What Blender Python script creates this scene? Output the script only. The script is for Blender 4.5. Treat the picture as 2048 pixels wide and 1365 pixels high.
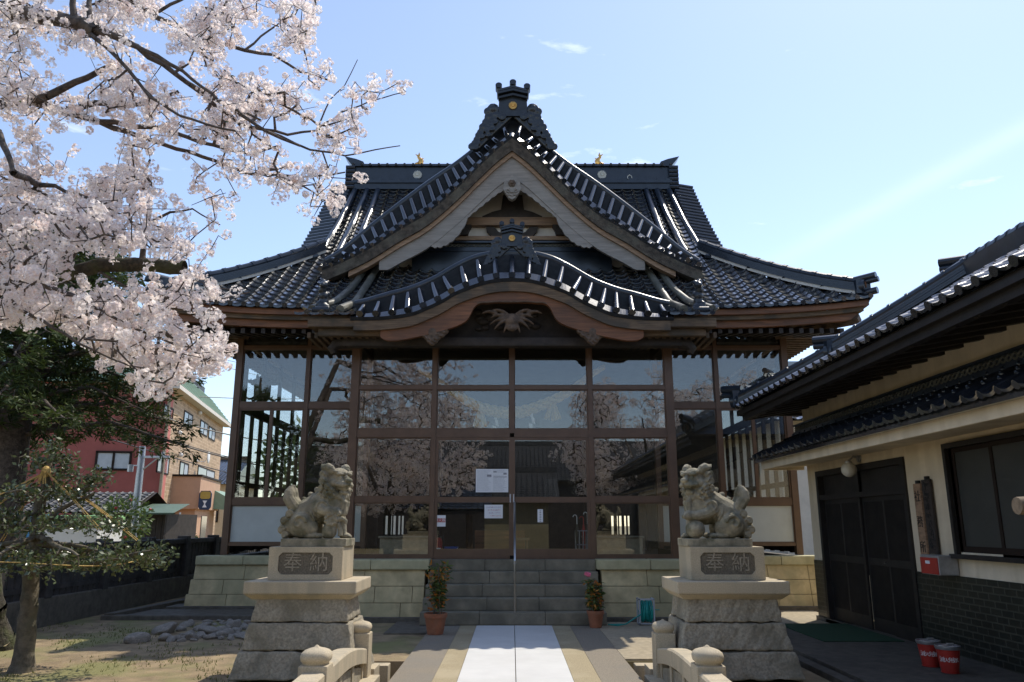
import bpy, bmesh, math, random
import numpy as np
from mathutils import Vector, Matrix

random.seed(7)
RNG = np.random.default_rng(11)
SC = bpy.context.scene
for _o in list(bpy.data.objects):
    bpy.data.objects.remove(_o)
COL = SC.collection
R = math.radians
PI = math.pi

# ------------------------------------------------------------------ camera
EYE = 1.55
TILT = math.atan(367.5 / 1560)
cam_d = bpy.data.cameras.new('camera')
cam = bpy.data.objects.new('camera', cam_d)
COL.objects.link(cam)
cam.location = (0, 0, EYE)
cam.rotation_euler = (PI / 2 + TILT, 0, 0)
cam_d.sensor_width = 36
cam_d.lens = 36 * 1560 / 2048
cam_d.clip_start = 0.05
cam_d.clip_end = 4000
SC.camera = cam

# ------------------------------------------------------------------ light
SUN_EL, SUN_AZ = R(57), R(40)          # azimuth measured from +Y (behind the hall) towards +X
sun_dir = Vector((math.sin(SUN_AZ) * math.cos(SUN_EL), math.cos(SUN_AZ) * math.cos(SUN_EL), math.sin(SUN_EL)))
sl = bpy.data.lights.new('sun', 'SUN')
sl.energy = 2.9
sl.angle = R(0.53)
sl.color = (1.0, 0.93, 0.81)
so = bpy.data.objects.new('sun', sl)
COL.objects.link(so)
so.rotation_euler = sun_dir.to_track_quat('Z', 'Y').to_euler()

W = bpy.data.worlds.new('World')
SC.world = W
W.use_nodes = True
nt = W.node_tree
nt.nodes.clear()
sky = nt.nodes.new('ShaderNodeTexSky')
sky.sky_type = 'NISHITA'
sky.sun_disc = False
sky.sun_elevation = SUN_EL
sky.sun_rotation = SUN_AZ
sky.altitude = 0
sky.air_density = 1.0
sky.dust_density = 0.35
sky.ozone_density = 2.0
# thin high cloud: mixed over the sky by direction
geo = nt.nodes.new('ShaderNodeTexCoord')
mp = nt.nodes.new('ShaderNodeMapping')
mp.inputs['Scale'].default_value = (1.3, 1.3, 5.0)
mp.inputs['Rotation'].default_value = (0.0, 0.25, 0.5)
nz = nt.nodes.new('ShaderNodeTexNoise')
nz.inputs['Scale'].default_value = 4.2
nz.inputs['Detail'].default_value = 7
nz.inputs['Roughness'].default_value = 0.6
nz.inputs['Distortion'].default_value = 0.4
rp = nt.nodes.new('ShaderNodeValToRGB')
rp.color_ramp.elements[0].position = 0.63
rp.color_ramp.elements[0].color = (0.05, 0.05, 0.05, 1)
rp.color_ramp.elements[1].position = 0.82
rp.color_ramp.elements[1].color = (0.6, 0.6, 0.6, 1)
mixc = nt.nodes.new('ShaderNodeMixRGB')
mixc.inputs[2].default_value = (9.0, 9.2, 9.6, 1)
# one old vapour trail: a faint band along a great circle of the sky
def _ray(u, v):
    a, b = (u - 1024) / 1560, (682.5 - v) / 1560
    return Vector((a, math.cos(TILT) - b * math.sin(TILT), math.sin(TILT) + b * math.cos(TILT))).normalized()
trail_n = _ray(1560, 520).cross(_ray(2048, 258)).normalized()
def _math(op, a=None, b=None, va=0.0, vb=0.0):
    n = nt.nodes.new('ShaderNodeMath'); n.operation = op
    n.inputs[0].default_value, n.inputs[1].default_value = va, vb
    if a is not None: nt.links.new(a, n.inputs[0])
    if b is not None: nt.links.new(b, n.inputs[1])
    return n.outputs[0]
dt = nt.nodes.new('ShaderNodeVectorMath'); dt.operation = 'DOT_PRODUCT'; dt.inputs[1].default_value = trail_n
nt.links.new(geo.outputs['Generated'], dt.inputs[0])
near = nt.nodes.new('ShaderNodeVectorMath'); near.operation = 'DOT_PRODUCT'; near.inputs[1].default_value = _ray(2000, 285)
nt.links.new(geo.outputs['Generated'], near.inputs[0])
band = _math('DIVIDE', dt.outputs['Value'], vb=0.011)
band = _math('MULTIPLY', band, band)
band = _math('POWER', None, _math('MULTIPLY', band, vb=-1.0), va=2.718)
reach = nt.nodes.new('ShaderNodeMapRange')
reach.inputs[1].default_value, reach.inputs[2].default_value, reach.inputs[3].default_value, reach.inputs[4].default_value = 0.93, 1.0, 0.0, 0.085
nt.links.new(near.outputs['Value'], reach.inputs[0])
trail = _math('MULTIPLY', band, reach.outputs[0])
trail = _math('MULTIPLY', trail, _math('ADD', nz.outputs['Fac'], vb=0.3))
veil = nt.nodes.new('ShaderNodeMixRGB'); veil.blend_type = 'ADD'; veil.inputs[0].default_value = 1.0
nt.links.new(rp.outputs['Color'], veil.inputs[1])
nt.links.new(trail, veil.inputs[2])
bg = nt.nodes.new('ShaderNodeBackground')
bg.inputs['Strength'].default_value = 0.15
out = nt.nodes.new('ShaderNodeOutputWorld')
nt.links.new(geo.outputs['Generated'], mp.inputs['Vector'])
nt.links.new(mp.outputs['Vector'], nz.inputs['Vector'])
nt.links.new(nz.outputs['Fac'], rp.inputs['Fac'])
nt.links.new(veil.outputs['Color'], mixc.inputs[0])
wb = nt.nodes.new('ShaderNodeMixRGB'); wb.blend_type = 'MULTIPLY'; wb.inputs[0].default_value = 1.0
wb.inputs[2].default_value = (1.03, 0.984, 0.99, 1)
nt.links.new(sky.outputs['Color'], wb.inputs[1])
nt.links.new(wb.outputs['Color'], mixc.inputs[1])
nt.links.new(mixc.outputs['Color'], bg.inputs['Color'])
nt.links.new(bg.outputs['Background'], out.inputs['Surface'])

SC.view_settings.view_transform = 'Standard'
SC.view_settings.look = 'None'
SC.view_settings.exposure = 0.58
SC.view_settings.gamma = 1.0
SC.view_settings.use_curve_mapping = False
SC.render.engine = 'CYCLES'
SC.cycles.max_bounces = 12
SC.cycles.diffuse_bounces = 7
SC.cycles.transparent_max_bounces = 32
SC.cycles.caustics_reflective = False
SC.cycles.caustics_refractive = False

# ------------------------------------------------------------------ measuring helpers (points of the photograph at a chosen distance)
CT, ST = math.cos(TILT), math.sin(TILT)


def ray(u, v):
    a = (u - 1024) / 1560
    b = (682.5 - v) / 1560
    return a, CT - b * ST, ST + b * CT


def at(u, v, Y):
    a, dy, dz = ray(u, v)
    t = Y / dy
    return Vector((a * t, Y, EYE + dz * t))


def gnd(u, v, z=0.0):
    a, dy, dz = ray(u, v)
    t = (z - EYE) / dz
    return Vector((a * t, dy * t, z))


def atx(u, v, X):
    a, dy, dz = ray(u, v)
    t = X / a
    return Vector((X, dy * t, EYE + dz * t))


def curve(pts):
    """smooth interpolation through (x, y) points, as a function on arrays"""
    pts = sorted(pts)
    xs = np.array([p[0] for p in pts], float)
    ys = np.array([p[1] for p in pts], float)
    d = np.diff(ys) / np.diff(xs)
    m = np.zeros(len(xs))
    m[1:-1] = (d[:-1] + d[1:]) / 2
    m[0], m[-1] = d[0], d[-1]

    def f(x):
        x = np.asarray(x, float)
        i = np.clip(np.searchsorted(xs, x) - 1, 0, len(xs) - 2)
        h = xs[i + 1] - xs[i]
        t = np.clip((x - xs[i]) / h, -0.5, 1.5)
        h00 = 2 * t**3 - 3 * t**2 + 1
        h10 = t**3 - 2 * t**2 + t
        h01 = -2 * t**3 + 3 * t**2
        h11 = t**3 - t**2
        return h00 * ys[i] + h10 * h * m[i] + h01 * ys[i + 1] + h11 * h * m[i + 1]
    return f


# ------------------------------------------------------------------ materials
def _nodes(name):
    m = bpy.data.materials.new(name)
    m.use_nodes = True
    return m, m.node_tree, m.node_tree.nodes['Principled BSDF']


def mat(name, col, rough=0.6, var=0.25, scale=6.0, bump=0.25, bscale=60.0, bdist=0.01, metal=0.0, coat=0.0,
        stretch=None, col2=None, spec=0.5, mixlo=0.35, mixhi=0.68, ior=None, patch=None, patch_scale=1.5, patch_amt=0.5, patch_st=(1, 1, 1)):
    m, t, p = _nodes(name)
    N, L = t.nodes, t.links
    tc = N.new('ShaderNodeTexCoord')
    mpn = N.new('ShaderNodeMapping')
    mpn.inputs['Scale'].default_value = stretch or (1, 1, 1)
    L.new(tc.outputs['Object'], mpn.inputs['Vector'])
    n = N.new('ShaderNodeTexNoise')
    n.inputs['Scale'].default_value = scale
    n.inputs['Detail'].default_value = 8
    n.inputs['Roughness'].default_value = 0.62
    L.new(mpn.outputs['Vector'], n.inputs['Vector'])
    r = N.new('ShaderNodeValToRGB')
    c1 = [max(0, c * (1 - var)) for c in col]
    c2 = list(col2) if col2 else [min(1, c * (1 + var)) for c in col]
    r.color_ramp.elements[0].position = mixlo
    r.color_ramp.elements[1].position = mixhi
    r.color_ramp.elements[0].color = (*c1, 1)
    r.color_ramp.elements[1].color = (*c2, 1)
    L.new(n.outputs['Fac'], r.inputs['Fac'])
    last = r.outputs['Color']
    if patch:
        n2 = N.new('ShaderNodeTexNoise')
        n2.inputs['Scale'].default_value = patch_scale
        n2.inputs['Detail'].default_value = 6
        mp2 = N.new('ShaderNodeMapping')
        mp2.inputs['Scale'].default_value = patch_st
        L.new(tc.outputs['Object'], mp2.inputs['Vector'])
        L.new(mp2.outputs['Vector'], n2.inputs['Vector'])
        r2 = N.new('ShaderNodeValToRGB')
        r2.color_ramp.elements[0].position = 0.48
        r2.color_ramp.elements[1].position = 0.62
        r2.color_ramp.elements[1].color = (patch_amt,) * 3 + (1,)
        L.new(n2.outputs['Fac'], r2.inputs['Fac'])
        mx = N.new('ShaderNodeMixRGB')
        mx.inputs[2].default_value = (*patch, 1)
        L.new(r2.outputs['Color'], mx.inputs[0])
        L.new(last, mx.inputs[1])
        last = mx.outputs['Color']
    L.new(last, p.inputs['Base Color'])
    p.inputs['Roughness'].default_value = rough
    p.inputs['Metallic'].default_value = metal
    p.inputs['Specular IOR Level'].default_value = spec
    if ior: p.inputs['IOR'].default_value = ior
    if coat:
        p.inputs['Coat Weight'].default_value = coat
        p.inputs['Coat Roughness'].default_value = 0.06
    if bump:
        nb = N.new('ShaderNodeTexNoise')
        nb.inputs['Scale'].default_value = bscale
        nb.inputs['Detail'].default_value = 6
        L.new(mpn.outputs['Vector'], nb.inputs['Vector'])
        b = N.new('ShaderNodeBump')
        b.inputs['Strength'].default_value = bump
        b.inputs['Distance'].default_value = bdist
        L.new(nb.outputs['Fac'], b.inputs['Height'])
        L.new(b.outputs['Normal'], p.inputs['Normal'])
    return m


def brickmat(name, c1, c2, mortar, sx, sy, axes=('X', 'Z'), rough=0.6, msize=0.02, spec=0.4, bw=0.5, bh=0.25, bump=0.4):
    m, t, p = _nodes(name)
    N, L = t.nodes, t.links
    tc = N.new('ShaderNodeTexCoord')
    sp = N.new('ShaderNodeSeparateXYZ')
    L.new(tc.outputs['Object'], sp.inputs[0])
    cb = N.new('ShaderNodeCombineXYZ')
    L.new(sp.outputs[axes[0]], cb.inputs[0])
    L.new(sp.outputs[axes[1]], cb.inputs[1])
    b = N.new('ShaderNodeTexBrick')
    b.inputs['Color1'].default_value = (*c1, 1)
    b.inputs['Color2'].default_value = (*c2, 1)
    b.inputs['Mortar'].default_value = (*mortar, 1)
    b.inputs['Scale'].default_value = 1.0
    b.inputs['Mortar Size'].default_value = msize
    b.inputs['Brick Width'].default_value = sx
    b.inputs['Row Height'].default_value = sy
    L.new(cb.outputs[0], b.inputs['Vector'])
    n = N.new('ShaderNodeTexNoise')
    n.inputs['Scale'].default_value = 3
    n.inputs['Detail'].default_value = 6
    L.new(tc.outputs['Object'], n.inputs['Vector'])
    mx = N.new('ShaderNodeMixRGB')
    mx.blend_type = 'OVERLAY'
    mx.inputs[0].default_value = 0.5
    L.new(b.outputs['Color'], mx.inputs[1])
    L.new(n.outputs['Fac'], mx.inputs[2])
    L.new(mx.outputs[0], p.inputs['Base Color'])
    p.inputs['Roughness'].default_value = rough
    p.inputs['Specular IOR Level'].default_value = spec
    bp = N.new('ShaderNodeBump')
    bp.inputs['Strength'].default_value = bump
    bp.inputs['Distance'].default_value = 0.01
    bp.invert = True
    L.new(b.outputs['Fac'], bp.inputs['Height'])
    L.new(bp.outputs['Normal'], p.inputs['Normal'])
    return m


def glassmat(name, tint, refl=0.09, rough=0.0, rcol=(1, 1, 1)):
    """window pane: mostly see-through, with a mirror reflection that grows towards grazing angles"""
    m = bpy.data.materials.new(name)
    m.use_nodes = True
    N, L = m.node_tree.nodes, m.node_tree.links
    N.clear()
    o = N.new('ShaderNodeOutputMaterial')
    tr = N.new('ShaderNodeBsdfTransparent')
    tr.inputs[0].default_value = (*tint, 1)
    gl = N.new('ShaderNodeBsdfGlossy')
    gl.inputs['Roughness'].default_value = rough
    gl.inputs['Color'].default_value = (*rcol, 1)
    fr = N.new('ShaderNodeFresnel')
    ge = N.new('ShaderNodeNewGeometry')
    mi = N.new('ShaderNodeMix')
    mi.inputs[2].default_value = 1.5                         # both faces of the pane are air to glass
    mi.inputs[3].default_value = 1 / 1.5
    L.new(ge.outputs['Backfacing'], mi.inputs[0])
    L.new(mi.outputs[0], fr.inputs['IOR'])
    ma = N.new('ShaderNodeMath')
    ma.operation = 'MULTIPLY_ADD'
    ma.inputs[1].default_value = 1.0
    ma.inputs[2].default_value = max(0.0, refl - 0.04)
    ma.use_clamp = True
    L.new(fr.outputs[0], ma.inputs[0])
    mx = N.new('ShaderNodeMixShader')
    L.new(ma.outputs[0], mx.inputs[0])
    L.new(tr.outputs[0], mx.inputs[1])
    L.new(gl.outputs[0], mx.inputs[2])
    L.new(mx.outputs[0], o.inputs['Surface'])
    return m


def leafmat(name, c_dark, c_light, trans=0.35, rough=0.5, spec=0.4, attr='tone', clear=0.0):
    m = bpy.data.materials.new(name)
    m.use_nodes = True
    t = m.node_tree
    N, L = t.nodes, t.links
    p = N['Principled BSDF']
    a = N.new('ShaderNodeAttribute')
    a.attribute_name = attr
    r = N.new('ShaderNodeValToRGB')
    r.color_ramp.elements[0].color = (*c_dark, 1)
    r.color_ramp.elements[1].color = (*c_light, 1)
    L.new(a.outputs['Fac'], r.inputs['Fac'])
    L.new(r.outputs['Color'], p.inputs['Base Color'])
    p.inputs['Roughness'].default_value = rough
    p.inputs['Specular IOR Level'].default_value = spec
    tr = N.new('ShaderNodeBsdfTranslucent')
    L.new(r.outputs['Color'], tr.inputs['Color'])
    mx = N.new('ShaderNodeMixShader')
    mx.inputs[0].default_value = trans
    L.new(p.outputs[0], mx.inputs[1])
    L.new(tr.outputs[0], mx.inputs[2])
    last = mx
    if clear:                                                # thin petals let part of the light straight through
        tp = N.new('ShaderNodeBsdfTransparent')
        m2 = N.new('ShaderNodeMixShader')
        m2.inputs[0].default_value = clear
        L.new(mx.outputs[0], m2.inputs[1])
        L.new(tp.outputs[0], m2.inputs[2])
        last = m2
    L.new(last.outputs[0], N['Material Output'].inputs['Surface'])
    return m


# ------------------------------------------------------------------ objects
def tag(o, label=None, cat=None, group=None, kind=None):
    if label: o['label'] = label
    if cat: o['category'] = cat
    if group: o['group'] = group
    if kind: o['kind'] = kind
    return o


def thing(name, label, cat, loc=(0, 0, 0), rz=0.0, group=None):
    o = bpy.data.objects.new(name, None)
    o.empty_display_size = 0.2
    COL.objects.link(o)
    o.location = loc
    o.rotation_euler = (0, 0, rz)
    return tag(o, label, cat, group)


def link_mesh(name, me, m=None, parent=None, local=False):
    o = bpy.data.objects.new(name, me)
    COL.objects.link(o)
    if m is not None:
        me.materials.clear()
        me.materials.append(m)
    if parent is not None:
        o.parent = parent
        if parent.type == 'EMPTY' and not local:
            o.matrix_parent_inverse = parent.matrix_basis.inverted()
    return o


def kids(o):
    return [c for c in bpy.data.objects if c.parent == o]


def copy_tree(o, loc=None, rz=None, label=None, parent=None, first=True):
    c = o.copy()
    COL.objects.link(c)
    if parent is not None:
        c.parent = parent
        c.matrix_parent_inverse = o.matrix_parent_inverse.copy()
    if first:
        if loc is not None: c.location = loc
        if rz is not None: c.rotation_euler = (0, 0, rz)
        if label: c['label'] = label
    for ch in kids(o):
        copy_tree(ch, parent=c, first=False)
    return c


class MB:
    """collects shapes, then links them as one mesh object"""

    def __init__(s):
        s.v, s.f, s.cuts = [], [], []

    def add(s, vs, fs):
        b = len(s.v)
        s.cuts.append((b, len(s.f)))
        s.v.extend([tuple(p) for p in vs])
        s.f.extend([tuple(b + i for i in f) for f in fs])
        return s

    def box(s, a, b):
        x0, y0, z0 = (min(a[i], b[i]) for i in range(3))
        x1, y1, z1 = (max(a[i], b[i]) for i in range(3))
        return s.add([(x0, y0, z0), (x1, y0, z0), (x1, y1, z0), (x0, y1, z0), (x0, y0, z1), (x1, y0, z1), (x1, y1, z1), (x0, y1, z1)],
                     [(0, 3, 2, 1), (4, 5, 6, 7), (0, 1, 5, 4), (1, 2, 6, 5), (2, 3, 7, 6), (3, 0, 4, 7)])

    def bbox(s, a, b, r=0.01):
        """box with chamfered edges"""
        lo = [min(a[i], b[i]) for i in range(3)]
        hi = [max(a[i], b[i]) for i in range(3)]
        bm = bmesh.new()
        bmesh.ops.create_cube(bm, size=1)
        for v in bm.verts:
            for i in range(3):
                v.co[i] = (lo[i] + hi[i]) / 2 + v.co[i] * (hi[i] - lo[i])
        bmesh.ops.bevel(bm, geom=bm.edges[:], offset=r, segments=2, affect='EDGES', profile=0.6)
        return s.bm(bm)

    def frustum(s, base, top, z0, z1, r=0.0):
        """base/top = (x0,y0,x1,y1)"""
        vs = [(base[0], base[1], z0), (base[2], base[1], z0), (base[2], base[3], z0), (base[0], base[3], z0),
              (top[0], top[1], z1), (top[2], top[1], z1), (top[2], top[3], z1), (top[0], top[3], z1)]
        fs = [(0, 3, 2, 1), (4, 5, 6, 7), (0, 1, 5, 4), (1, 2, 6, 5), (2, 3, 7, 6), (3, 0, 4, 7)]
        if r:
            bm = bmesh.new()
            bv = [bm.verts.new(v) for v in vs]
            for f in fs: bm.faces.new([bv[i] for i in f])
            bmesh.ops.bevel(bm, geom=bm.edges[:], offset=r, segments=2, affect='EDGES', profile=0.6)
            return s.bm(bm)
        return s.add(vs, fs)

    def bm(s, bm, M=None):
        bm.verts.index_update()
        vs = [(M @ v.co if M else v.co).copy() for v in bm.verts]
        fs = [[v.index for v in f.verts] for f in bm.faces]
        bm.free()
        return s.add(vs, fs)

    def tube(s, pts, rad, n=8, cap=True, flat=1.0):
        pts = [Vector(p) for p in pts]
        k = len(pts)
        rs = rad if hasattr(rad, '__len__') else [rad] * k
        vs, fs = [], []
        up0 = None
        for i, p in enumerate(pts):
            d = (pts[min(i + 1, k - 1)] - pts[max(i - 1, 0)])
            if d.length < 1e-9: d = Vector((0, 0, 1))
            d.normalize()
            if up0 is None:
                a = Vector((0, 0, 1)) if abs(d.z) < 0.9 else Vector((1, 0, 0))
                up0 = (a - d * a.dot(d)).normalized()
            else:
                up0 = (up0 - d * up0.dot(d))
                up0 = up0.normalized() if up0.length > 1e-6 else d.orthogonal().normalized()
            sd = d.cross(up0)
            for j in range(n):
                an = 2 * PI * j / n
                vs.append(p + (sd * math.cos(an) + up0 * math.sin(an) * flat) * rs[i])
        for i in range(k - 1):
            for j in range(n):
                fs.append((i * n + j, i * n + (j + 1) % n, (i + 1) * n + (j + 1) % n, (i + 1) * n + j))
        if cap:
            fs.append(tuple(range(n - 1, -1, -1)))
            fs.append(tuple((k - 1) * n + j for j in range(n)))
        return s.add(vs, fs)

    def lathe(s, prof, c=(0, 0, 0), n=24, square=0.0, cap=True):
        """prof = [(r, z)] about the z axis through c"""
        vs, fs = [], []
        for r, z in prof:
            for j in range(n):
                an = 2 * PI * (j + 0.5) / n
                x, y = math.cos(an), math.sin(an)
                q = 1.0
                if square:
                    q = 1 + square * (1 / max(abs(x), abs(y)) - 1)
                vs.append((c[0] + r * x * q, c[1] + r * y * q, c[2] + z))
        k = len(prof)
        for i in range(k - 1):
            for j in range(n):
                fs.append((i * n + j, i * n + (j + 1) % n, (i + 1) * n + (j + 1) % n, (i + 1) * n + j))
        if cap:
            fs.append(tuple(range(n - 1, -1, -1)))
            fs.append(tuple((k - 1) * n + j for j in range(n)))
        return s.add(vs, fs)

    def prism(s, poly, y0, y1, M=None):
        """poly = [(x, z)] outline in the xz plane, extruded from y0 to y1"""
        k = len(poly)
        vs = [Vector((x, y0, z)) for x, z in poly] + [Vector((x, y1, z)) for x, z in poly]
        if M: vs = [M @ v for v in vs]
        fs = [tuple(range(k)), tuple(range(2 * k - 1, k - 1, -1))]
        fs += [(i, i + k, (i + 1) % k + k, (i + 1) % k) for i in range(k)]
        return s.add(vs, fs)

    def band(s, top, bot, y0, y1):
        """strip between two equal-length (x, z) polylines, extruded in y: curved board"""
        k = len(top)
        vs = []
        for y in (y0, y1):
            vs += [(x, y, z) for x, z in top]
            vs += [(x, y, z) for x, z in bot]
        fs = []
        for i in range(k - 1):
            a, b = i, i + 1
            fs += [(a, k + a, k + b, b), (2 * k + a, 2 * k + b, 3 * k + b, 3 * k + a),
                   (a, b, 2 * k + b, 2 * k + a), (k + a, 3 * k + a, 3 * k + b, k + b)]
        fs += [(0, 2 * k, 3 * k, k), (k - 1, 2 * k - 1, 4 * k - 1, 3 * k - 1)]
        return s.add(vs, fs)

    def ball(s, c, r, sub=2, scale=(1, 1, 1), M=None):
        bm = bmesh.new()
        bmesh.ops.create_icosphere(bm, subdivisions=sub, radius=1)
        for v in bm.verts:
            q = Vector((v.co.x * r * scale[0], v.co.y * r * scale[1], v.co.z * r * scale[2]))
            if M: q = M @ q
            v.co = q + Vector(c)
        return s.bm(bm)

    def grid(s, P):
        """P = array (n, m, 3)"""
        n, m = P.shape[:2]
        fs = [(i * m + j, i * m + j + 1, (i + 1) * m + j + 1, (i + 1) * m + j) for i in range(n - 1) for j in range(m - 1)]
        return s.add([tuple(p) for p in P.reshape(-1, 3)], fs)

    def pieces(s, name, m, parent=None, smooth=False):
        """every shape added becomes a part of its own"""
        c = s.cuts + [(len(s.v), len(s.f))]
        r = []
        for (v0, f0), (v1, f1) in zip(c[:-1], c[1:]):
            q = MB()
            q.add(s.v[v0:v1], [tuple(i - v0 for i in f) for f in s.f[f0:f1]])
            r.append(q.build(name, m, parent, smooth))
        return r

    def mesh(s, name, smooth=False, fix=True):
        me = bpy.data.meshes.new(name)
        me.from_pydata([tuple(map(float, v)) for v in s.v], [], s.f)
        if fix and len(s.f) < 60000:
            bm = bmesh.new()
            bm.from_mesh(me)
            bmesh.ops.recalc_face_normals(bm, faces=bm.faces)
            bm.to_mesh(me)
            bm.free()
        if smooth:
            me.shade_smooth()
            if smooth != 'all':
                me.set_sharp_from_angle(angle=R(smooth if smooth is not True else 40))
        me.update()
        return me

    def build(s, name, m, parent=None, smooth=False, local=False, fix=True):
        return link_mesh(name, s.mesh(name, smooth, fix), m, parent, local)


def np_mesh(name, verts, faces_list, attr=None, smooth=False):
    """verts (N,3); faces_list = list of (k, array(nf,k)); attr per-vertex float 'tone'"""
    me = bpy.data.meshes.new(name)
    me.vertices.add(len(verts))
    me.vertices.foreach_set('co', np.ascontiguousarray(verts, np.float32).ravel())
    loops = np.concatenate([f.ravel() for k, f in faces_list]).astype(np.int32)
    sizes = np.concatenate([np.full(len(f), k) for k, f in faces_list]).astype(np.int32)
    starts = np.concatenate([[0], np.cumsum(sizes)[:-1]]).astype(np.int32)
    me.loops.add(len(loops))
    me.loops.foreach_set('vertex_index', loops)
    me.polygons.add(len(sizes))
    me.polygons.foreach_set('loop_start', starts)
    if attr is not None:
        a = me.attributes.new('tone', 'FLOAT', 'POINT')
        a.data.foreach_set('value', np.ascontiguousarray(attr, np.float32))
    me.update(calc_edges=True)
    if smooth: me.shade_smooth()
    return me


def evaluated(me, mods):
    o = bpy.data.objects.new('tmp', me)
    COL.objects.link(o)
    for typ, kw in mods:
        md = o.modifiers.new(typ, typ)
        for k, v in kw.items(): setattr(md, k, v)
    dg = bpy.context.evaluated_depsgraph_get()
    dg.update()
    r = bpy.data.meshes.new_from_object(o.evaluated_get(dg))
    bpy.data.objects.remove(o)
    return r


def sculpt(mb, voxel=0.012, it=6, name='carving'):
    """fuse overlapping blobs into one carved surface"""
    me = mb.mesh(name, fix=False)
    r = evaluated(me, [('REMESH', dict(mode='VOXEL', voxel_size=voxel)), ('SMOOTH', dict(factor=0.5, iterations=it))])
    r.shade_smooth()
    return r


def text_mesh(s, size=0.1, depth=0.002):
    cu = bpy.data.curves.new('txt', 'FONT')
    cu.body = s
    cu.size = size
    cu.extrude = depth
    cu.align_x = 'CENTER'
    cu.align_y = 'CENTER'
    o = bpy.data.objects.new('tmp', cu)
    COL.objects.link(o)
    dg = bpy.context.evaluated_depsgraph_get()
    dg.update()
    r = bpy.data.meshes.new_from_object(o.evaluated_get(dg))
    bpy.data.objects.remove(o)
    return r


FRONT = Matrix.Rotation(PI / 2, 4, 'X')                    # text facing -Y
LEFTW = Matrix.Rotation(-PI / 2, 4, 'Z') @ FRONT           # text facing -X


def put_text(mb, s, pos, size, M=FRONT, depth=0.002):
    me = text_mesh(s, size, depth)
    T = Matrix.Translation(pos) @ M
    mb.add([T @ v.co for v in me.vertices], [tuple(p.vertices) for p in me.polygons])


def tiles(S, na, nb, a0=0.0, wa=0.265, wb=0.235, mask=None, roll=1.0, amp=1.0, lip=0.036):
    """field of curved roof tiles: S(a, b) -> xyz arrays, a across (m), b up the slope (m)"""
    A, B = np.meshgrid(np.arange(na), np.arange(nb), indexing='ij')
    A = A.ravel(); B = B.ravel()
    ac = a0 + (A + 0.5) * wa
    bc = (B + 0.5) * wb
    if mask is not None:
        k = mask(ac, bc)
        A, B, ac, bc = A[k], B[k], ac[k], bc[k]
    e = 0.02
    def stack(t): return np.stack(t, -1)
    n = np.cross(stack(S(ac + e, bc)) - stack(S(ac - e, bc)), stack(S(ac, bc + e)) - stack(S(ac, bc - e)))
    n /= np.linalg.norm(n, axis=1, keepdims=True)
    n[n[:, 2] < 0] *= -1
    u = np.array([0, .1, .25, .4, .55, .68, .74, .80, .87, .94, 1.0])
    h = np.where(u < 0.70, -0.022 * np.sin(PI * u / 0.70), 0.036 * np.sin(PI * (u - 0.70) / 0.30)) * amp
    if roll < 0: h = h[::-1].copy()
    m = len(u)
    aa = (a0 + A[:, None] * wa) + u[None] * wa
    jit = (np.random.default_rng(3).random((len(A), 1)) - 0.5) * 0.011
    P = []
    for b, dh in ((B * wb - 0.02, 0.004), (B * wb - 0.026, lip), ((B + 1) * wb, 0.004)):
        q = stack(S(aa, np.repeat(b[:, None], m, 1)))
        P.append(q + n[:, None, :] * (h[None] + dh + jit)[..., None])
    V = np.stack(P, 1)                                     # T,3,m,3
    T = len(A)
    base = (np.arange(T) * 3 * m)[:, None, None]
    rr = np.arange(2)[None, :, None] * m
    cc = np.arange(m - 1)[None, None, :]
    i0 = base + rr + cc
    F = np.stack([i0, i0 + 1, i0 + 1 + m, i0 + m], -1).reshape(-1, 4)
    return V.reshape(-1, 3), F


def tile_mesh(name, fields):
    vs, fs, b = [], [], 0
    for V, F in fields:
        vs.append(V); fs.append(F + b); b += len(V)
    me = np_mesh(name, np.concatenate(vs), [(4, np.concatenate(fs))])
    me.shade_smooth()
    me.set_sharp_from_angle(angle=R(42))
    return me
# ------------------------------------------------------------------ palette
M_tile = mat('black glazed tile', (0.016, 0.019, 0.025), 0.16, 0.5, 5, 0.08, 30, coat=0.5, spec=0.5, ior=2.35, patch=(0.05, 0.05, 0.045), patch_scale=2.2, patch_amt=0.25)
M_orn = mat('dark ornament tile', (0.016, 0.020, 0.026), 0.36, 0.4, 6, 0.12, 40, coat=0.15)
M_roll = mat('glazed roll tile', (0.015, 0.018, 0.024), 0.2, 0.4, 6, 0.08, 30, coat=0.3, ior=1.7)
M_under = mat('shaded under tile', (0.013, 0.015, 0.018), 0.6, 0.5, 9, 0.3, 40, ior=1.35)  # darker, duller tile copy; shade between the rolls put into its colour
M_tile_old = mat('weathered grey tile', (0.10, 0.098, 0.08), 0.45, 0.4, 9, 0.2, 50, patch=(0.2, 0.19, 0.15), patch_amt=0.5)
M_tile_navy = mat('dark blue ridge tile', (0.018, 0.026, 0.038), 0.30, 0.3, 4, 0.1, 40, coat=0.15, ior=1.5)
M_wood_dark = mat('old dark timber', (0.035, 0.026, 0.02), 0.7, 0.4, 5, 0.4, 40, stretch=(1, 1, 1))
M_wood_red = mat('red brown timber', (0.20, 0.082, 0.034), 0.6, 0.4, 5, 0.35, 30, stretch=(0.35, 2, 5), patch=(0.09, 0.045, 0.024), patch_amt=0.5)
M_wood_grey = mat('weathered grey timber', (0.15, 0.10, 0.06), 0.8, 0.45, 6, 0.5, 50, stretch=(0.4, 2, 6), patch=(0.055, 0.05, 0.04), patch_amt=0.7, patch_scale=2.5)
M_wood_bark = mat('mossy bark edged timber', (0.075, 0.06, 0.045), 0.9, 0.55, 10, 0.8, 40, bdist=0.03, patch=(0.13, 0.12, 0.09), patch_scale=3, patch_amt=0.5)
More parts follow.
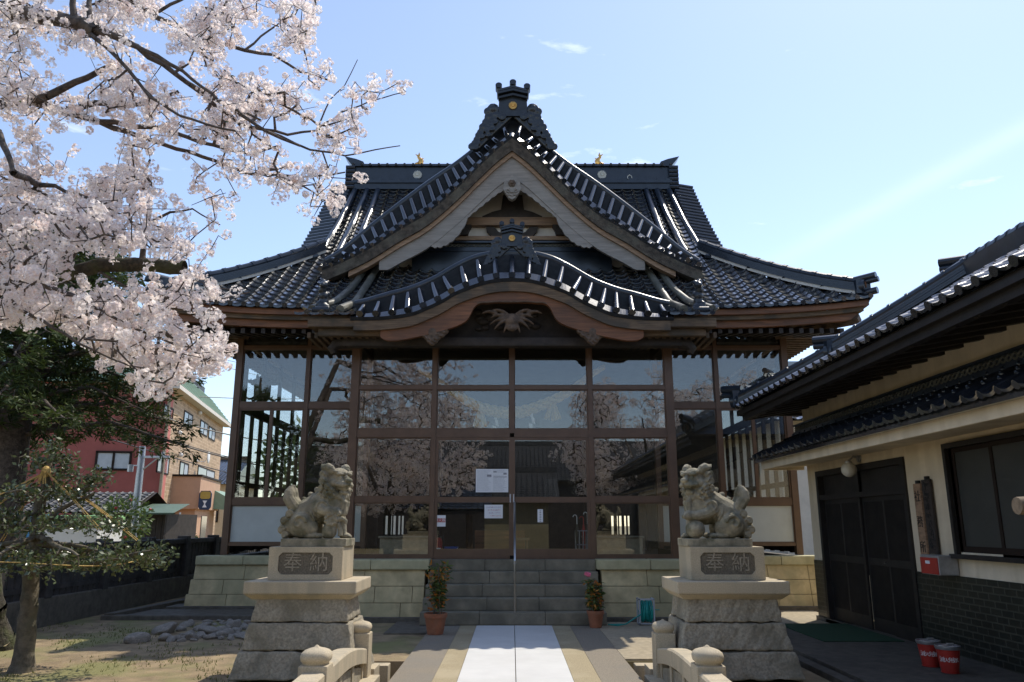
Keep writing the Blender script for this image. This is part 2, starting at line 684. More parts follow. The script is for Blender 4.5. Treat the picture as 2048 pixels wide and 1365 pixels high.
M_wood_silver = mat('silver grey bargeboard timber', (0.27, 0.24, 0.21), 0.75, 0.22, 5, 0.35, 40, stretch=(0.5, 2, 4), patch=(0.3, 0.28, 0.25), patch_amt=0.4)
M_wood_carve = mat('carved brown timber', (0.115, 0.076, 0.05), 0.75, 0.4, 12, 0.4, 60)
M_wood_beam = mat('tan beam timber', (0.30, 0.19, 0.115), 0.65, 0.3, 5, 0.3, 40, stretch=(0.4, 2, 5))
M_plaster = mat('white plaster', (0.66, 0.62, 0.55), 0.85, 0.08, 3, 0.1, 80)
M_frame = mat('bronze window frame', (0.125, 0.070, 0.040), 0.42, 0.15, 4, 0.05, 80, spec=0.5)
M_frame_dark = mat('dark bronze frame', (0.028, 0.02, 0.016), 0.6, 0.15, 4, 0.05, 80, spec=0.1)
M_glass = glassmat('clear window glass', (0.93, 0.95, 0.93), 0.082)
M_glass_side = glassmat('clear side glass', (0.97, 0.98, 0.98), 0.04)
M_frost = mat('frosted glass', (0.50, 0.53, 0.50), 0.35, 0.06, 3, 0.0)
M_gold = mat('gilded metal', (0.75, 0.42, 0.12), 0.35, 0.2, 8, 0.1, 60, metal=1.0)
M_crest_white = mat('pale crest', (0.62, 0.60, 0.52), 0.5, 0.1, 8, 0.1)
M_found = mat('green yellow ashlar stone', (0.54, 0.44, 0.24), 0.85, 0.25, 4, 0.3, 120, patch=(0.34, 0.31, 0.17), patch_scale=1.3, patch_st=(1.6, 1.6, 0.5), patch_amt=0.55)
M_found_cap = mat('pale ashlar capping stone', (0.48, 0.44, 0.26), 0.85, 0.2, 4, 0.3, 120, patch=(0.38, 0.36, 0.22), patch_scale=1.2, patch_amt=0.5)
M_step = mat('grey green step stone', (0.22, 0.195, 0.14), 0.85, 0.25, 4, 0.3, 110, patch=(0.12, 0.11, 0.08), patch_scale=1.6, patch_amt=0.7)
M_granite = mat('pale pinkish granite', (0.50, 0.42, 0.29), 0.8, 0.2, 110, 0.3, 160, bdist=0.004, patch=(0.33, 0.29, 0.21), patch_scale=2.2, patch_amt=0.6, patch_st=(2.2, 2.2, 0.5))
M_granite_old = mat('weathered rough granite', (0.34, 0.30, 0.225), 0.9, 0.3, 40, 0.7, 26, bdist=0.015, patch=(0.19, 0.17, 0.12), patch_scale=2.8, patch_amt=0.7)
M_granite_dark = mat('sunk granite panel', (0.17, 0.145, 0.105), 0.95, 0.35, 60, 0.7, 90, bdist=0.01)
M_lion = mat('lichen stained statue stone', (0.30, 0.265, 0.185), 0.9, 0.35, 9, 0.6, 60, bdist=0.01, patch=(0.12, 0.115, 0.07), patch_scale=6, patch_amt=0.85)
M_white_slab = mat('white paving slab', (0.63, 0.625, 0.60), 0.65, 0.05, 3, 0.12, 160, patch=(0.52, 0.51, 0.48), patch_scale=1.1, patch_amt=0.35)
M_aggr_tan = mat('tan exposed aggregate', (0.36, 0.295, 0.18), 0.9, 0.4, 150, 0.5, 180, bdist=0.006, patch=(0.46, 0.39, 0.26), patch_scale=1.5, patch_amt=0.5)
M_aggr_grey = mat('grey exposed aggregate', (0.24, 0.205, 0.155), 0.9, 0.45, 150, 0.5, 180, bdist=0.006, patch=(0.2, 0.18, 0.15), patch_scale=1.4, patch_amt=0.5)
M_concrete = mat('sandy concrete', (0.36, 0.30, 0.205), 0.9, 0.2, 12, 0.3, 150, bdist=0.004, patch=(0.3, 0.26, 0.19), patch_scale=1.1, patch_amt=0.5)
M_concrete_dk = mat('darker concrete', (0.12, 0.105, 0.082), 0.85, 0.3, 8, 0.3, 120, bdist=0.005)  # darker than the sandy concrete, for kerbs, footings and plinths
M_dirt = mat('dry sandy soil', (0.27, 0.20, 0.115), 0.95, 0.35, 3, 0.6, 40, bdist=0.02, patch=(0.20, 0.20, 0.07), patch_scale=0.9, patch_amt=0.8)
M_rope = mat('straw rope', (0.62, 0.42, 0.14), 0.8, 0.3, 30, 0.5, 120)
M_cream = mat('cream stucco', (0.70, 0.60, 0.44), 0.92, 0.1, 3, 0.3, 140, bdist=0.004, patch=(0.52, 0.43, 0.29), patch_scale=1.6, patch_amt=0.45, patch_st=(2.5, 2.5, 0.22))
M_black_wood = mat('near black painted timber', (0.016, 0.013, 0.011), 0.55, 0.4, 5, 0.2, 40)
M_bark = mat('dark cherry bark', (0.10, 0.078, 0.062), 0.9, 0.5, 14, 0.8, 30, bdist=0.02, stretch=(1, 1, 1))
M_bark_moss = mat('mossy bark', (0.055, 0.046, 0.03), 0.95, 0.5, 14, 0.9, 25, bdist=0.03, patch=(0.07, 0.08, 0.028), patch_scale=4, patch_amt=0.7)
M_bark_grey = mat('grey smooth bark', (0.16, 0.135, 0.095), 0.9, 0.4, 12, 0.6, 25, bdist=0.02, patch=(0.1, 0.1, 0.06), patch_scale=5, patch_amt=0.5)
M_blossom = leafmat('cherry blossom', (0.95, 0.77, 0.72), (1.0, 0.965, 0.925), 0.6, 0.7, 0.12, clear=0.27)
M_conifer = leafmat('conifer sprays', (0.022, 0.04, 0.012), (0.085, 0.12, 0.028), 0.25, 0.6, 0.3)
M_holly = leafmat('glossy holly leaves', (0.04, 0.065, 0.02), (0.15, 0.18, 0.07), 0.2, 0.32, 0.7)
M_shrub = leafmat('shrub leaves', (0.04, 0.075, 0.018), (0.14, 0.19, 0.05), 0.3, 0.5, 0.4)
M_orange_leaf = leafmat('orange berries and leaves', (0.45, 0.12, 0.02), (0.60, 0.30, 0.05), 0.3, 0.5, 0.4)
M_grass = leafmat('short grass', (0.08, 0.10, 0.02), (0.22, 0.24, 0.07), 0.3, 0.6, 0.3)
M_terracotta = mat('terracotta', (0.34, 0.13, 0.065), 0.8, 0.2, 8, 0.2, 80, patch=(0.3, 0.17, 0.11), patch_scale=6, patch_amt=0.4)
M_paper = mat('white paper', (0.78, 0.79, 0.80), 0.8, 0.03, 4, 0)
M_ink = mat('grey print', (0.28, 0.28, 0.30), 0.8, 0.1, 4, 0)
M_ink_purple = mat('violet marker', (0.25, 0.16, 0.42), 0.8, 0.1, 4, 0)
M_ink_red = mat('red marker', (0.6, 0.12, 0.08), 0.8, 0.1, 4, 0)
M_red = mat('red paint', (0.40, 0.035, 0.025), 0.4, 0.15, 6, 0.1, 60)
M_blue = mat('blue plastic', (0.02, 0.11, 0.5), 0.35, 0.08, 6, 0)
M_steel = mat('stainless steel', (0.62, 0.62, 0.62), 0.28, 0.05, 6, 0.05, 80, metal=1.0)
M_galv = mat('galvanised metal', (0.45, 0.46, 0.48), 0.45, 0.12, 14, 0.05, 80, metal=0.8)
M_teal = mat('teal hose', (0.01, 0.30, 0.27), 0.4, 0.08, 6, 0)
M_grey_plastic = mat('grey plastic', (0.42, 0.45, 0.48), 0.5, 0.05, 6, 0)
M_white = mat('white paint', (0.78, 0.77, 0.74), 0.5, 0.04, 6, 0)
M_black = mat('black', (0.012, 0.012, 0.012), 0.5, 0.1, 6, 0)
M_ink_black = mat('brush ink', (0.01, 0.009, 0.008), 0.7, 0.1, 6, 0)
M_bronze = mat('dark bronze lantern metal', (0.075, 0.07, 0.05), 0.5, 0.35, 14, 0.2, 60, metal=0.5)
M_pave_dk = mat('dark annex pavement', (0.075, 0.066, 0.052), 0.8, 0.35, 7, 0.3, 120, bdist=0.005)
M_matgreen = mat('green entrance mat', (0.012, 0.05, 0.022), 0.95, 0.3, 120, 0.5, 200)
M_stone_pile = mat('field stones', (0.30, 0.265, 0.22), 0.9, 0.35, 6, 0.5, 40, bdist=0.015, patch=(0.18, 0.17, 0.14), patch_scale=3, patch_amt=0.5)
M_inscr = mat('worn raised lettering stone', (0.33, 0.285, 0.21), 0.9, 0.3, 50, 0.5, 90)
# ------------------------------------------------------------------ the shrine hall
hall = thing('shrine_hall', 'large wooden shrine hall with black glazed tile roofs and a glass porch', 'shrine', (0, 14.4, 0))
YE, ZE, XE = 14.6, 5.68, 7.02
YR = 20.0
XV = 4.45                                                   # verge of the upper gable
KX, KY = 3.66, 13.3                                         # porch roof half width, front


def zm(Y):
    t = np.asarray(Y, float) - YE
    return np.where(t < 0, ZE + 0.377 * t, ZE + 0.661 * t + 0.048 * t * t)


def lift(x, t):
    q = np.clip((np.abs(x) - 3.9) / 3.1, 0, 1.2) ** 2
    return 0.2 * q * np.clip(1 - t / 2.45, 0, 1)


def xlim(Y):
    return np.where(Y < YE - 0.01, KX, np.where(Y < 17.05, XE - (Y - YE) * 1.04, XV))


_Y = np.linspace(KY, YR, 1500)
_s = np.concatenate([[0], np.cumsum(np.hypot(np.diff(_Y), np.diff(zm(_Y))))])


def Yof(b): return np.interp(b, _s, _Y)


def S_main(a, b):
    Y = Yof(b) + np.minimum(b, 0)
    return a, Y, zm(Y) + lift(a, np.maximum(Y - YE, 0))


def pxcurve(pts, Y):
    return curve([(at(u, v, Y).x, at(u, v, Y).z) for u, v in pts])


_kd = pxcurve([(1024, 554), (1056, 556), (1084, 562), (1111, 571), (1137, 581.5), (1163, 597), (1191, 610), (1221, 622), (1254, 628), (1284, 631), (1316, 632), (1350, 632)], 13.3)
_kr = pxcurve([(1024, 508), (1073, 512), (1105, 521), (1132, 534), (1183, 563), (1234, 583), (1268, 592), (1317, 606), (1350, 613)], 13.7)
_kb = pxcurve([(1024, 607), (1070, 608), (1098, 615), (1112, 640), (1130, 652), (1156, 661), (1220, 677), (1265, 683), (1282, 679), (1292, 668)], 13.46)


def zk(x): return _kd(np.abs(x))
def zkr(x): return _kr(np.abs(x))


def m_main(a, b):
    Y = Yof(b)
    ok = np.abs(a) < xlim(Y)
    ok &= ~((np.abs(a) < 2.72) & (Y < 17) & (zm(Y) < zkr(a) - 0.02))
    return ok


nb = int(_s[-1] / 0.235)
F_main = tiles(S_main, 53, nb, a0=-7.0225, mask=m_main)


def side_S(sg):
    def S(a, b):
        x = XE - np.maximum(b, -0.1) * 0.80
        t = (XE - x) / 1.04
        q = np.clip(1 - (a - YE) / 3.1, 0, 1.2) ** 2
        z = ZE + 0.661 * t + 0.048 * t * t + 0.2 * q * np.clip(1 - t / 2.45, 0, 1)
        return sg * x, a, z
    return S


def m_side(a, b):
    x = XE - b * 0.80
    return (x > 4.5) & (x > XE - (a - YE) * 1.04)


F_sr = tiles(side_S(1), 40, 14, a0=YE, mask=m_side)
F_sl = tiles(side_S(-1), 40, 14, a0=YE, mask=m_side)
main_roof = link_mesh('main_roof', tile_mesh('main_roof', [F_main, F_sr, F_sl]), M_tile, hall)

# back slope, closing the roof behind the ridge
b = MB()
ys = np.linspace(YR, 25.4, 12)
P = np.array([[(sx * min(XE, XV + max(0, (y - 22.95)) * 1.04), y, float(zm(2 * YR - y))) for sx in (-1, 1)] for y in ys])
b.grid(P)
for sg in (-1, 1):                                          # under-board of the front slope, so the tiles never show gaps
    yy = np.linspace(YE, YR, 20)
    b.grid(np.array([[(sg * k * float(xlim(y)), y, float(zm(y) + lift(k * float(xlim(y)), y - YE)) - 0.05) for k in (0.0, 0.3, 0.62, 0.75, 0.88, 1.0)] for y in yy if not (y < 0)]))
b.build('roof_boarding', M_black_wood, hall, fix=False)

# ---- ridge
b = MB()
b.box((-4.3, 19.72, 10.45), (4.3, 20.28, 10.62))
b.box((-4.36, 19.68, 10.62), (4.36, 20.32, 10.70))
for k in range(34):                                         # small blocks under the ridge body
    x = -4.2 + k * 0.2545
    b.box((x, 19.70, 10.70), (x + 0.13, 19.76, 10.76))
b.box((-4.3, 19.8, 10.70), (4.3, 20.2, 11.14))
b.box((-4.4, 19.74, 11.14), (4.4, 20.26, 11.19))
for k in range(38):
    x = -4.36 + k * 0.2357
    b.tube([(x, 19.70, 11.17), (x, 20.0, 11.26)], [0.04, 0.045], 6)
b.tube([(-4.4, 20, 11.24), (4.4, 20, 11.24)], 0.085, 10)
ridge = b.build('ridge', M_tile_navy, main_roof, smooth=30)
for sg in (-1, 1):
    b = MB()
    for k in range(6):
        z = 10.52 + k * 0.115
        b.tube([(sg * 4.3, 19.75, z), (sg * 4.55, 19.75, z)], 0.062, 8)
        b.tube([(sg * 4.3, 20.1, z), (sg * 4.55, 20.1, z)], 0.062, 8)
    b.prism([(sg * 4.05, 11.2), (sg * 4.1, 11.3), (sg * 4.3, 11.38), (sg * 4.62, 11.46), (sg * 4.5, 11.3), (sg * 4.42, 11.2)], 19.8, 20.2)
    b.prism([(sg * 4.3, 10.98), (sg * 4.55, 11.16), (sg * 4.48, 10.95)], 19.8, 20.2)
    b.build('ridge_end_tiles', M_tile_navy, main_roof, smooth=35)


def crest(c, r, m, parent, name='flower_crest', petals=16, d=0.03):
    q = MB()
    for k in range(petals):
        an = 2 * PI * k / petals
        p = [(c[0] + r * math.cos(an) * 0.34, c[2] + r * math.sin(an) * 0.34)]
        for da, rr in ((-0.10, 0.8), (-0.09, 0.93), (0, 1.0), (0.09, 0.93), (0.10, 0.8)):
            p.append((c[0] + rr * r * math.cos(an + da * 1.45), c[2] + rr * r * math.sin(an + da * 1.45)))
        q.prism(p, c[1] - d, c[1])
    q.prism([(c[0] + 0.74 * r * math.cos(t * PI / 12), c[2] + 0.74 * r * math.sin(t * PI / 12)) for t in range(24)], c[1] - d * 0.6, c[1])
    q.ball((c[0], c[1] - d, c[2]), r * 0.26, 2, (1, 0.4, 1))
    return q.build(name, m, parent)


for u in (835, 1204):
    p = at(u, 350, 19.78)
    crest((p.x, 19.80, p.z), 0.125, M_crest_white, ridge)
p = at(1259.5, 355, 19.78)
b = MB()
b.tube([(p.x + 0.06 * math.cos(t * PI / 8), 19.79, p.z + 0.06 * math.sin(t * PI / 8)) for t in range(17)], 0.011, 6)
b.box((p.x - 0.012, 19.78, p.z + 0.06), (p.x + 0.012, 19.80, p.z + 0.085))
b.build('ring_hook', M_crest_white, ridge)
for u, sg in ((838, 1), (1199, -1)):                        # gilded fish finials
    p = at(u, 328, 20)
    q = MB()
    path = [(0.0, 0.03), (0.045, 0.08), (0.055, 0.14), (0.02, 0.2), (-0.03, 0.25), (-0.02, 0.31)]
    q.tube([(p.x + sg * x, 20, 11.28 + z) for x, z in path], [0.08, 0.085, 0.07, 0.05, 0.03, 0.015], 8)
    q.prism([(p.x + sg * x, 11.28 + z) for x, z in ((-0.03, 0.24), (-0.11, 0.34), (-0.03, 0.31), (0.0, 0.40), (0.03, 0.30), (0.0, 0.24))], 19.985, 20.015)
    q.prism([(p.x + sg * x, 11.28 + z) for x, z in ((0.06, 0.1), (0.14, 0.13), (0.09, 0.16), (0.13, 0.22), (0.06, 0.2))], 19.985, 20.015)
    q.ball((p.x - sg * 0.04, 20, 11.31), 0.075, 2, (1.2, 0.9, 0.8))
    q.build('gilded_fish', M_gold, ridge, smooth=True)

# ---- round rolls running down beside the verges, and the verge tiles
b = MB()
for sg in (-1, 1):
    for x0, x1, ya in ((4.28, 4.42, 17.05), (3.95, 4.02, 17.1), (3.66, 3.68, 17.3)):
        pts = [(sg * (x0 + (x1 - x0) * k / 14), y, float(zm(y)) + 0.07) for k, y in enumerate(np.linspace(19.75, ya, 15))]
        b.tube(pts, 0.072, 9)
b.pieces('verge_roll', M_tile_navy, main_roof, smooth=True)
for sg in (-1, 1):
    b = MB()
    yy = Yof(np.arange(_s[np.searchsorted(_Y, 16.9)], _s[-1], 0.2))
    for y in yy:
        for yy2 in (y, 2 * YR - y):
            z = float(zm(y))
            b.tube([(sg * 4.42, yy2, z + 0.07), (sg * 4.98, yy2, z - 0.03)], 0.062, 7)
    yy = np.linspace(16.9, YR, 14)
    for mirror in (0, 1):
        b.grid(np.array([[(sg * x, (2 * YR - y) if mirror else y, float(zm(y)) + dz) for x, dz in ((4.4, 0.04), (4.95, -0.06), (4.93, -0.2), (4.4, -0.2))] for y in yy]))
    b.add([(sg * 4.5, 17.0, 7.6), (sg * 4.5, 20, float(zm(20)) - 0.1), (sg * 4.5, 23.0, 7.6)], [(0, 1, 2)])
    b.build('verge_tiles', M_tile_navy, main_roof, smooth=35)


# ---- corner ridges
def sweep_rect(q, pts, w, z0, z1):
    n = len(pts)
    vs = []
    for i, p in enumerate(pts):
        d = Vector(pts[min(i + 1, n - 1)]) - Vector(pts[max(i - 1, 0)])
        d.z = 0
        d.normalize()
        sd = Vector((-d.y, d.x, 0)) * w / 2
        p = Vector(p)
        vs += [p + sd + Vector((0, 0, z0)), p - sd + Vector((0, 0, z0)), p - sd + Vector((0, 0, z1)), p + sd + Vector((0, 0, z1))]
    fs = [(0, 1, 2, 3), tuple(4 * (n - 1) + k for k in (3, 2, 1, 0))]
    for i in range(n - 1):
        for k in range(4):
            fs.append((4 * i + k, 4 * i + (k + 1) % 4, 4 * i + 4 + (k + 1) % 4, 4 * i + 4 + k))
    q.add(vs, fs)


def hip(sg, s):
    Y = 17.15 - 2.55 * s
    x = XE - (Y - YE) * 1.04
    return Vector((sg * x, Y, float(zm(max(Y, YE)) + lift(x, max(Y - YE, 0)))))


for sg in (-1, 1):
    pts = [hip(sg, k / 16) for k in range(16)]
    q = MB()
    for k in range(5):
        sweep_rect(q, pts, 0.24 - 0.01 * (k % 2) - 0.012 * k, 0.07 + k * 0.034, 0.10 + k * 0.034)
    sweep_rect(q, pts, 0.16, 0.06, 0.24)
    q.tube([p + Vector((0, 0, 0.275)) for p in pts], 0.08, 10)
    for k in range(11):                                     # collars of the round cap tiles
        p0 = hip(sg, 0.03 + k * 0.083); p1 = hip(sg, 0.05 + k * 0.083)
        q.tube([p0 + Vector((0, 0, 0.275)), p1 + Vector((0, 0, 0.275))], 0.094, 10)
    cr = q.build('corner_ridge', M_tile_navy, main_roof, smooth=35)
    q = MB()
    sweep_rect(q, pts, 0.20, 0.0, 0.07)
    q.build('mortar_bed', M_plaster, cr)
    e = hip(sg, 0.95)
    q = MB()
    dv = Vector((sg * 0.72, -0.69, 0))
    q.tube([e + Vector((0, 0, 0.17)) - dv * 0.05, e + Vector((0, 0, 0.17)) + dv * 0.10], 0.15, 14)
    q.tube([e + Vector((0, 0, 0.33)) - dv * 0.12, e + Vector((0, 0, 0.35)) + dv * 0.30], 0.075, 10)
    q.tube([e + Vector((0, 0, 0.25)) - dv * 0.05, e + Vector((0, 0, 0.27)) + dv * 0.34], 0.055, 10)
    q.tube([e + Vector((0, 0, 0.03)) - dv * 0.1, e + Vector((0, 0, 0.05)) + dv * 0.3], 0.07, 10)
    q.box(e + Vector((-0.14, -0.1, 0.02)), e + Vector((0.14, 0.1, 0.3)))
    ro = q.build('corner_end_tile', M_tile_navy, main_roof, smooth=40)
    q = MB()
    q.tube([e + Vector((0, 0, 0.20)) + dv * 0.09, e + Vector((0, 0, 0.20)) + dv * 0.115], 0.08, 14)
    q.build('clay_disc', M_wood_red, ro)

# ---- eave discs of the main roof and the porch roof
b = MB()
for k in range(53):
    x = -7.0225 + (k + 0.85) * 0.265
    inner = abs(x) < KX
    if inner and abs(x) < 2.75: continue
    y = KY if inner else YE
    z = float(zm(y) + (0 if inner else lift(x, 0)))
    b.tube([(x, y - 0.035, z + 0.012), (x, y + 0.2, z + 0.06)], 0.05, 10)
    b.grid(np.array([[(x - 0.22 + 0.035 * i, y - 0.03, z + s * (0.045) - 0.02 - 0.02 * math.sin(PI * i / 5)) for i in range(6)] for s in (0, 1)]))
for sg in (-1, 1):
    for k in range(38):
        y = YE + (k + 0.85) * 0.265
        z = ZE + 0.2 * max(0, 1 - (y - YE) / 3.1) ** 2
        b.tube([(sg * (XE + 0.035), y, z + 0.012), (sg * (XE - 0.2), y, z + 0.06)], 0.05, 8)
b.build('eave_discs', M_roll, main_roof, smooth=40)

# ---- eave boards, soffit and rafters
xs = np.linspace(-XE + 0.05, XE - 0.05, 57)
lf = lift(xs, np.zeros_like(xs))


def eave_strip(name, m, y0, y1, z0, z1, cut):
    """boards following the eave along the front and both sides"""
    q = MB()
    xx = np.linspace(-(XE - cut), XE - cut, 41)
    zz = ZE + lift(xx, np.zeros_like(xx))
    q.band([(x, z + z1) for x, z in zip(xx, zz)], [(x, z + z0) for x, z in zip(xx, zz)], YE + y0, YE + y1)
    for sg in (-1, 1):
        yy = np.linspace(YE + y0, 25, 21)
        zz = [ZE + 0.2 * max(0, 1 - (y - YE) / 3.1) ** 2 for y in yy]
        n = len(yy)
        xo, xi = sg * (XE - cut), sg * (XE - cut - (y1 - y0))
        yy = np.concatenate([np.linspace(YE + y0, YE + 1.4, 7), np.linspace(YE + 2, 25, 14)])
        zz = [ZE + 0.2 * max(0, 1 - (y - YE) / 3.1) ** 2 for y in yy]
        fs_ = [1 - .6 * min(1, (y - YE - y0) / 1.2) for y in yy]
        G = np.array([[(xo, y, z + z1 * k), (xo, y, z + z0 * k), (xi, y, z + z0 * k), (xi, y, z + z1 * k)] for y, z, k in zip(yy, zz, fs_)])
        q.grid(G)
    return q.build(name, m, hall)


eave_strip('eave_board', M_wood_red, 0.05, 0.13, -0.15, -0.03, 0.05)
eave_strip('eave_board', M_wood_grey, 0.13, 0.24, -0.235, -0.15, 0.13)
eave_strip('eave_board', M_wood_red, 0.22, 0.33, -0.37, -0.225, 0.22)
# soffit plane
b = MB()
x1, y1, zi = 5.85, 16.12, 5.64
b.add([(-XE + .2, YE + .22, ZE - .22), (XE - .2, YE + .22, ZE - .22), (x1, y1 + .3, zi + .12), (-x1, y1 + .3, zi + .12)], [(0, 1, 2, 3)])
for sg in (-1, 1):
    b.add([(sg * (XE - .2), YE + .22, ZE - .1), (sg * (XE - .2), 25, ZE - .1), (sg * (x1 - .3), 25, zi + .12), (sg * (x1 - .3), y1, zi + .12)], [(0, 1, 2, 3)])
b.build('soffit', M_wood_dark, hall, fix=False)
b = MB()
for k in range(66):
    x = -6.5 + k * 0.2
    b.add([(x + dx, y, z + dz) for y, z in ((YE + .30, ZE - .36), (16.3, 5.56)) for dx in (-.04, .04) for dz in (0, -.10)],
          [(0, 1, 3, 2), (4, 6, 7, 5), (0, 4, 5, 1), (2, 3, 7, 6), (1, 5, 7, 3), (0, 2, 6, 4)])
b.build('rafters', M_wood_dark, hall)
for sg in (-1, 1):
    b = MB()
    for k in range(52):
        y = YE + 0.45 + k * 0.2
        zo = ZE - .13 + 0.2 * max(0, 1 - (y - YE) / 3.1) ** 2
        b.add([(x, y + dy, z + dz) for x, z in ((sg * (XE - .28), zo), (sg * 5.6, 5.58)) for dy in (-.04, .04) for dz in (0, -.10)],
              [(0, 1, 3, 2), (4, 6, 7, 5), (0, 4, 5, 1), (2, 3, 7, 6), (1, 5, 7, 3), (0, 2, 6, 4)])
    b.tube([(sg * (XE - .2), YE + .2, ZE - .2), (sg * 5.6, 16.1, 5.5)], [0.1, 0.13], 4)
    b.build('rafters', M_wood_carve, hall)


# ------------------------------------------------------------------ the big front gable
GY = 15.6
_gd = pxcurve([(1024, 270), (1055, 294), (1085.5, 323), (1140, 376), (1195, 422), (1248, 453), (1310, 492), (1354, 514), (1376, 524), (1410, 537)], GY)
_gr = pxcurve([(1024, 240), (1060, 270), (1098, 303), (1134, 331), (1178, 361), (1217, 389), (1300, 453), (1366, 507), (1410, 533)], GY + 0.35)


def gz(x): return _gd(np.abs(x))
def gzr(x): return _gr(np.abs(x))


GX = 4.0
xg = np.linspace(-GX, GX, 81)
gl = thing if False else None
front_gable = MB()
dense = np.linspace(0, GX, 800)
arc = np.concatenate([[0], np.cumsum(np.hypot(np.diff(dense), np.diff(gz(dense))))])
pos = np.interp(np.arange(0.14, arc[-1] - 0.05, 0.243), arc, dense)
b = front_gable
for x in pos:
    for sg in (-1, 1):
        e = 0.02
        z0, z1 = float(gz(x)), float(gzr(x))
        L = 0.85 if x < 3.2 else 0.6
        xr = x + 0.19 * min(1.0, x / .25)
        z1 = float(gzr(xr))
        X_ = lambda f: sg * (x + (xr - x) * f)
        b.tube([(X_(0), GY - 0.03, z0 + 0.03), (X_(L), GY + 0.33 * L, z0 + (z1 - z0) * L + .02), (X_(L), GY + 0.36 * L, z0 + (z1 - z0) * L - 0.03)], [0.056, 0.05, 0.025], 10)
        b.tube([(sg * (x + 0.11), GY + 0.0, float(gz(x + 0.11)) - 0.02), (sg * (x + 0.11), GY + 0.10, float(gz(x + 0.11)) + 0.02)], 0.05, 8)
g1 = np.array([[(x, GY + y, (1 - s) * float(gz(x)) + s * float(gzr(x)) + dz) for y, s, dz in ((0.02, 0, -0.07), (0.0, 0, -0.015), (0.10, 0.26, -0.02), (0.14, 0.26, -0.05), (0.14, .46, -.04), (0.21, .46, -.06), (.21, .72, -.04), (.29, .72, -.06), (.29, 1, -.03), (0.35, 1, 0.0))] for x in xg])
gable_roof = b.build('gable_verge_tiles', M_roll, hall, smooth=40)
q = MB(); q.grid(g1[:, 3:]); q.build('gable_under_tiles', M_under, gable_roof)
q = MB(); q.grid(g1[:, 1:4]); q.build('gable_pan_tiles', M_roll, gable_roof)
q = MB(); q.grid(g1[:, :2]); q.build('gable_tile_edge', M_under, gable_roof)
b = MB()
b.tube([(x, GY + 0.36, float(gzr(x)) + 0.03) for x in xg], 0.075, 10)
b.build('gable_rim', M_tile_navy, gable_roof, smooth=True)
_dr = np.linspace(0, GX, 600)
_ar = np.concatenate([[0], np.cumsum(np.hypot(np.diff(_dr), np.diff(gzr(_dr))))])


def gable_S(sg):
    def S(a, b):
        x = GX - np.interp(_ar[-1] - b, _ar, _dr) * 0 - (GX - np.interp(_ar[-1] - b, _ar, _dr))
        return sg * x, a, gzr(x)
    return S


def m_gab(a, b):
    x = np.interp(_ar[-1] - b, _ar, _dr)
    return zm(a) < gzr(x) + 0.03


link_mesh('gable_roof', tile_mesh('gable_roof', [tiles(gable_S(1), 12, int(_ar[-1] / 0.235), a0=GY + 0.36, mask=m_gab),
                                                   tiles(gable_S(-1), 12, int(_ar[-1] / 0.235), a0=GY + 0.36, mask=m_gab)]), M_tile, hall)
b = MB()
zt = float(gzr(0))
b.box((-0.2, GY + 0.3, zt - 0.15), (0.2, 19.3, zt + 0.12))
b.box((-0.13, GY + 0.3, zt + 0.12), (0.13, 19.3, zt + 0.42))
b.tube([(0, GY + 0.3, zt + 0.46), (0, 19.3, zt + 0.46)], 0.09, 10)
b.build('gable_ridge', M_tile_navy, gable_roof, smooth=35)

# boards under the verge
xb = np.linspace(-4.0, 4.0, 81)
def gtop(x): return gz(x) - 0.06
w1 = lambda x: 0.30 - 0.05 * np.abs(x) / 4
b = MB()
b.band([(x, float(gtop(x))) for x in xb], [(x, float(gtop(x) - w1(x))) for x in xb], GY + 0.02, GY + 0.25)
b.build('bark_edge_board', M_wood_bark, hall)
xb = np.linspace(-3.45, 3.45, 71)
b = MB()
b.band([(x, float(gtop(x) - w1(x)) + 0.02) for x in xb], [(x, float(gtop(x) - w1(x)) - 0.11) for x in xb], GY + 0.08, GY + 0.25)
b.build('verge_moulding', M_wood_beam, hall)
xb = np.linspace(-2.82, 2.82, 97)
stop = lambda x: float(gtop(x) - w1(x)) - 0.10
def sbot(x): return float(gz(x)) - 0.92 + 0.06 * abs(x)
b = MB()
zc = sbot(2.62)
b.band([(x, max(stop(x), zc)) for x in xb], [(x, max(sbot(x), zc - 0.0)) for x in xb], GY + 0.14, GY + 0.22)
bargeboard = b.build('bargeboard', M_wood_silver, hall)
# carved fringe under the bargeboard
b = MB()
for sg in (-1, 1):
    xf = np.linspace(0.17, 1.0, 60)
    dep = 0.05 + 0.11 * np.clip(1 - (xf - 0.17) / 0.8, 0, 1) + 0.028 * np.abs(np.sin((xf - 0.17) * PI / 0.135))
    b.band([(sg * x, sbot(x) + 0.03) for x in xf], [(sg * x, sbot(x) - d) for x, d in zip(xf, dep)], GY + 0.16, GY + 0.2)
    xf = np.linspace(0.95, 1.72, 60)
    tt = (xf - 0.95) / 0.77
    dep = 0.03 + 0.30 * np.sin(PI * np.clip(tt * 1.05, 0, 1)) ** 0.6 * (1 - 0.45 * tt) + 0.03 * np.abs(np.sin(tt * PI * 6))
    b.band([(sg * x, sbot(x) + 0.03) for x in xf], [(sg * x, sbot(x) - d) for x, d in zip(xf, dep)], GY + 0.15, GY + 0.21)
b.build('carved_fringe', M_wood_silver, bargeboard)
b = MB()
pk = sbot(0)
p0 = at(1024, 352, GY + .1).z
out = [(-0.0, p0), (0.17, p0 - 0.13), (0.19, p0 - 0.33), (0.13, p0 - 0.43), (0.07, p0 - 0.53), (0, p0 - 0.57)]
b.prism(out + [(-x, z) for x, z in out[-2:0:-1]], GY + 0.06, GY + 0.19)
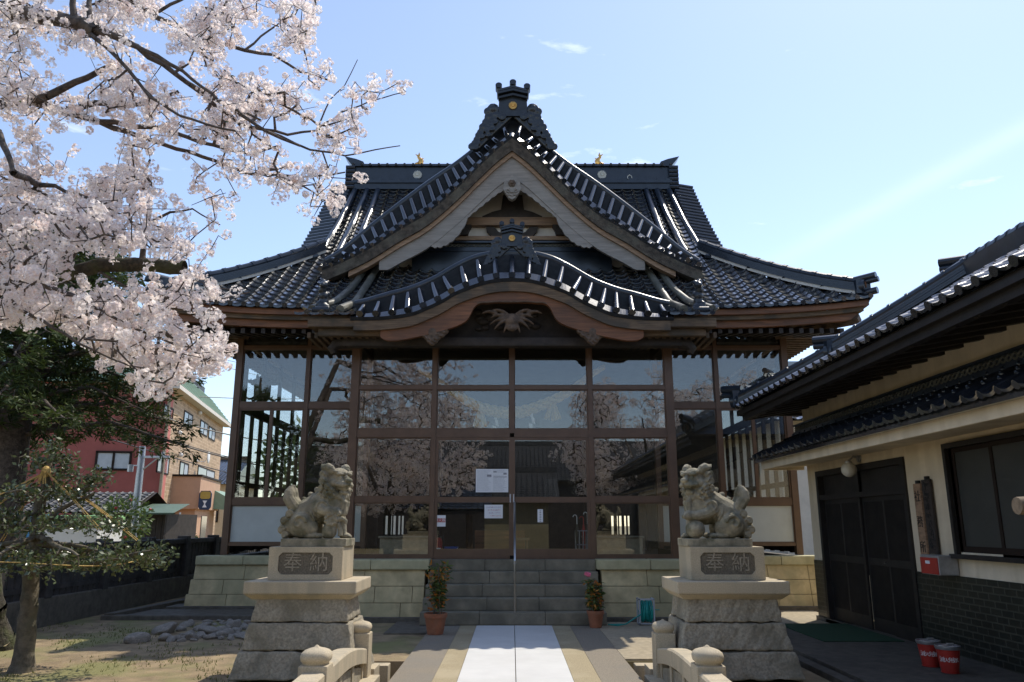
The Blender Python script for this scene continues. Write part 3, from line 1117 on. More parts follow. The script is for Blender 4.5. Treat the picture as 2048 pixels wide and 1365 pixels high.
for sg in (-1, 1):
    b.tube([(sg * (0.02 + 0.1 * math.sin(t)), GY + 0.05, p0 - 0.40 + 0.07 * math.cos(t) + 0.02 * t) for t in np.linspace(0.3, 4.5, 14)], 0.014, 6)
    b.tube([(sg * x, GY + 0.05, p0 - 0.36 - z) for x, z in ((0.0, 0.13), (0.05, 0.1), (0.1, 0.11), (0.15, 0.04))], 0.013, 6)
b.build('gable_pendant', M_wood_silver, bargeboard)
b = MB()
for k in range(6):
    b.ball((0.052 * math.cos(k * PI / 3), GY + 0.04, p0 - 0.2 + 0.052 * math.sin(k * PI / 3)), 0.034, 2, (1, .6, 1))
b.ball((0, GY + 0.03, p0 - 0.2), 0.036, 2)
b.build('rosette', M_wood_carve, bargeboard)

# gable wall with its struts
WY = 16.5
b = MB()
xw = np.linspace(-2.8, 2.8, 41)
b.band([(x, float(gz(x)) - 0.35) for x in xw], [(x, 6.9) for x in xw], WY, WY + 0.1)
b.build('gable_wall', M_plaster, hall)
b = MB()
def wp(u, v, y=WY): return at(u, v, y)
for a, c, d in (((925, 440), (1125, 456), 0.16), ((840, 476), (1210, 484), 0.12)):
    p, q2 = wp(*a), wp(*c)
    b.bbox((p.x, WY - d, q2.z), (q2.x, WY + 0.02, p.z), 0.01)
b.pieces('gable_beam', M_wood_beam, hall)
b = MB()
def silh(pts, y0, y1, q):
    q.prism([(wp(u, v).x, wp(u, v).z) for u, v in pts], y0, y1)
silh([(965, 437), (985, 428), (1002, 424), (1006, 395), (1044, 395), (1048, 424), (1064, 428), (1084, 437), (1084, 440), (965, 440)], WY - 0.12, WY + .01, b)
for sg in (-1, 1):
    silh([(1024 + sg * x, v) for x, v in ((80, 456), (128, 456), (122, 468), (108, 470), (104, 476), (88, 476), (86, 466))], WY - 0.2, WY + .01, b)
    silh([(1024 + sg * x, v) for x, v in ((36, 457), (52, 457), (50, 466), (40, 476), (0, 476), (0, 470), (26, 468))], WY - 0.1, WY + .01, b)
    silh([(1024 + sg * x, v) for x, v in ((100, 440), (150, 440), (165, 470), (128, 470), (120, 456))], WY - 0.1, WY + .01, b)
b.pieces('gable_strut', M_wood_dark, hall)
b = MB()                                                    # little ridge at the foot of the gable wall, with its wave tiles
p, q2 = wp(826, 487, WY - .1), wp(1222, 505, WY - .1)
z0, z1 = q2.z - 0.05, p.z
b.box((p.x, WY - .18, z0 - .5), (q2.x, WY, z0 + 0.04))
b.box((p.x, WY - .20, z0 + .045), (q2.x, WY, z0 + 0.1))
b.box((p.x, WY - .18, z0 + 0.1), (q2.x, WY, z0 + 0.14))
b.box((p.x, WY - .12, z0 + 0.12), (q2.x, WY, z1))
b.box((p.x, WY - .20, z1 - 0.02), (q2.x, WY, z1 + 0.02))
b.build('gable_foot_ridge', M_tile_navy, hall)
b = MB()
for s2 in (0, 1):
    xx = np.linspace(p.x, q2.x, 220)
    b.tube([(x, WY - .128 - 0.004 * s2, z0 + 0.20 + 0.028 * math.sin(x * 2 * PI / 0.19 + s2 * PI)) for x in xx], 0.012, 5)
b.build('wave_tiles', M_tile_old, hall)


# ------------------------------------------------------------------ ornament tiles (oni-gawara) of the two gables
def oni(c, s, name, parent):
    q = MB()
    def P(x, z, y=0.0): return (c[0] + x * s, c[1] + y * s, c[2] + z * s)
    for k, (zz, hw, d) in enumerate(((0.62, 0.33, 0.10), (0.80, 0.315, 0.16), (0.88, 0.33, 0.22), (0.96, 0.30, 0.20))):
        top = 0.15 if k == 0 else 0.055
        if k == 0:
            q.prism([(c[0] + x * s, c[2] + z * s) for x, z in ((-.33, .38), (.33, .38), (.31, .80), (0, .86), (-.31, .80))], c[1] - 0.08 * s, c[1] + 0.12 * s)
        else:
            q.prism([(c[0] + x * s, c[2] + z * s) for x, z in ((-hw, zz - .03), (0, zz + .05), (hw, zz - .03), (hw, zz + .02), (0, zz + .105), (-hw, zz + .02))], c[1] - d * s, c[1] + 0.12 * s)
    for x, zb, zt in ((-.31, .82, 1.16), (0, .98, 1.24), (.31, .82, 1.14)):
        q.tube([P(x * .96, zb, -.02), P(x * 1.02, zt - .12, -.1)], [0.055 * s, 0.05 * s], 8)
        q.tube([P(x * 1.02, zt - .10, .02), P(x * 1.02, zt - .06, -.16)], 0.075 * s, 12)
    body = MB()
    poly = [(-.34, .62), (-.52, .46), (-.60, .22), (-.66, .02), (-.90, -.38), (-.78, -.42), (-.42, -.02), (0, .40)]
    body.prism([(c[0] + x * s, c[2] + z * s) for x, z in poly + [(-x, z) for x, z in poly[-2::-1]]], c[1] - 0.03 * s, c[1] + 0.12 * s)
    for sg in (-1, 1):
        for x, z, r in ((.44, .55, .12), (.55, .48, .09), (.54, .34, .085), (.40, .40, .085), (.24, .36, .08), (.60, .22, .075), (.50, .2, .07), (.40, .24, .06),
                        (.66, .10, .085), (.58, .04, .06), (.72, -.02, .06), (.76, -.1, .065), (.68, -.12, .05), (.80, -.2, .06), (.84, -.28, .06), (.77, -.27, .05),
                        (.90, -.37, .075), (.82, -.38, .06), (.46, .08, .06), (.55, -.08, .05)):
            body.ball(P(sg * x, z, -.06), r * s, 2, (1, .8, 1))
            body.tube([P(sg * x + r * .95 * math.cos(t), z + r * .95 * math.sin(t), -.09) for t in np.linspace(0, 2 * PI, 10)], 0.025 * s, 5)
    me = sculpt(body, 0.012 * s + 0.003, 3, name)
    o = link_mesh(name, me, M_orn, parent)
    q.build('ornament_crown', M_orn, o, smooth=35)
    crest((c[0], c[1] - 0.085 * s, c[2] + 0.62 * s), 0.085 * s + 0.01, M_gold, o)
    return o


az = at(1027, 268, GY - .05).z
oni((0.02, GY - 0.02, az + 0.03), 0.985, 'ridge_ornament', gable_roof)

# ------------------------------------------------------------------ the curved porch gable
KW = 2.86
dense = np.linspace(0, KW, 600)
arc = np.concatenate([[0], np.cumsum(np.hypot(np.diff(dense), np.diff(zk(dense))))])
pos = np.interp(np.arange(0.0, arc[-1], 0.283), arc, dense)
b = MB()
for i, x in enumerate(pos):
    for sg in ((-1, 1) if i else (1,)):
        z0, z1 = float(zk(x)), float(zkr(x))
        L = 0.86 if x < 2.3 else 0.72
        sl_ = (float(zk(x + .05)) - float(zk(max(0, x - .05)))) / .1
        xr = x - .30 * sl_ * (1 if i else 0)
        z1 = float(zkr(xr))
        X_ = lambda f: sg * (x + (xr - x) * f)
        b.tube([(X_(0), KY - 0.03, z0 + 0.03), (X_(.62 * L), KY + 0.40 * L * 0.6, z0 + (z1 - z0) * L * 0.62), (X_(L), KY + 0.40 * L, z0 + (z1 - z0) * L), (X_(L), KY + 0.42 * L, z0 + (z1 - z0) * L - 0.04)], [0.062, 0.056, 0.045, 0.02], 12)
xk = np.linspace(-KW, KW, 101)
g2 = np.array([[(x, KY + y, (1 - s) * float(zk(x)) + s * float(zkr(x)) + dz) for y, s, dz in ((0.03, 0, -0.08), (0.0, 0, -0.02), (0.12, 0.28, -0.03), (0.16, 0.28, -0.07), (0.16, .46, -.05), (.24, .46, -.08), (.24, .72, -.05), (.32, .72, -.08), (.32, 1, -.04), (0.4, 1, 0))] for x in xk])
porch_roof = b.build('porch_verge_tiles', M_roll, hall, smooth=40)
q = MB(); q.grid(g2[:, 3:]); q.build('porch_under_tiles', M_under, porch_roof)
q = MB(); q.grid(g2[:, 1:4]); q.build('porch_pan_tiles', M_roll, porch_roof)
q = MB(); q.grid(g2[:, :2]); q.build('porch_tile_edge', M_under, porch_roof)
b = MB()
b.tube([(x, KY + 0.41, float(zkr(x)) + 0.02) for x in xk], 0.07, 10)
b.build('porch_rim', M_tile_navy, porch_roof, smooth=True)
_dk = np.linspace(0, KW, 500)
_ak = np.concatenate([[0], np.cumsum(np.hypot(np.diff(_dk), np.diff(zkr(_dk))))])


def porch_S(sg):
    def S(a, b):
        x = np.interp(_ak[-1] - b, _ak, _dk)
        return sg * x, a, zkr(x)
    return S


def m_po(a, b):
    x = np.interp(_ak[-1] - b, _ak, _dk)
    return zm(a) < zkr(x) + 0.05


link_mesh('porch_roof', tile_mesh('porch_roof', [tiles(porch_S(1), 12, int(_ak[-1] / 0.235), a0=KY + 0.41, mask=m_po),
                                                   tiles(porch_S(-1), 12, int(_ak[-1] / 0.235), a0=KY + 0.41, mask=m_po)]), M_tile, hall)
kz = float(zkr(0))
b = MB()
b.box((-0.14, KY + 0.35, kz - .05), (0.14, 16.2, kz + 0.16))
b.tube([(0, KY + 0.35, kz + 0.2), (0, 16.2, kz + 0.2)], 0.08, 10)
b.build('porch_ridge', M_tile_navy, porch_roof, smooth=35)
oz = at(1025, 500, KY + .3).z
oni((0.0, KY + 0.33, oz - 0.16), 0.60, 'porch_ridge_ornament', porch_roof)

# boards of the curved gable
def kb(x): return _kb(np.abs(x))
xk1 = np.linspace(-2.80, 2.80, 91)
b = MB()
b.band([(x, float(zk(x)) - 0.06) for x in xk1], [(x, float(zk(x)) - 0.25) for x in xk1], KY + 0.04, KY + 0.22)
b.build('porch_edge_board', M_wood_grey, hall)
xk2 = np.linspace(-2.33, 2.33, 141)
b = MB()
b.band([(x, float(zk(x)) - 0.235) for x in xk2], [(x, min(float(kb(x)), float(zk(x)) - 0.26)) for x in xk2], KY + 0.10, KY + 0.20)
b.build('curved_gable_board', M_wood_red, hall)
b = MB()                                                    # bead along the lower edge
b.tube([(x, KY + 0.10, float(kb(x)) + 0.012) for x in np.linspace(-0.62, 0.62, 40)], 0.014, 6)
b.build('gable_board_bead', M_wood_carve, hall)
b = MB()                                                    # vault under the porch roof
xv = np.linspace(-2.8, 2.8, 61)
b.grid(np.array([[(x, y, float(zk(x)) - 0.2) for y in (KY + 0.2, 14.5)] for x in xv]))
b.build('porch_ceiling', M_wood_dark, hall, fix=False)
for sg in (-1, 1):
    b = MB()
    b.bbox((sg * 2.45, KY + 0.06, 4.96), (sg * 3.62, KY + 0.2, 5.115), 0.01)
    b.bbox((sg * 2.3, KY + 0.2, 4.83), (sg * 3.46, KY + 0.34, 4.96), 0.01)
    for k in range(12):
        b.box((sg * (2.2 + k * 0.13), KY + 0.36, 4.83), (sg * (2.26 + k * 0.13), 14.6, 4.93))
    b.box((sg * 3.5, KY + 0.1, 5.0), (sg * 3.62, 14.7, 5.12))
    b.grid(np.array([[(sg * x, y, 5.0 + (y - KY) * .3) for y in (KY + .2, 14.8)] for x in (2.2, 3.6)]))
    b.build('porch_eave_boards', M_wood_grey, hall)
b = MB()
b.bbox((-3.08, 13.75, 4.70), (3.08, 13.98, 4.86), 0.02)
for sg in (-1, 1):
    b.tube([(sg * 3.05, 13.86, 4.78), (sg * 3.2, 13.86, 4.76), (sg * 3.28, 13.86, 4.66), (sg * 3.24, 13.86, 4.58)], [0.11, 0.11, 0.09, 0.05], 10)
b.build('porch_beam', M_wood_dark, hall, smooth=35)
b = MB()
xv = np.linspace(-2.75, 2.75, 61)
b.band([(x, float(zk(x)) - .17) for x in xv], [(x, 4.84) for x in xv], 14.0, 14.1)
for k in range(18):
    b.ball((random.uniform(-.7, .7), 13.98, random.uniform(5.05, 5.45)), random.uniform(.05, .1), 2, (1.3, .5, .8))
b.build('porch_inner_panel', M_wood_dark, hall, smooth=40)

# carved leaf piece under the arch and the two hanging pendants
q = MB()
cc = at(1024, 640, 13.55)
for sg in (-1, 1):
    for k, (dx, dz, L, an) in enumerate(((.05, .02, .34, 0.05), (.05, 0, .36, -.25), (.05, -.02, .32, -.55), (.04, .06, .36, .3), (.03, -.06, .22, -1.0), (.25, .08, .3, .1))):
        pts = [(cc.x + sg * (dx + L * t * math.cos(an)), 13.56 - 0.04 * math.sin(t * 3), cc.z + dz + L * t * math.sin(an) + 0.05 * math.sin(t * PI)) for t in np.linspace(0, 1, 7)]
        q.tube(pts, [0.05, 0.055, 0.055, 0.05, 0.042, 0.03, 0.012], 8, flat=0.6)
q.ball((cc.x, 13.52, cc.z - .02), 0.13, 3, (1, .7, 1))
q.ball((cc.x, 13.50, cc.z - .16), 0.09, 3, (1, .7, .8))
link_mesh('leaf_carving', sculpt(q, 0.013, 3), M_wood_carve, hall)
for u in (865, 1185):
    q = MB()
    c2 = at(u, 665, 13.45)
    for x, z, r in ((0, -.19, .06), (0, -.10, .09), (-.08, -.08, .08), (.08, -.08, .08), (-.16, -.03, .075), (.16, -.03, .075), (-.23, .02, .06), (.23, .02, .06), (0, 0, .12), (-.05, -.15, .06), (.05, -.15, .06)):
        q.ball((c2.x + x, 13.46, c2.z + z), r, 2, (1, .6, 1))
        q.tube([(c2.x + x + r * .6 * math.cos(t), 13.41, c2.z + z + r * .6 * math.sin(t)) for t in np.linspace(0, 5, 8)], 0.014, 5)
    link_mesh('porch_pendant', sculpt(q, 0.011, 2), M_wood_carve, hall)


# ---- rolls and corner figures of the porch roof
def on_roof(u, v, up=0.05):
    lo, hi = 13.2, 18.5
    for _ in range(50):
        m = (lo + hi) / 2
        if at(u, v, m).z > float(zm(m)) + up: lo = m
        else: hi = m
    return at(u, v, lo)


b = MB()
for L in ([(1290, 527), (1300, 546), (1325, 585), (1372, 619)], [(1312, 527), (1325, 548), (1347, 577), (1384, 606)]):
    pr = [on_roof(u, v, 0.08) for u, v in L]
    f_x = curve([(p.y, p.x) for p in pr])
    for sg in (-1, 1):
        b.tube([(sg * float(f_x(y)), y, float(zm(y)) + 0.07) for y in np.linspace(13.35, 16.8, 16)], 0.075, 9)
b.pieces('porch_roof_roll', M_tile_old, hall, smooth=True)
for u in (645, 1399):
    q = MB()
    c2 = at(u, 628, 13.5)
    c2.z = float(zm(13.5)) + 0.02
    sg = 1 if u > 1024 else -1
    for x, y, z, r in ((0, 0, .06, .11), (.05, 0, .05, .09), (-.05, 0, .05, .09), (0, .03, .18, .09), (0, 0, .28, .085), (.02, -.03, .38, .075), (-.01, -.06, .47, .08), (0, -.12, .45, .05),
                       (.03, .02, .55, .06), (-.05, 0, .53, .05), (.05, .05, .3, .06), (-.06, .05, .33, .05), (.06, -.03, .12, .06), (0, .1, .2, .08)):
        q.ball((c2.x + sg * x, c2.y + y, c2.z + z), r, 2)
    q.tube([(c2.x - .15, c2.y - .12, c2.z - .02), (c2.x + .15, c2.y - .12, c2.z - .02)], 0.07, 10)
    link_mesh('corner_guardian', sculpt(q, 0.013, 2), M_orn, hall)
    q = MB()
    q.tube([(c2.x + sg * .05, c2.y - .05, c2.z), (c2.x + sg * .2, c2.y - .1, c2.z - .02), (c2.x + sg * .32, c2.y - .1, c2.z + .04)], [.07, .06, .03], 8)
    q.build('corner_tile', M_tile, hall, smooth=True)
# ------------------------------------------------------------------ glass porch of the hall
FY, WYF = 14.4, 16.1
Z0, Z1, Z2, Z3, Z4, Z5 = 0.96, 1.99, 3.19, 4.04, 4.86, 5.30
CX = [-2.93, -1.44, 0.0, 1.45, 2.93]
WX = 5.72


def window(name, x0, x1, z0, z1, y, m_frame, m_pane, parent=None, fw=0.045, d=0.06, label=None):
    """a framed pane in an xz wall at y"""
    q = MB()
    q.box((x0, y - d / 2, z0), (x0 + fw, y + d / 2, z1))
    q.box((x1 - fw, y - d / 2, z0), (x1, y + d / 2, z1))
    q.box((x0 + fw, y - d / 2, z0), (x1 - fw, y + d / 2, z0 + fw))
    q.box((x0 + fw, y - d / 2, z1 - fw), (x1 - fw, y + d / 2, z1))
    o = q.build(name, m_frame, parent or hall)
    p = MB()
    p.box((x0 + fw, y - 0.004, z0 + fw), (x1 - fw, y + 0.004, z1 - fw))
    p.build('pane', m_pane, o)
    if label: o['label'] = label
    return o


b = MB()
for i, x in enumerate(CX):
    w = 0.075 if i in (0, 4) else 0.04
    b.box((x - w, FY - 0.07, Z0), (x + w, FY + 0.07, Z5) if i != 2 else (x + w, FY + 0.07, Z5))
b2 = MB()
for i in range(4):
    xa, xb = CX[i] + (0.075 if i == 0 else 0.04), CX[i + 1] - (0.075 if i == 3 else 0.04)
    for zc, h in ((Z0 + 0.03, 0.03), (Z2, 0.075), (Z3, 0.035), (Z4 + 0.02, 0.03)):
        b2.box((xa, FY - 0.055, zc - h), (xb, FY + 0.055, zc + h))
b = MB()
for i, x in enumerate(CX):
    w = 0.075 if i in (0, 4) else 0.04
    b.box((x - w, FY - 0.07, Z2 if i == 2 else Z0), (x + w, FY + 0.07, Z5))
b.pieces('window_post', M_frame, hall)
b2.pieces('window_rail', M_frame, hall)
for i in range(4):
    xa, xb = CX[i] + (0.075 if i == 0 else 0.04), CX[i + 1] - (0.075 if i == 3 else 0.04)
    window('window', xa, xb, Z3 + .035, Z4 - .01, FY, M_frame, M_glass, fw=0.02)
    window('window', xa, xb, Z2 + .075, Z3 - .035, FY, M_frame, M_glass, fw=0.02)
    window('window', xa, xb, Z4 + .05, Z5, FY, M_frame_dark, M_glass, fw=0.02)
    if i in (0, 3):
        window('window', xa, xb, Z1 + .05, Z2 - .075, FY, M_frame, M_glass, fw=0.02)
        window('window', xa, xb, Z0 + .06, Z1 - .05, FY, M_frame, M_glass, fw=0.02)
        q = MB()
        q.box((xa, FY - .05, Z1 - .05), (xb, FY + .05, Z1 + .05))
        q.build('window_rail', M_frame, hall)
# the two sliding doors
for xa, xb, sg in ((CX[1] + .04, 0.0, -1), (0.0, CX[3] - .04, 1)):
    y = FY - 0.02
    q = MB()
    st = 0.055
    q.box((xa, y - .025, Z0 + .06), (xa + st, y + .025, Z2 - .075))
    q.box((xb - st, y - .025, Z0 + .06), (xb, y + .025, Z2 - .075))
    for za, zb in ((Z0 + .06, Z0 + .17), (Z1 - .05, Z1 + .05), (Z2 - .13, Z2 - .075)):
        q.box((xa + st, y - .024, za), (xb - st, y + .024, zb))
    dr = q.build('sliding_door', M_frame, hall)
    for za, zb in ((Z0 + .17, Z1 - .05), (Z1 + .05, Z2 - .13)):
        p = MB()
        p.box((xa + st, y - .004, za), (xb - st, y + .004, zb))
        p.build('pane', M_glass, dr)
    q = MB()
    xh = -0.03 if sg < 0 else 0.03
    q.bbox((xh - .012, y - .035, Z1 - .05), (xh + .012, y - .02, Z1 + .1), .004)
    q.build('door_handle', M_galv, dr)

# wings of the porch
for sg in (-1, 1):
    q = MB()
    xs_ = [2.93, 4.27, WX]
    q.box((sg * (WX - .06), WYF - .07, 0.97), (sg * (WX + .07), WYF + .07, 5.5))
    q.box((sg * 4.23, WYF - .06, 1.2), (sg * 4.31, WYF + .06, 5.5))
    q.box((sg * 2.93, WYF - .06, 0.97), (sg * 3.02, WYF + .06, 5.5))
    q.pieces('window_post', M_frame, hall)
    q = MB()
    for xa, xb in ((3.02, 4.23), (4.31, WX - .06)):
        for zc, h in ((5.2, .035), (3.96, .065), (2.0, .06), (1.17, .03)):
            q.box((sg * xa, WYF - .05, zc - h), (sg * xb, WYF + .05, zc + h))
    q.pieces('window_rail', M_frame, hall)
    for xa, xb in ((3.02, 4.23), (4.31, WX - .06)):
        a_, b_ = sorted((sg * xa, sg * xb))
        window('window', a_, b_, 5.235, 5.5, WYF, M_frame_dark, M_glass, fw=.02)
        window('window', a_, b_, 4.025, 5.165, WYF, M_frame, M_glass, fw=.02)
        if xa < 4: window('window', a_, b_, 2.06, 3.895, WYF, M_frame, M_glass, fw=.02)
        else:
            mid = (a_ + b_) / 2
            window('window', a_, mid, 2.06, 3.895, WYF, M_frame, M_glass, fw=.035)
            window('window', mid, b_, 2.06, 3.895, WYF, M_frame, M_glass, fw=.035)
        window('window', a_, b_, 1.2, 1.94, WYF, M_frame, M_frost, fw=.02, label='frosted lower window pane')
    # return wall between bay and wing
    q = MB()
    q.box((sg * 2.90, FY + .07, .97), (sg * 2.96, WYF - .06, 1.1))
    q.box((sg * 2.90, FY + .07, 3.9), (sg * 2.96, WYF - .06, 4.0))
    q.box((sg * 2.90, FY + .07, 4.9), (sg * 2.96, WYF - .06, 5.6))
    q.pieces('return_wall_rail', M_frame_dark, hall)
    # side wall: glass with upright bars
    ye = 21.4
    q = MB()
    n = 8
    for k in range(n + 1):
        y = WYF + .35 + (ye - WYF - .35) * k / n
        w = .035 if k % 2 else .05
        q.box((sg * (WX - .05), y - w, 1.0), (sg * (WX + .02), y + w, 3.90 if k % 2 else 5.5))
    for zc, h in ((5.2, .04), (3.96, .09), (2.38, .05), (2.05, .05), (1.1, .08)):
        q.box((sg * (WX - .05), WYF + .07, zc - h), (sg * (WX + .04), ye, zc + h))
    sw = q.build('side_window', M_frame_dark, hall)
    p = MB()
    p.box((sg * (WX - .004), WYF + .07, 2.05), (sg * (WX + .004), ye, 5.3))
    p.build('pane', M_glass_side, sw)
    p = MB()
    p.box((sg * (WX - .006), WYF + .07, 1.1), (sg * (WX + .006), ye, 2.05))
    p.build('lower_panel', M_frost, sw)
b = MB()
b.box((-WX, WYF - .03, 5.5), (WX, WYF + .05, 5.75))
b.box((-2.93, FY - .03, 5.30), (2.93, FY + .05, 5.48))
b.pieces('upper_panel', M_black_wood, hall)

# ---- inside: floor, ceiling, inner wall with its slit openings
b = MB()
b.box((-2.9, 14.3, 0.7), (2.9, 16.0, 0.94))
b.box((-5.7, 16.0, 0.7), (5.7, 25.0, 0.94))
b.build('porch_floor', M_wood_dark, hall)
b = MB()
b.box((-5.7, 16.2, 5.35), (5.7, 25, 5.42))
b.box((-2.9, 14.5, 5.35), (2.9, 16.2, 5.42))
b.build('porch_inner_ceiling', M_wood_dark, hall)
IW = 21.2
b = MB()
slits = []
for u0 in (790, 1243):
    c = at(u0, 1052, IW)
    slits.append((c.x - .33, c.x + .33))
xs_ = [-5.64, slits[0][0], slits[0][1], slits[1][0], slits[1][1], 5.64]
za, zb = 1.30, 1.78
for i in range(5):
    if i in (1, 3):
        b.box((xs_[i], IW, .94), (xs_[i + 1], IW + .1, za))
        b.box((xs_[i], IW, zb), (xs_[i + 1], IW + .1, 5.4))
        x0, x1 = xs_[i], xs_[i + 1]
        for f0, f1 in ((0, .1), (.2, .33), (.37, .42), (.52, .62), (.70, .76), (.84, 1.0)):
            b.box((x0 + f0 * (x1 - x0), IW + .01, za), (x0 + f1 * (x1 - x0), IW + .09, zb))
    else:
        b.box((xs_[i], IW, .94), (xs_[i + 1], IW + .1, 5.4))
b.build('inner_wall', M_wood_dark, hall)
b = MB()
for sg in (-1, 1):
    b.box((sg * 5.72, 21.4, .0), (sg * 5.6, 25, 5.5))
    b.box((sg * 4.3, IW - .15, .94), (sg * 4.55, IW + .15, 5.4))
    b.box((sg * 1.9, IW - .16, .94), (sg * 2.2, IW + .14, 5.4))
b.box((-4.5, IW - .18, 3.9), (4.5, IW - .02, 4.25))
b.pieces('inner_post', M_wood_dark, hall)
b = MB()                                                    # floor rail seen in the wings
for sg in (-1, 1):
    b.box((sg * 3.2, 19.6, 1.85), (sg * 5.5, 19.68, 1.95))
    b.box((sg * 3.2, 19.6, 2.25), (sg * 5.5, 19.68, 2.33))
    for k in range(6):
        x = 3.3 + k * .42
        b.box((sg * x, 19.6, .94), (sg * (x + .07), 19.68, 2.33))
b.build('inner_railing', M_wood_dark, hall)

# ---- foundation
b = MB()
bk = MB()


def course(q, x0, x1, y_bot, y_top, z0, z1, sizes, off):
    """a row of battered blocks along x, front faces leaning back"""
    x = x0
    k = off
    while x < x1 - 0.02:
        w = sizes[k % len(sizes)]
        xe = min(x + w, x1)
        if x1 - xe < 0.18: xe = x1
        q.frustum((x + .004, y_bot, xe - .004, y_bot + .35), (x + .004, y_top, xe - .004, y_top + .3), z0 + .004, z1 - .004, .006)
        x = xe
        k += 1


def stretch(x0, x1, yf, wing):
    q, c = MB(), MB()
    for r in range(3):
        z0 = .80 - (r + 1) * .267
        yb = yf - .06 * (r + 1)
        d = .045 * (r + 1) if wing else 0
        xa, xb = x0 - (d if x0 < 0 else 0), x1 + (d if x0 > 0 else 0)
        course(q, xa, xb, yb, yb + .06, z0, z0 + .267, (0.78, 0.97, 0.64), r + wing)
        if wing:
            sg = 1 if x0 > 0 else -1
            o = 6.06 + d
            y, k = 15.95, r
            while y < 25:
                w = (0.8, 1.0, .66)[k % 3]
                k += 1
                q.box((sg * (o - .3), y + .004, z0 + .004), (sg * o, y + w - .004, z0 + .263))
                y += w
    f = q.build('foundation', M_found, hall)
    if wing: c.box((x0 + .06, 15.7, 0), (x1 - .06, 25, .93))
    else: c.box((x0 + .03, 13.98, 0), (x1 - .03, 15.7, .79))
    c.build('foundation_core', M_concrete_dk, f)
    q = MB()
    y = 15.58 if wing else 13.88
    xa, xb = x0 - .04, x1 + .04
    if not wing: xa, xb = (x0 - .04, x1 + .07) if x0 < 0 else (x0 - .07, x1 + .04)
    elif x0 < 0: xb = x1 - .045
    else: xa = x0 + .045
    x = xa
    while x < xb - .02:
        xe = x + .92
        if xb - xe < .3: xe = xb
        q.bbox((x + .003, y, .80), (xe - .003, y + .5, .965), .018)
        x = xe
    q.build('foundation_cap', M_found_cap, f)
    q = MB()
    if wing: q.box((min(x0, x1 + .0) - .4 if x0 < 0 else x0, 15.3, -.1), (x1 if x0 < 0 else x1 + .4, 15.9, .06))
    else: q.box((x0 - .1, 13.6, -.1), (x1 + .1, 13.9, .05))
    q.build('footing', M_concrete_dk, f)


stretch(-3.3, -1.49, 13.93, 0)
stretch(1.53, 3.3, 13.93, 0)
stretch(-6.06, -3.3, 15.63, 1)
stretch(3.3, 6.06, 15.63, 1)
# ---- steps
b = MB()
for k in range(5):
    y = 13.06 + .27 * k
    xl, xr = -1.47 + .012 * k, 1.51 - .012 * k
    z = .192 * k
    xsx = [xl, xl + .95 + .1 * (k % 2), xl + 2.0 - .1 * (k % 2), xr]
    for i in range(3):
        b.bbox((xsx[i] + .002, y, z), (xsx[i + 1] - .002, y + .4 if k < 4 else 14.42, z + (.19 if k < 4 else .188)), .012)
b.build('steps', M_step, hall)
b = MB()
hx = 0.045
b.tube([(hx, 13.12, .19), (hx, 13.12, .95)], .014, 8)
b.tube([(hx, 13.12, .93), (hx, 13.14, .965), (hx, 13.9, 1.62), (hx, 14.2, 1.90), (hx, 14.36, 1.94)], .019, 8)
b.tube([(hx, 13.12, .95), (hx, 13.12, .98)], .022, 8)
b.build('handrail', M_steel, hall, smooth=True)

# ---- things behind the glass
for sg, lab in ((-1, 'dark bronze hanging lantern behind the glass left of the doors'), (1, 'dark bronze hanging lantern behind the glass beside the white walled annex')):
    c = at(525 if sg < 0 else 1525, 778, 16.9)
    t = thing('hanging_lantern', lab, 'lantern', (c.x, c.y, c.z - .4), group='lanterns hanging in the glass porch')
    q = MB()
    q.lathe([(.10, -.27), (.15, -.25), (.15, -.23), (.22, -.22), (.2, -.19)], c, 6)
    for k in range(6):
        an = 2 * PI * (k + .5) / 6
        q.tube([(c.x + r * math.cos(an), c.y + r * math.sin(an), c.z + z) for r, z in ((.17, -.22), (.27, -.25), (.34, -.2))], [.03, .025, .01], 6)
        q.tube([(c.x + .06 * math.cos(an), c.y + .06 * math.sin(an), c.z - .27), (c.x + .14 * math.cos(an), c.y + .14 * math.sin(an), c.z - .34)], .03, 6)
    q.build('lantern_base', M_bronze, t)
    q = MB()
    q.lathe([(.18, -.2), (.185, .1)], c, 6)
    q.build('lantern_body', M_bronze, t)
    q = MB()
    q.lathe([(.20, .10), (.30, .12), (.24, .17), (.12, .24), (.05, .3), (.05, .33)], c, 6)
    for k in range(6):
        an = 2 * PI * (k + .5) / 6
        q.tube([(c.x + r * math.cos(an), c.y + r * math.sin(an), c.z + z) for r, z in ((.2, .13), (.32, .14), (.40, .2), (.38, .26))], [.045, .04, .03, .012], 6)
    q.build('lantern_roof', M_bronze, t, smooth=35)
    q = MB()
    q.tube([(c.x, c.y, c.z + .3), (c.x, c.y, 5.4)], .008, 5)
    q.tube([(c.x + .05 * math.cos(a_), c.y, c.z + .37 + .05 * math.sin(a_)) for a_ in np.linspace(0, 2 * PI, 12)], .01, 5)
    q.build('hanger', M_bronze, t)

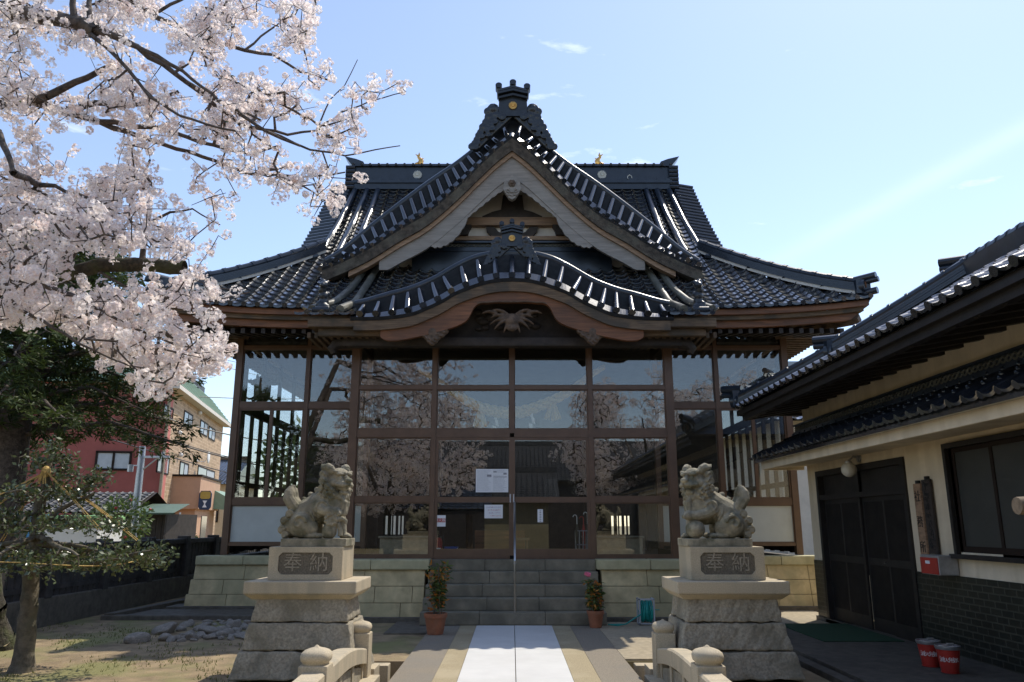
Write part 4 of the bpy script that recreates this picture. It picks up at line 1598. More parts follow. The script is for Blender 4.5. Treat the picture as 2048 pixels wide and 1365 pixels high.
# straw rope with tassels and paper streamers
ry = 15.6
t = thing('sacred_straw_rope', 'thick golden straw rope with tassels sagging behind the glass above the doors', 'straw rope', (0, ry, 3.6))
q = MB()
f_r = curve([(u, at(u, v, ry).z) for u, v in ((836, 738), (870, 760), (915, 790), (960, 815), (1027, 826), (1090, 808), (1140, 782), (1180, 752), (1210, 734))])
us = np.linspace(836, 1210, 150)
pc = [Vector((at(u, 780, ry).x, ry, float(f_r(u)))) for u in us]
for s in range(3):
    pts, rr = [], []
    for i, p in enumerate(pc):
        e = abs(i / 149 - .5) * 2
        r = .10 * (1 - .55 * e ** 1.5)
        an = i * .34 + s * 2 * PI / 3
        pts.append(p + Vector((0, math.cos(an) * r * .62, math.sin(an) * r * .62)))
        rr.append(r * .72)
    q.tube(pts, rr, 7)
q.build('rope', M_rope, t, smooth=True)
for u in (962, 1105):
    q = MB()
    p = Vector((at(u, 780, ry).x, ry, float(f_r(u))))
    for k in range(40):
        a_ = random.uniform(0, 2 * PI); r = random.uniform(0, 1)
        q.tube([p + Vector((.05 * r * math.cos(a_), .05 * r * math.sin(a_), -.05)), p + Vector((.17 * r * math.cos(a_), .15 * r * math.sin(a_), -.42 + .05 * r))], .013, 4)
    q.build('tassel', M_rope, t)
for u in (990, 1062):
    q = MB()
    p = Vector((at(u, 780, ry).x, ry - .02, float(f_r(u)) - .06))
    for k, (x0, z0, x1, z1) in enumerate(((-.03, 0, .03, -.12), (.0, -.10, .06, -.24), (-.05, -.22, .02, -.38), (.0, -.36, .08, -.50))):
        q.add([(p.x + x0, p.y + .01 * k, p.z + z0), (p.x + x1, p.y + .01 * k, p.z + z0 - .02), (p.x + x1 + .02, p.y + .01 * k, p.z + z1), (p.x + x0 + .02, p.y + .01 * k, p.z + z1 + .02)], [(0, 1, 2, 3)])
    q.build('paper_streamer', M_paper, t)

# notices on the doors
gy = FY - 0.02 - 0.012
def sheet(name, label, u0, v0, u1, v1):
    p, q2 = at(u0, v0, gy), at(u1, v1, gy)
    o = tag(MB().box((p.x, gy, q2.z), (q2.x, gy + .003, p.z)).build(name, M_paper), label, 'notice')
    return o, p.x, q2.x, q2.z, p.z
o, x0, x1, z0, z1 = sheet('printed_notice', 'large white printed notice sheet taped to the left door pane', 952, 938.5, 1016.5, 985)
q, q3 = MB(), MB()
rr = random.Random(4)
def line(q, xa, xb, zc, h):
    q.box((xa, gy - .0015, zc - h), (xb, gy - .0003, zc + h))
for k in range(26):
    z = z1 - .02 - k * (z1 - z0 - .03) / 26
    for s0, s1 in ((.04, .47), (.54, .96)):
        x = x0 + s0 * (x1 - x0)
        xe = x0 + (s1 - rr.random() * .12) * (x1 - x0)
        while x < xe:
            w = rr.uniform(.006, .022)
            if not (s0 < .1 and 5 < k < 9 and x > x0 + .33 * (x1 - x0)) and not (s0 > .5 and 3 < k < 6):
                line(q, x, min(x + w, xe), z, .0028)
            x += w + rr.uniform(.003, .012)
line(q3, x0 + .54 * (x1 - x0), x0 + .96 * (x1 - x0), z0 + .66 * (z1 - z0), .005)
line(q3, x0 + .34 * (x1 - x0), x0 + .48 * (x1 - x0), z0 + .71 * (z1 - z0), .02)
line(q3, x0 + .85 * (x1 - x0), x0 + .95 * (x1 - x0), z0 + .80 * (z1 - z0), .018)
line(q3, x0 + .54 * (x1 - x0), x0 + .64 * (x1 - x0), z0 + .88 * (z1 - z0), .009)
q.build('print', M_grey_plastic, o)
q3.build('print_heading', M_ink, o)
o, x0, x1, z0, z1 = sheet('handwritten_notice', 'small white handwritten notice in violet and red marker on the left door', 969, 1010, 1005.5, 1037)
for mm, rows in ((M_ink_purple, (0, 2)), (M_ink_red, (1, 3))):
    q = MB()
    for k in range(4):
        z = z1 - .045 - k * (z1 - z0 - .06) / 3.6
        x = x0 + .04 + .02 * k
        while x < x1 - .05:
            w = rr.uniform(.008, .017)
            if (k % 2 == 0) == (mm is M_ink_purple) or rr.random() < .2:
                for s in range(3):
                    a_ = rr.uniform(-.012, .012); c_ = rr.uniform(-.012, .012)
                    q.tube([(x + rr.uniform(0, w), gy - .002, z + a_), (x + rr.uniform(0, w), gy - .002, z + c_)], .0016, 4)
            x += w + .008
    q.build('handwriting', mm, o)
o, x0, x1, z0, z1 = sheet('paper_slip', 'narrow pale vertical paper slip hanging behind the right door pane', 1075, 1019, 1086, 1045)
q = MB()
for k in range(7): line(q, x0 + .035, x1 - .03, z1 - .03 - k * .03, .007)
q.build('writing', M_ink, o)
p, q2 = at(869.5, 1031, gy), at(891, 1053.5, gy)
o = tag(MB().box((p.x, gy, q2.z), (q2.x, gy + .003, p.z)).build('extinguisher_sign', M_paper), 'white sign with a red band of white characters above the fire extinguisher', 'sign')
q = MB()
zc = (p.z + q2.z) / 2 + .01
q.box((p.x + .004, gy - .002, zc - .034), (q2.x - .004, gy - .0005, zc + .034))
o2 = q.build('red_band', M_red, o)
q = MB()
put_text(q, '消火器', ((p.x + q2.x) / 2, gy - .003, zc), .062, depth=.0006)
q.build('lettering', M_paper, o2)

# fire extinguisher, bucket, boxes, umbrella stand behind the doors
fl = .94
t = thing('fire_extinguisher', 'red fire extinguisher standing behind the left door below its sign', 'fire extinguisher', (at(877, 1090, 14.75).x, 14.75, fl))
c = t.location
q = MB(); q.lathe([(.0, 0), (.07, 0), (.072, .02), (.072, .3), (.06, .35), (.03, .38)], c, 20); q.build('cylinder', M_red, t, smooth=True)
q = MB(); q.lathe([(.03, .375), (.025, .42), (.02, .43)], c, 10); q.bbox((c.x - .02, c.y - .09, c.z + .43), (c.x + .02, c.y + .06, c.z + .45), .004)
q.bbox((c.x - .015, c.y - .09, c.z + .47), (c.x + .015, c.y + .03, c.z + .485), .004); q.build('valve', M_black, t)
q = MB(); q.tube([(c.x, c.y, c.z + .42), (c.x + .08, c.y - .02, c.z + .42), (c.x + .1, c.y - .03, c.z + .3), (c.x + .085, c.y - .03, c.z + .15)], .012, 6); q.build('hose', M_black, t, smooth=True)
q = MB(); q.box((c.x - .045, c.y - .075, c.z + .08), (c.x + .045, c.y - .071, c.z + .2)); q.build('label_plate', M_paper, t)
t = thing('blue_bucket', 'bright blue plastic bucket behind the left door', 'bucket', (at(901, 1090, 14.85).x, 14.85, fl))
c = t.location
q = MB(); q.lathe([(.1, 0), (.135, .2), (.15, .2), (.15, .215), (.128, .215), (.095, .01)], c, 28, cap=False); q.lathe([(.0, .005), (.1, .005)], c, 28); q.build('tub', M_blue, t, smooth=35)
q = MB(); q.tube([(c.x + .14 * math.cos(a_), c.y - .06 - .08 * math.sin(a_), c.z + .2 - .05 * math.sin(a_)) for a_ in np.linspace(0, PI, 14)], .005, 6); q.build('handle', M_white, t)
t = thing('offering_box', 'dark slatted wooden offering box in the middle behind the doors', 'offering box', (at(1000, 1090, 16.3).x, 16.3, fl))
c = t.location
q = MB(); q.bbox((c.x - .5, c.y - .25, fl + .05), (c.x + .5, c.y + .25, fl + .5), .01); q.box((c.x - .45, c.y - .2, fl), (c.x - .38, c.y + .2, fl + .05)); q.box((c.x + .38, c.y - .2, fl), (c.x + .45, c.y + .2, fl + .05)); q.build('chest', M_wood_red, t)
q = MB()
for k in range(9): q.box((c.x - .48, c.y - .22 + k * .05, fl + .5), (c.x + .48, c.y - .2 + k * .05, fl + .53))
q.build('slatted_lid', M_wood_dark, t)
t = thing('wooden_stand', 'small pale wooden stand behind the right door', 'stand', (at(1040, 1090, 15.6).x, 15.6, fl))
c = t.location
q = MB(); q.box((c.x - .12, c.y - .15, fl), (c.x - .09, c.y + .15, fl + .32)); q.box((c.x + .12, c.y - .15, fl), (c.x + .15, c.y + .15, fl + .32)); q.box((c.x - .15, c.y - .18, fl + .32), (c.x + .18, c.y + .18, fl + .36)); q.build('frame', M_wood_beam, t)
t = thing('umbrella_stand', 'umbrella stand with hooked umbrellas behind the right door', 'umbrella stand', (at(1166, 1090, 15.0).x, 15.0, fl))
c = t.location
q = MB()
for k in range(12):
    a_ = 2 * PI * k / 12
    q.tube([(c.x + .14 * math.cos(a_), c.y + .12 * math.sin(a_), fl), (c.x + .14 * math.cos(a_), c.y + .12 * math.sin(a_), fl + .5)], .008, 5)
for z in (.02, .25, .5): q.tube([(c.x + .14 * math.cos(a_), c.y + .12 * math.sin(a_), fl + z) for a_ in np.linspace(0, 2 * PI, 25)], .009, 5)
q.build('rack', M_galv, t)
for k, (dx, dy, h, mm) in enumerate(((-.11, -.05, .75, M_paper), (.02, .04, .72, M_red), (.09, -.02, .8, M_white))):
    um = thing('umbrella', ('closed umbrella with a white hook handle leaning in the stand', 'closed dark red umbrella in the middle of the stand', 'closed pale umbrella rightmost in the stand')[k], 'umbrella', (c.x + dx, c.y + dy, fl), group='umbrellas in the stand')
    q = MB(); q.tube([(c.x + dx, c.y + dy, fl + .02), (c.x + dx, c.y + dy, fl + .5), (c.x + dx, c.y + dy, fl + .62)], [.012, .035, .012], 8); q.build('canopy', M_red if k == 1 else M_bronze, um)
    q = MB(); q.tube([(c.x + dx, c.y + dy, fl + .6), (c.x + dx, c.y + dy, fl + h)] + [(c.x + dx - .035 + .035 * math.cos(a_), c.y + dy, fl + h + .04 * math.sin(a_)) for a_ in np.linspace(0, PI, 8)], .009, 6); q.build('handle', mm, um)
for u, lab in ((820, 'grey glazed low display chest behind the left fixed window'), (1225, 'grey low display chest behind the right fixed window')):
    t = thing('low_chest', lab, 'chest', (at(u, 1090, 15.5).x, 15.5, fl), group='low chests behind the fixed windows')
    c = t.location
    q = MB(); q.bbox((c.x - .55, c.y - .2, fl), (c.x + .55, c.y + .2, fl + .36), .01); q.build('chest_body', M_concrete, t)
    q = MB(); q.bbox((c.x - .58, c.y - .23, fl + .36), (c.x + .58, c.y + .23, fl + .4), .01); q.build('chest_top', M_step, t)
t = tag(MB().box((at(1089, 958, 15.3).x, 15.3, 1.95), (at(1153, 958, 15.3).x, 15.32, 2.42)).build('glass_signboard', M_glass_side), 'clear glass signboard standing behind the right door', 'signboard')
# ------------------------------------------------------------------ ground and paths
gxs = [-900, -200, -60, -25, -12, -7.5, -5, -3, -2.05, -2.0, -1.2, 1.25, 1.95, 2.0, 3, 5, 8, 14, 30, 80, 250, 900]
gys = [-900, -200, -60, -25, -10, 0, 4, 6, 7.6, 7.65, 9.85, 9.9, 11, 13, 16, 20, 26, 35, 60, 120, 300, 900]
G = np.zeros((len(gxs), len(gys), 3))
for i, x in enumerate(gxs):
    for j, y in enumerate(gys):
        G[i, j] = (x, y, -0.55 if (-2.01 < x < 1.96 and 7.62 < y < 9.87) else -0.03)
tag(MB().grid(G).build('ground', M_dirt, fix=False), kind='structure')
q = MB()
for i, y in enumerate(np.arange(13.04 - 2.4 * 8, 13.0, 2.4)):
    for xa, xb in ((-.56, .036), (.044, .63)):
        q.bbox((xa, y + .004, -.06), (xb, y + 2.396, .0), .004)
tag(q.build('white_paving', M_white_slab), kind='structure')
q = MB()
for xa, xb in ((-.815, -.564), (.634, .91)): q.box((xa, -6, -.08), (xb, 13.05, -.002))
q.box((-.565, -6, -.09), (.635, 13.05, -.03))
tag(q.build('path_border', M_aggr_tan), kind='structure')
q = MB()
for xa, xb in ((-1.26, -.818), (.913, 1.34)): q.bbox((xa, -6, -.25), (xb, 13.05, -.003), .006)
tag(q.build('path', M_aggr_grey), kind='structure')
q = MB()
for xa, xb, ya, yb in ((1.345, 2.35, 9.93, 11.55), (1.345, 2.35, 11.555, 13.55), (2.355, 4.3, 9.93, 12.2), (2.355, 4.3, 12.205, 15.5), (4.305, 5.6, 12.6, 15.5)):
    q.bbox((xa, ya, -.14), (xb, yb, -.006), .006)
tag(q.build('forecourt_paving', M_concrete), kind='structure')
q = MB()
q.bbox((3.45, 2.0, -.1), (5.3, 12.6, .07), .012)
q.bbox((3.30, 2.0, -.1), (3.44, 9.9, .035), .01)
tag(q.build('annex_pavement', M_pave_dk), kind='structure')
q = MB()
q.bbox((-6.9, 14.15, -.1), (-3.35, 15.3, .02), .01)
q.bbox((-7.0, 13.98, -.1), (-3.35, 14.13, .05), .02)
q.add([(-6.95, 14.0, -.1), (-6.78, 14.0, -.1), (-6.3, 20, -.1), (-6.5, 20, -.1), (-6.95, 14.0, .08), (-6.78, 14.0, .08), (-6.3, 20, .08), (-6.5, 20, .08)],
      [(0, 1, 5, 4), (1, 2, 6, 5), (2, 3, 7, 6), (3, 0, 4, 7), (4, 5, 6, 7)])
q.bbox((-1.9, 12.2, -.1), (-1.27, 13.6, -.005), .01)
tag(q.build('drip_kerb', M_concrete_dk), kind='structure')
q = MB()
for sg in (-1, 1):
    q.bbox((sg * 1.42, 9.55, -.3), (sg * 1.95, 9.75, -.02), .01)
    q.bbox((sg * 1.5, 9.1, -.3), (sg * 1.78, 9.45, .02), .01)
    q.bbox((sg * 1.42, 5.6, -.5), (sg * 1.76, 9.0, -.02), .01)
tag(q.build('bridge_kerb', M_granite), kind='structure')

# grass tufts on the left lawn
rg = np.random.default_rng(5)
n = 5200
gx = rg.uniform(-8.5, -2.6, n); gyy = rg.uniform(6.5, 13.4, n)
dens = np.sin(gx * 2.1 + 1) * np.sin(gyy * 1.7) + 0.5 * np.sin(gx * 5.3 + gyy * 4.1) + rg.normal(0, .35, n)
k = dens > 0.25
gx, gyy = gx[k], gyy[k]
n = len(gx)
V = np.zeros((n, 3, 3, 3)); tone = np.zeros((n, 3, 3))
for s in range(3):
    an = rg.uniform(0, 2 * PI, n); h = rg.uniform(.012, .05, n); l = rg.uniform(.01, .04, n); w = rg.uniform(.003, .007, n)
    ox, oy = rg.normal(0, .02, n), rg.normal(0, .02, n)
    V[:, s, 0] = np.stack([gx + ox + w * np.cos(an), gyy + oy + w * np.sin(an), np.full(n, -.032)], -1)
    V[:, s, 1] = np.stack([gx + ox - w * np.cos(an), gyy + oy - w * np.sin(an), np.full(n, -.032)], -1)
    V[:, s, 2] = np.stack([gx + ox + l * np.sin(an), gyy + oy + l * np.cos(an), -.03 + h], -1)
    tone[:, s] = rg.uniform(0, 1, n)[:, None]
tag(link_mesh('grass', np_mesh('grass', V.reshape(-1, 3), [(3, np.arange(n * 9).reshape(-1, 3))], tone.ravel()), M_grass), kind='stuff')

# field stones
stone_protos = []
for k in range(6):
    bm = bmesh.new()
    bmesh.ops.create_icosphere(bm, subdivisions=3, radius=1)
    r0 = random.Random(k)
    dirs = [(Vector((r0.gauss(0, 1), r0.gauss(0, 1), r0.gauss(0, 1))).normalized(), r0.uniform(.55, .9)) for _ in range(9)]
    for v in bm.verts:
        for d, lim in dirs:
            e = v.co.dot(d)
            if e > lim: v.co -= d * (e - lim) * .8
    me = bpy.data.meshes.new('field_stone'); bm.to_mesh(me); bm.free(); me.shade_smooth()
    stone_protos.append(me)
r0 = random.Random(9)
spots = []
tries = 0
while len(spots) < 150 and tries < 9000:
    tries += 1
    u, v = r0.uniform(0, 1), r0.uniform(0, 1)
    x = -5.3 + 2.6 * u; y = 11.4 + 2.5 * v
    if x < -4.9 + (y - 11.4) * 0.25 and r0.random() < .7: continue
    if y < 11.4 + (x + 5.3) * .12: continue
    s = r0.choice((.04, .045, .05, .06, .07, .08, .10, .15)) * r0.uniform(.8, 1.25)
    if any((x - a) ** 2 + (y - b_) ** 2 < (.8 * (s + c_)) ** 2 for a, b_, c_ in spots): continue
    spots.append((x, y, s))
for x, y, s in spots:
    o = link_mesh('field_stone', r0.choice(stone_protos), None)
    if not o.data.materials: o.data.materials.append(M_stone_pile)
    o.location = (x, y, -.03 + s * .3)
    o.rotation_euler = (r0.uniform(-.3, .3), r0.uniform(-.3, .3), r0.uniform(0, 6))
    o.scale = (s * r0.uniform(1, 1.5), s, s * r0.uniform(.5, .75))
    tag(o, 'grey rounded field stone in the loose pile behind the left lion pedestal', 'stone', 'field stones in the pile')


# ------------------------------------------------------------------ pedestals
def pedestal(cx, label):
    t = thing('stone_pedestal', label, 'pedestal', (cx, 9.05, 0), group='pedestals of the guardian lions')
    zA = at(600, 1094, 8.8).z; zB = at(600, 1160, 8.8).z; zC = at(600, 1193, 8.6).z
    # three rough battered courses
    prof = [(.50, 0), (.535, .30), (.56, .31), (.64, .60), (.67, .61), (.80, 1.0)]
    H_ = zC
    lay = [((.465, .51), (.0, .325)), ((.525, .585), (.335, .66)), ((.595, .665), (.67, 1.0))]
    for k, ((ht, hb), (f0, f1)) in enumerate(lay):
        q = MB()
        z1, z0 = H_ * (1 - f0), H_ * (1 - f1)
        cuts = [(-1, 1)] if k == 0 else ([(-1, -.75), (-.74, .55), (.56, 1)] if k == 1 else [(-1, .1), (.11, 1)])
        for c0, c1 in cuts:
            q.frustum((cx + hb * c0, 9.05 - hb * .78, cx + hb * c1, 9.05 + hb * .78), (cx + ht * c0, 9.05 - ht * .78, cx + ht * c1, 9.05 + ht * .78), z0 + .002, z1 - .002, .010)
        me = q.mesh('course', fix=True)
        me = evaluated(me, [('REMESH', dict(mode='VOXEL', voxel_size=0.013))])
        r_ = np.random.default_rng(int(cx * 10 + k) % 97)
        co = np.empty(len(me.vertices) * 3, np.float32); me.vertices.foreach_get('co', co); co = co.reshape(-1, 3)
        ph = r_.uniform(0, 6, (10, 3)); fr = r_.normal(0, 9, (10, 3))
        d = sum(np.sin((co @ fr[i]) + ph[i, 0]) for i in range(10)) * .0014 + sum(np.sin((co @ (fr[i] * 3.1)) + ph[i, 1]) for i in range(10)) * .0018
        n_ = np.empty(len(me.vertices) * 3, np.float32); me.vertices.foreach_get('normal', n_); n_ = n_.reshape(-1, 3)
        co += n_ * d[:, None]
        me.vertices.foreach_set('co', co.ravel()); me.shade_smooth(); me.update()
        link_mesh('stone_course', me, M_granite_old, t)
    q = MB()
    q.box((cx - .45, 8.72, .02), (cx + .45, 9.40, zC))
    q.build('core', M_granite_dark, t)
    q = MB(); q.frustum((cx - .52, 8.68, cx + .52, 9.42), (cx - .59, 8.6, cx + .59, 9.5), zC - .04, zC + .02, .008)
    q.bbox((cx - .595, 8.6, zC + .02), (cx + .595, 9.5, zB - .005), .014); q.build('top_slab', M_granite, t)
    # upper block with its sunk panel
    y0 = 8.78
    w = .40
    q = MB()
    q.bbox((cx - w, y0 + .018, zB - .006), (cx + w, y0 + .62, zA), .008)
    pw, ph0, ph1, ch = .295, zB + .055, zA - .06, .04
    # front frame around the panel, with clipped corners
    def fr_(pts): q.prism([(cx + x, z) for x, z in pts], y0, y0 + .03)
    fr_([(-w, zB), (-pw, zB), (-pw, zA - .004), (-w, zA - .004)])
    fr_([(pw, zB), (w, zB), (w, zA - .004), (pw, zA - .004)])
    fr_([(-pw, zB), (pw, zB), (pw, ph0), (-pw, ph0)])
    fr_([(-pw, ph1), (pw, ph1), (pw, zA - .004), (-pw, zA - .004)])
    for sx in (-1, 1):
        for zz, sz in ((ph0, 1), (ph1, -1)):
            fr_([(sx * pw, zz), (sx * (pw - ch), zz), (sx * pw, zz + sz * ch)])
    q.build('inscribed_block', M_granite, t)
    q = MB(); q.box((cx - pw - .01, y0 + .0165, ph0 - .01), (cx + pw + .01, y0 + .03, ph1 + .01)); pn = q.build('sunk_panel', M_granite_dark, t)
    q = MB()
    for ch_, dx in (('奉', -.14), ('納', .145)):
        put_text(q, ch_, (cx + dx, y0 + .014, (ph0 + ph1) / 2), .21, depth=.006)
    q.build('inscription', M_inscr, pn)
    return t, zA


pl, zP = pedestal(-2.24, 'granite pedestal with carved inscription carrying the closed mouthed lion, left of the path')
pr, zP = pedestal(2.34, 'granite pedestal with carved inscription carrying the open mouthed lion, right of the path')


# ------------------------------------------------------------------ guardian lions
def lion(cx, sg, label, opened):
    q = MB()
    Lp = lambda x, y, z: (cx + sg * x, 9.08 + y, zP + z)
    def B(x, y, z, r, s=(1, 1, 1), rot=None):
        M = None
        if rot: M = Matrix.Rotation(-sg * rot, 3, 'Y')
        q.ball(Lp(x, y, z), r, 2 if r < .07 else 3, s, M)
    # hind quarters
    B(-.30, 0, .24, .15, (1, 1.05, 1)); B(-.36, 0, .20, .11)
    for s in (-1, 1):
        B(-.19, s * .12, .235, .145, (1, .75, 1.05), .3)
        B(-.10, s * .13, .20, .10, (1, .7, 1))
        B(-.08, s * .14, .12, .052, (2.0, .95, .75))
        B(.02, s * .14, .115, .042, (1.2, 1.25, .75))
        for k in range(3): B(.05, s * .14 + (k - 1) * .027, .112, .017, (1.4, .8, 1))
        for x, z, r in ((-.33, .35, .055), (-.25, .33, .05), (-.18, .35, .045), (-.39, .28, .05), (-.41, .18, .05), (-.37, .12, .045), (-.2, .28, .04)):
            B(x, s * .11, z, r)
            q.tube([Lp(x + (.85 - .09 * a_) * r * math.cos(a_), s * .11 + s * r * .75, z + (.85 - .09 * a_) * r * math.sin(a_)) for a_ in np.linspace(0, 7, 16)], .0125, 6)
        for cx_, cz_, r in ((-.20, .26, .085), (.03, .43, .07)):      # flame whorls on thigh and shoulder
            yy = s * (.222 if cz_ < .4 else .185)
            q.tube([Lp(cx_ + (1 - .11 * a_) * r * math.cos(a_), yy, cz_ + (1 - .11 * a_) * r * math.sin(a_)) for a_ in np.linspace(0, 7.5, 18)], .017, 6)
        for k in range(4):                                   # rib folds
            q.tube([Lp(-.10 + .05 * k, s * .15, .42 + .03 * k), Lp(-.08 + .05 * k, s * .172, .35 + .03 * k), Lp(-.04 + .05 * k, s * .155, .28 + .03 * k)], .016, 6)
    # trunk rising to the chest
    q.tube([Lp(-.30, 0, .27), Lp(-.18, 0, .35), Lp(-.04, 0, .42), Lp(.07, -.01, .50), Lp(.12, -.02, .60), Lp(.15, -.03, .70)], [.15, .165, .17, .165, .14, .12], 16)
    B(.13, -.015, .45, .155, (.95, 1.05, 1.15)); B(.17, -.02, .40, .12, (1, 1.15, 1)); B(.06, 0, .36, .13)
    for k in range(5):
        y = -.10 + .05 * k
        q.tube([Lp(.20, y * .8 - .02, .60), Lp(.27, y - .02, .48), Lp(.25, y * .9 - .02, .36), Lp(.18, y * .6 - .02, .30)], [.024, .03, .028, .012], 7)
    for k in range(5):                                       # back spine locks
        B(-.26 + .07 * k, 0, .44 + .055 * k, .05, (1.3, .7, .8), -.7)
    # far foreleg straight, near foreleg raised
    q.tube([Lp(.13, .11, .42), Lp(.20, .12, .28), Lp(.22, .12, .13)], [.075, .06, .05], 10)
    B(.25, .12, .11, .055, (1.25, 1.05, .7))
    for k in range(3): B(.30, .12 + (k - 1) * .032, .10, .02, (1.3, .8, 1))
    B(.02, -.13, .42, .09, (1, .75, 1.15))
    if opened:
        q.tube([Lp(.02, -.15, .40), Lp(.10, -.17, .35), Lp(.20, -.17, .33), Lp(.27, -.15, .33)], [.075, .06, .052, .05], 10)
        B(.29, -.15, .335, .06, (1, 1.1, .95))
        for k in range(4): B(.335, -.15 + (k - 1.5) * .028, .325, .022, (1.1, .7, 1.2))
    else:
        q.tube([Lp(.02, -.15, .41), Lp(.08, -.17, .38), Lp(.15, -.17, .385)], [.075, .06, .052], 10)
        B(.19, -.16, .37, .062, (1.1, 1, .85))
        for k in range(4): B(.235, -.16 + (k - 1.5) * .028, .355, .021, (1.1, .7, 1.2))
        # cub under the paw: stands against the leg, its head turned forward
        B(.13, -.14, .17, .085, (.95, .9, 1.1)); B(.15, -.14, .27, .075); B(.18, -.16, .30, .06)
        for k in range(9): B(.15 + .06 * math.cos(k * .7), -.20, .29 + .055 * math.sin(k * .7), .022)
        q.tube([Lp(.20, -.13, .285), Lp(.27, -.14, .30), Lp(.305, -.14, .275), Lp(.30, -.14, .24)], [.045, .035, .03, .025], 9, flat=.8)
        q.tube([Lp(.22, -.15, .25), Lp(.25, -.15, .18), Lp(.25, -.15, .11)], [.03, .026, .03], 8)
    # tail: a flame of locks
    for k in range(5):
        y = (k - 2) * .05
        q.tube([Lp(-.25, y * .6, .36), Lp(-.315 - .01 * (k % 2), y, .45), Lp(-.365, y * 1.15, .53), Lp(-.36 + .008 * (k % 2), y * 1.1, .60), Lp(-.345 - .012 * (k % 2), y, .68 - .015 * abs(k - 2))], [.055, .066, .062, .05, .024], 8)
    # head
    yaw = -sg * R(38)
    HM = Matrix.Translation(Lp(.165, -.045, .73)) @ Matrix.Rotation((0 if sg > 0 else PI) + yaw, 4, 'Z') @ Matrix.Rotation(R(4), 4, 'Y')
    def Hb(f, l, u, r, s=(1, 1, 1)):
        q.ball(HM @ Vector((f, l, u)), r, 2 if r < .06 else 3, s, HM.to_3x3())
    def Ht(pts, rad, n=7): q.tube([HM @ Vector(p) for p in pts], rad, n)
    Hb(0, 0, 0, .13, (1.05, .98, .92)); Hb(.03, 0, .06, .10, (1, 1.05, .8)); Hb(.10, 0, -.03, .085, (1.05, 1.1, .72))
    Hb(.195, 0, .004, .036, (1, 1.5, .85)); Hb(.15, 0, .03, .03, (1.2, 1, 1))
    for s in (-1, 1):
        Hb(.175, s * .025, -.006, .02); Hb(.16, s * .045, -.035, .04, (1, 1.1, .8))
        Ht([(.205, s * .01, -.040), (.178, s * .075, -.052), (.11, s * .112, -.045)], .019)
        Hb(.105, s * .06, .070, .042, (1.25, 1.25, .55))
        for k in range(5): Hb(.145 - .014 * k, s * (.018 + .025 * k), .080 + .004 * k, .020)
        Hb(.122, s * .054, .026, .024)
        Ht([(.14, s * .03, .008), (.13, s * .06, .002), (.10, s * .085, .012)], .009)
        Hb(.05, s * .10, -.03, .05)
        # ear: broad at the root, tip swept back
        Hb(.0, s * .105, .105, .058, (1.15, .75, .9)); Ht([(.03, s * .11, .12), (-.03, s * .13, .14), (-.085, s * .145, .135), (-.12, s * .15, .165)], [.04, .05, .036, .01], 9)
        # mane curls around the cheek and neck
        for f, l, u, r in ((.02, .135, -.08, .045), (-.03, .15, -.02, .05), (-.04, .15, .05, .045), (.06, .11, -.12, .042), (-.07, .14, -.10, .052), (-.10, .12, -.02, .05), (-.10, .12, .06, .048),
                           (0, .13, -.16, .05), (-.09, .13, -.19, .055), (.07, .08, -.175, .042), (-.15, .08, -.12, .055), (-.15, .07, .0, .05), (-.13, .05, .09, .045), (-.17, .06, -.22, .055), (.03, .10, -.22, .045)):
            Hb(f, s * l, u, r)
            Ht([(f + .35 * r + .62 * r * math.cos(a_), s * (l + r * .85), u + .6 * r * math.sin(a_)) for a_ in np.linspace(0, 5.2, 10)], .0125, 6)
    if opened:
        Hb(.085, 0, -.125, .06, (1.2, 1.1, .5)); Hb(.13, 0, -.105, .035, (1.3, 1.1, .4))
        for s in (-1, 1): Hb(.145, s * .045, -.075, .012, (1, 1, 1.6))
    else:
        Hb(.10, 0, -.085, .062, (1.1, 1.15, .55))
    for k in range(5): Hb(.09 + .015 * (k % 2), (k - 2) * .035, -.165 - .02 * (k % 2), .032, (1, 1, 1.3))
    for k in range(3): Hb(.13, (k - 1) * .04, -.135, .022)
    for k in range(4): Hb(-.14 - .01 * k, 0, .1 - .09 * k, .055)
    me = sculpt(q, 0.0062, 1, 'guardian_lion')
    t = thing('guardian_lion', label, 'lion statue', (cx, 9.08, zP), group='guardian lion statues')
    o = link_mesh('lion_figure', me, M_lion, t)
    q = MB()
    a_, b_ = sorted((cx - sg * .38, cx + sg * .34))
    q.bbox((a_, 8.83, zP), (b_, 9.34, zP + .085), .01)
    q.build('statue_base', M_lion, t)
    if opened:
        q = MB()
        q.ball(Lp(.22, -.15, .185), .103, 4)
        for k in range(3): q.tube([Vector(Lp(.22, -.15, .185)) + Vector((.104 * math.cos(a2), .104 * math.sin(a2) * math.cos(k * 1.05), .104 * math.sin(a2) * math.sin(k * 1.05))) for a2 in np.linspace(0, 2 * PI, 30)], .004, 5)
        q.build('ball', M_lion, t, smooth=60)
    return t


lion(-2.16, 1, 'stone guardian lion facing right with closed mouth and a cub under its paw', False)
lion(2.26, -1, 'stone guardian lion facing left with open mouth and its paw on a ball', True)


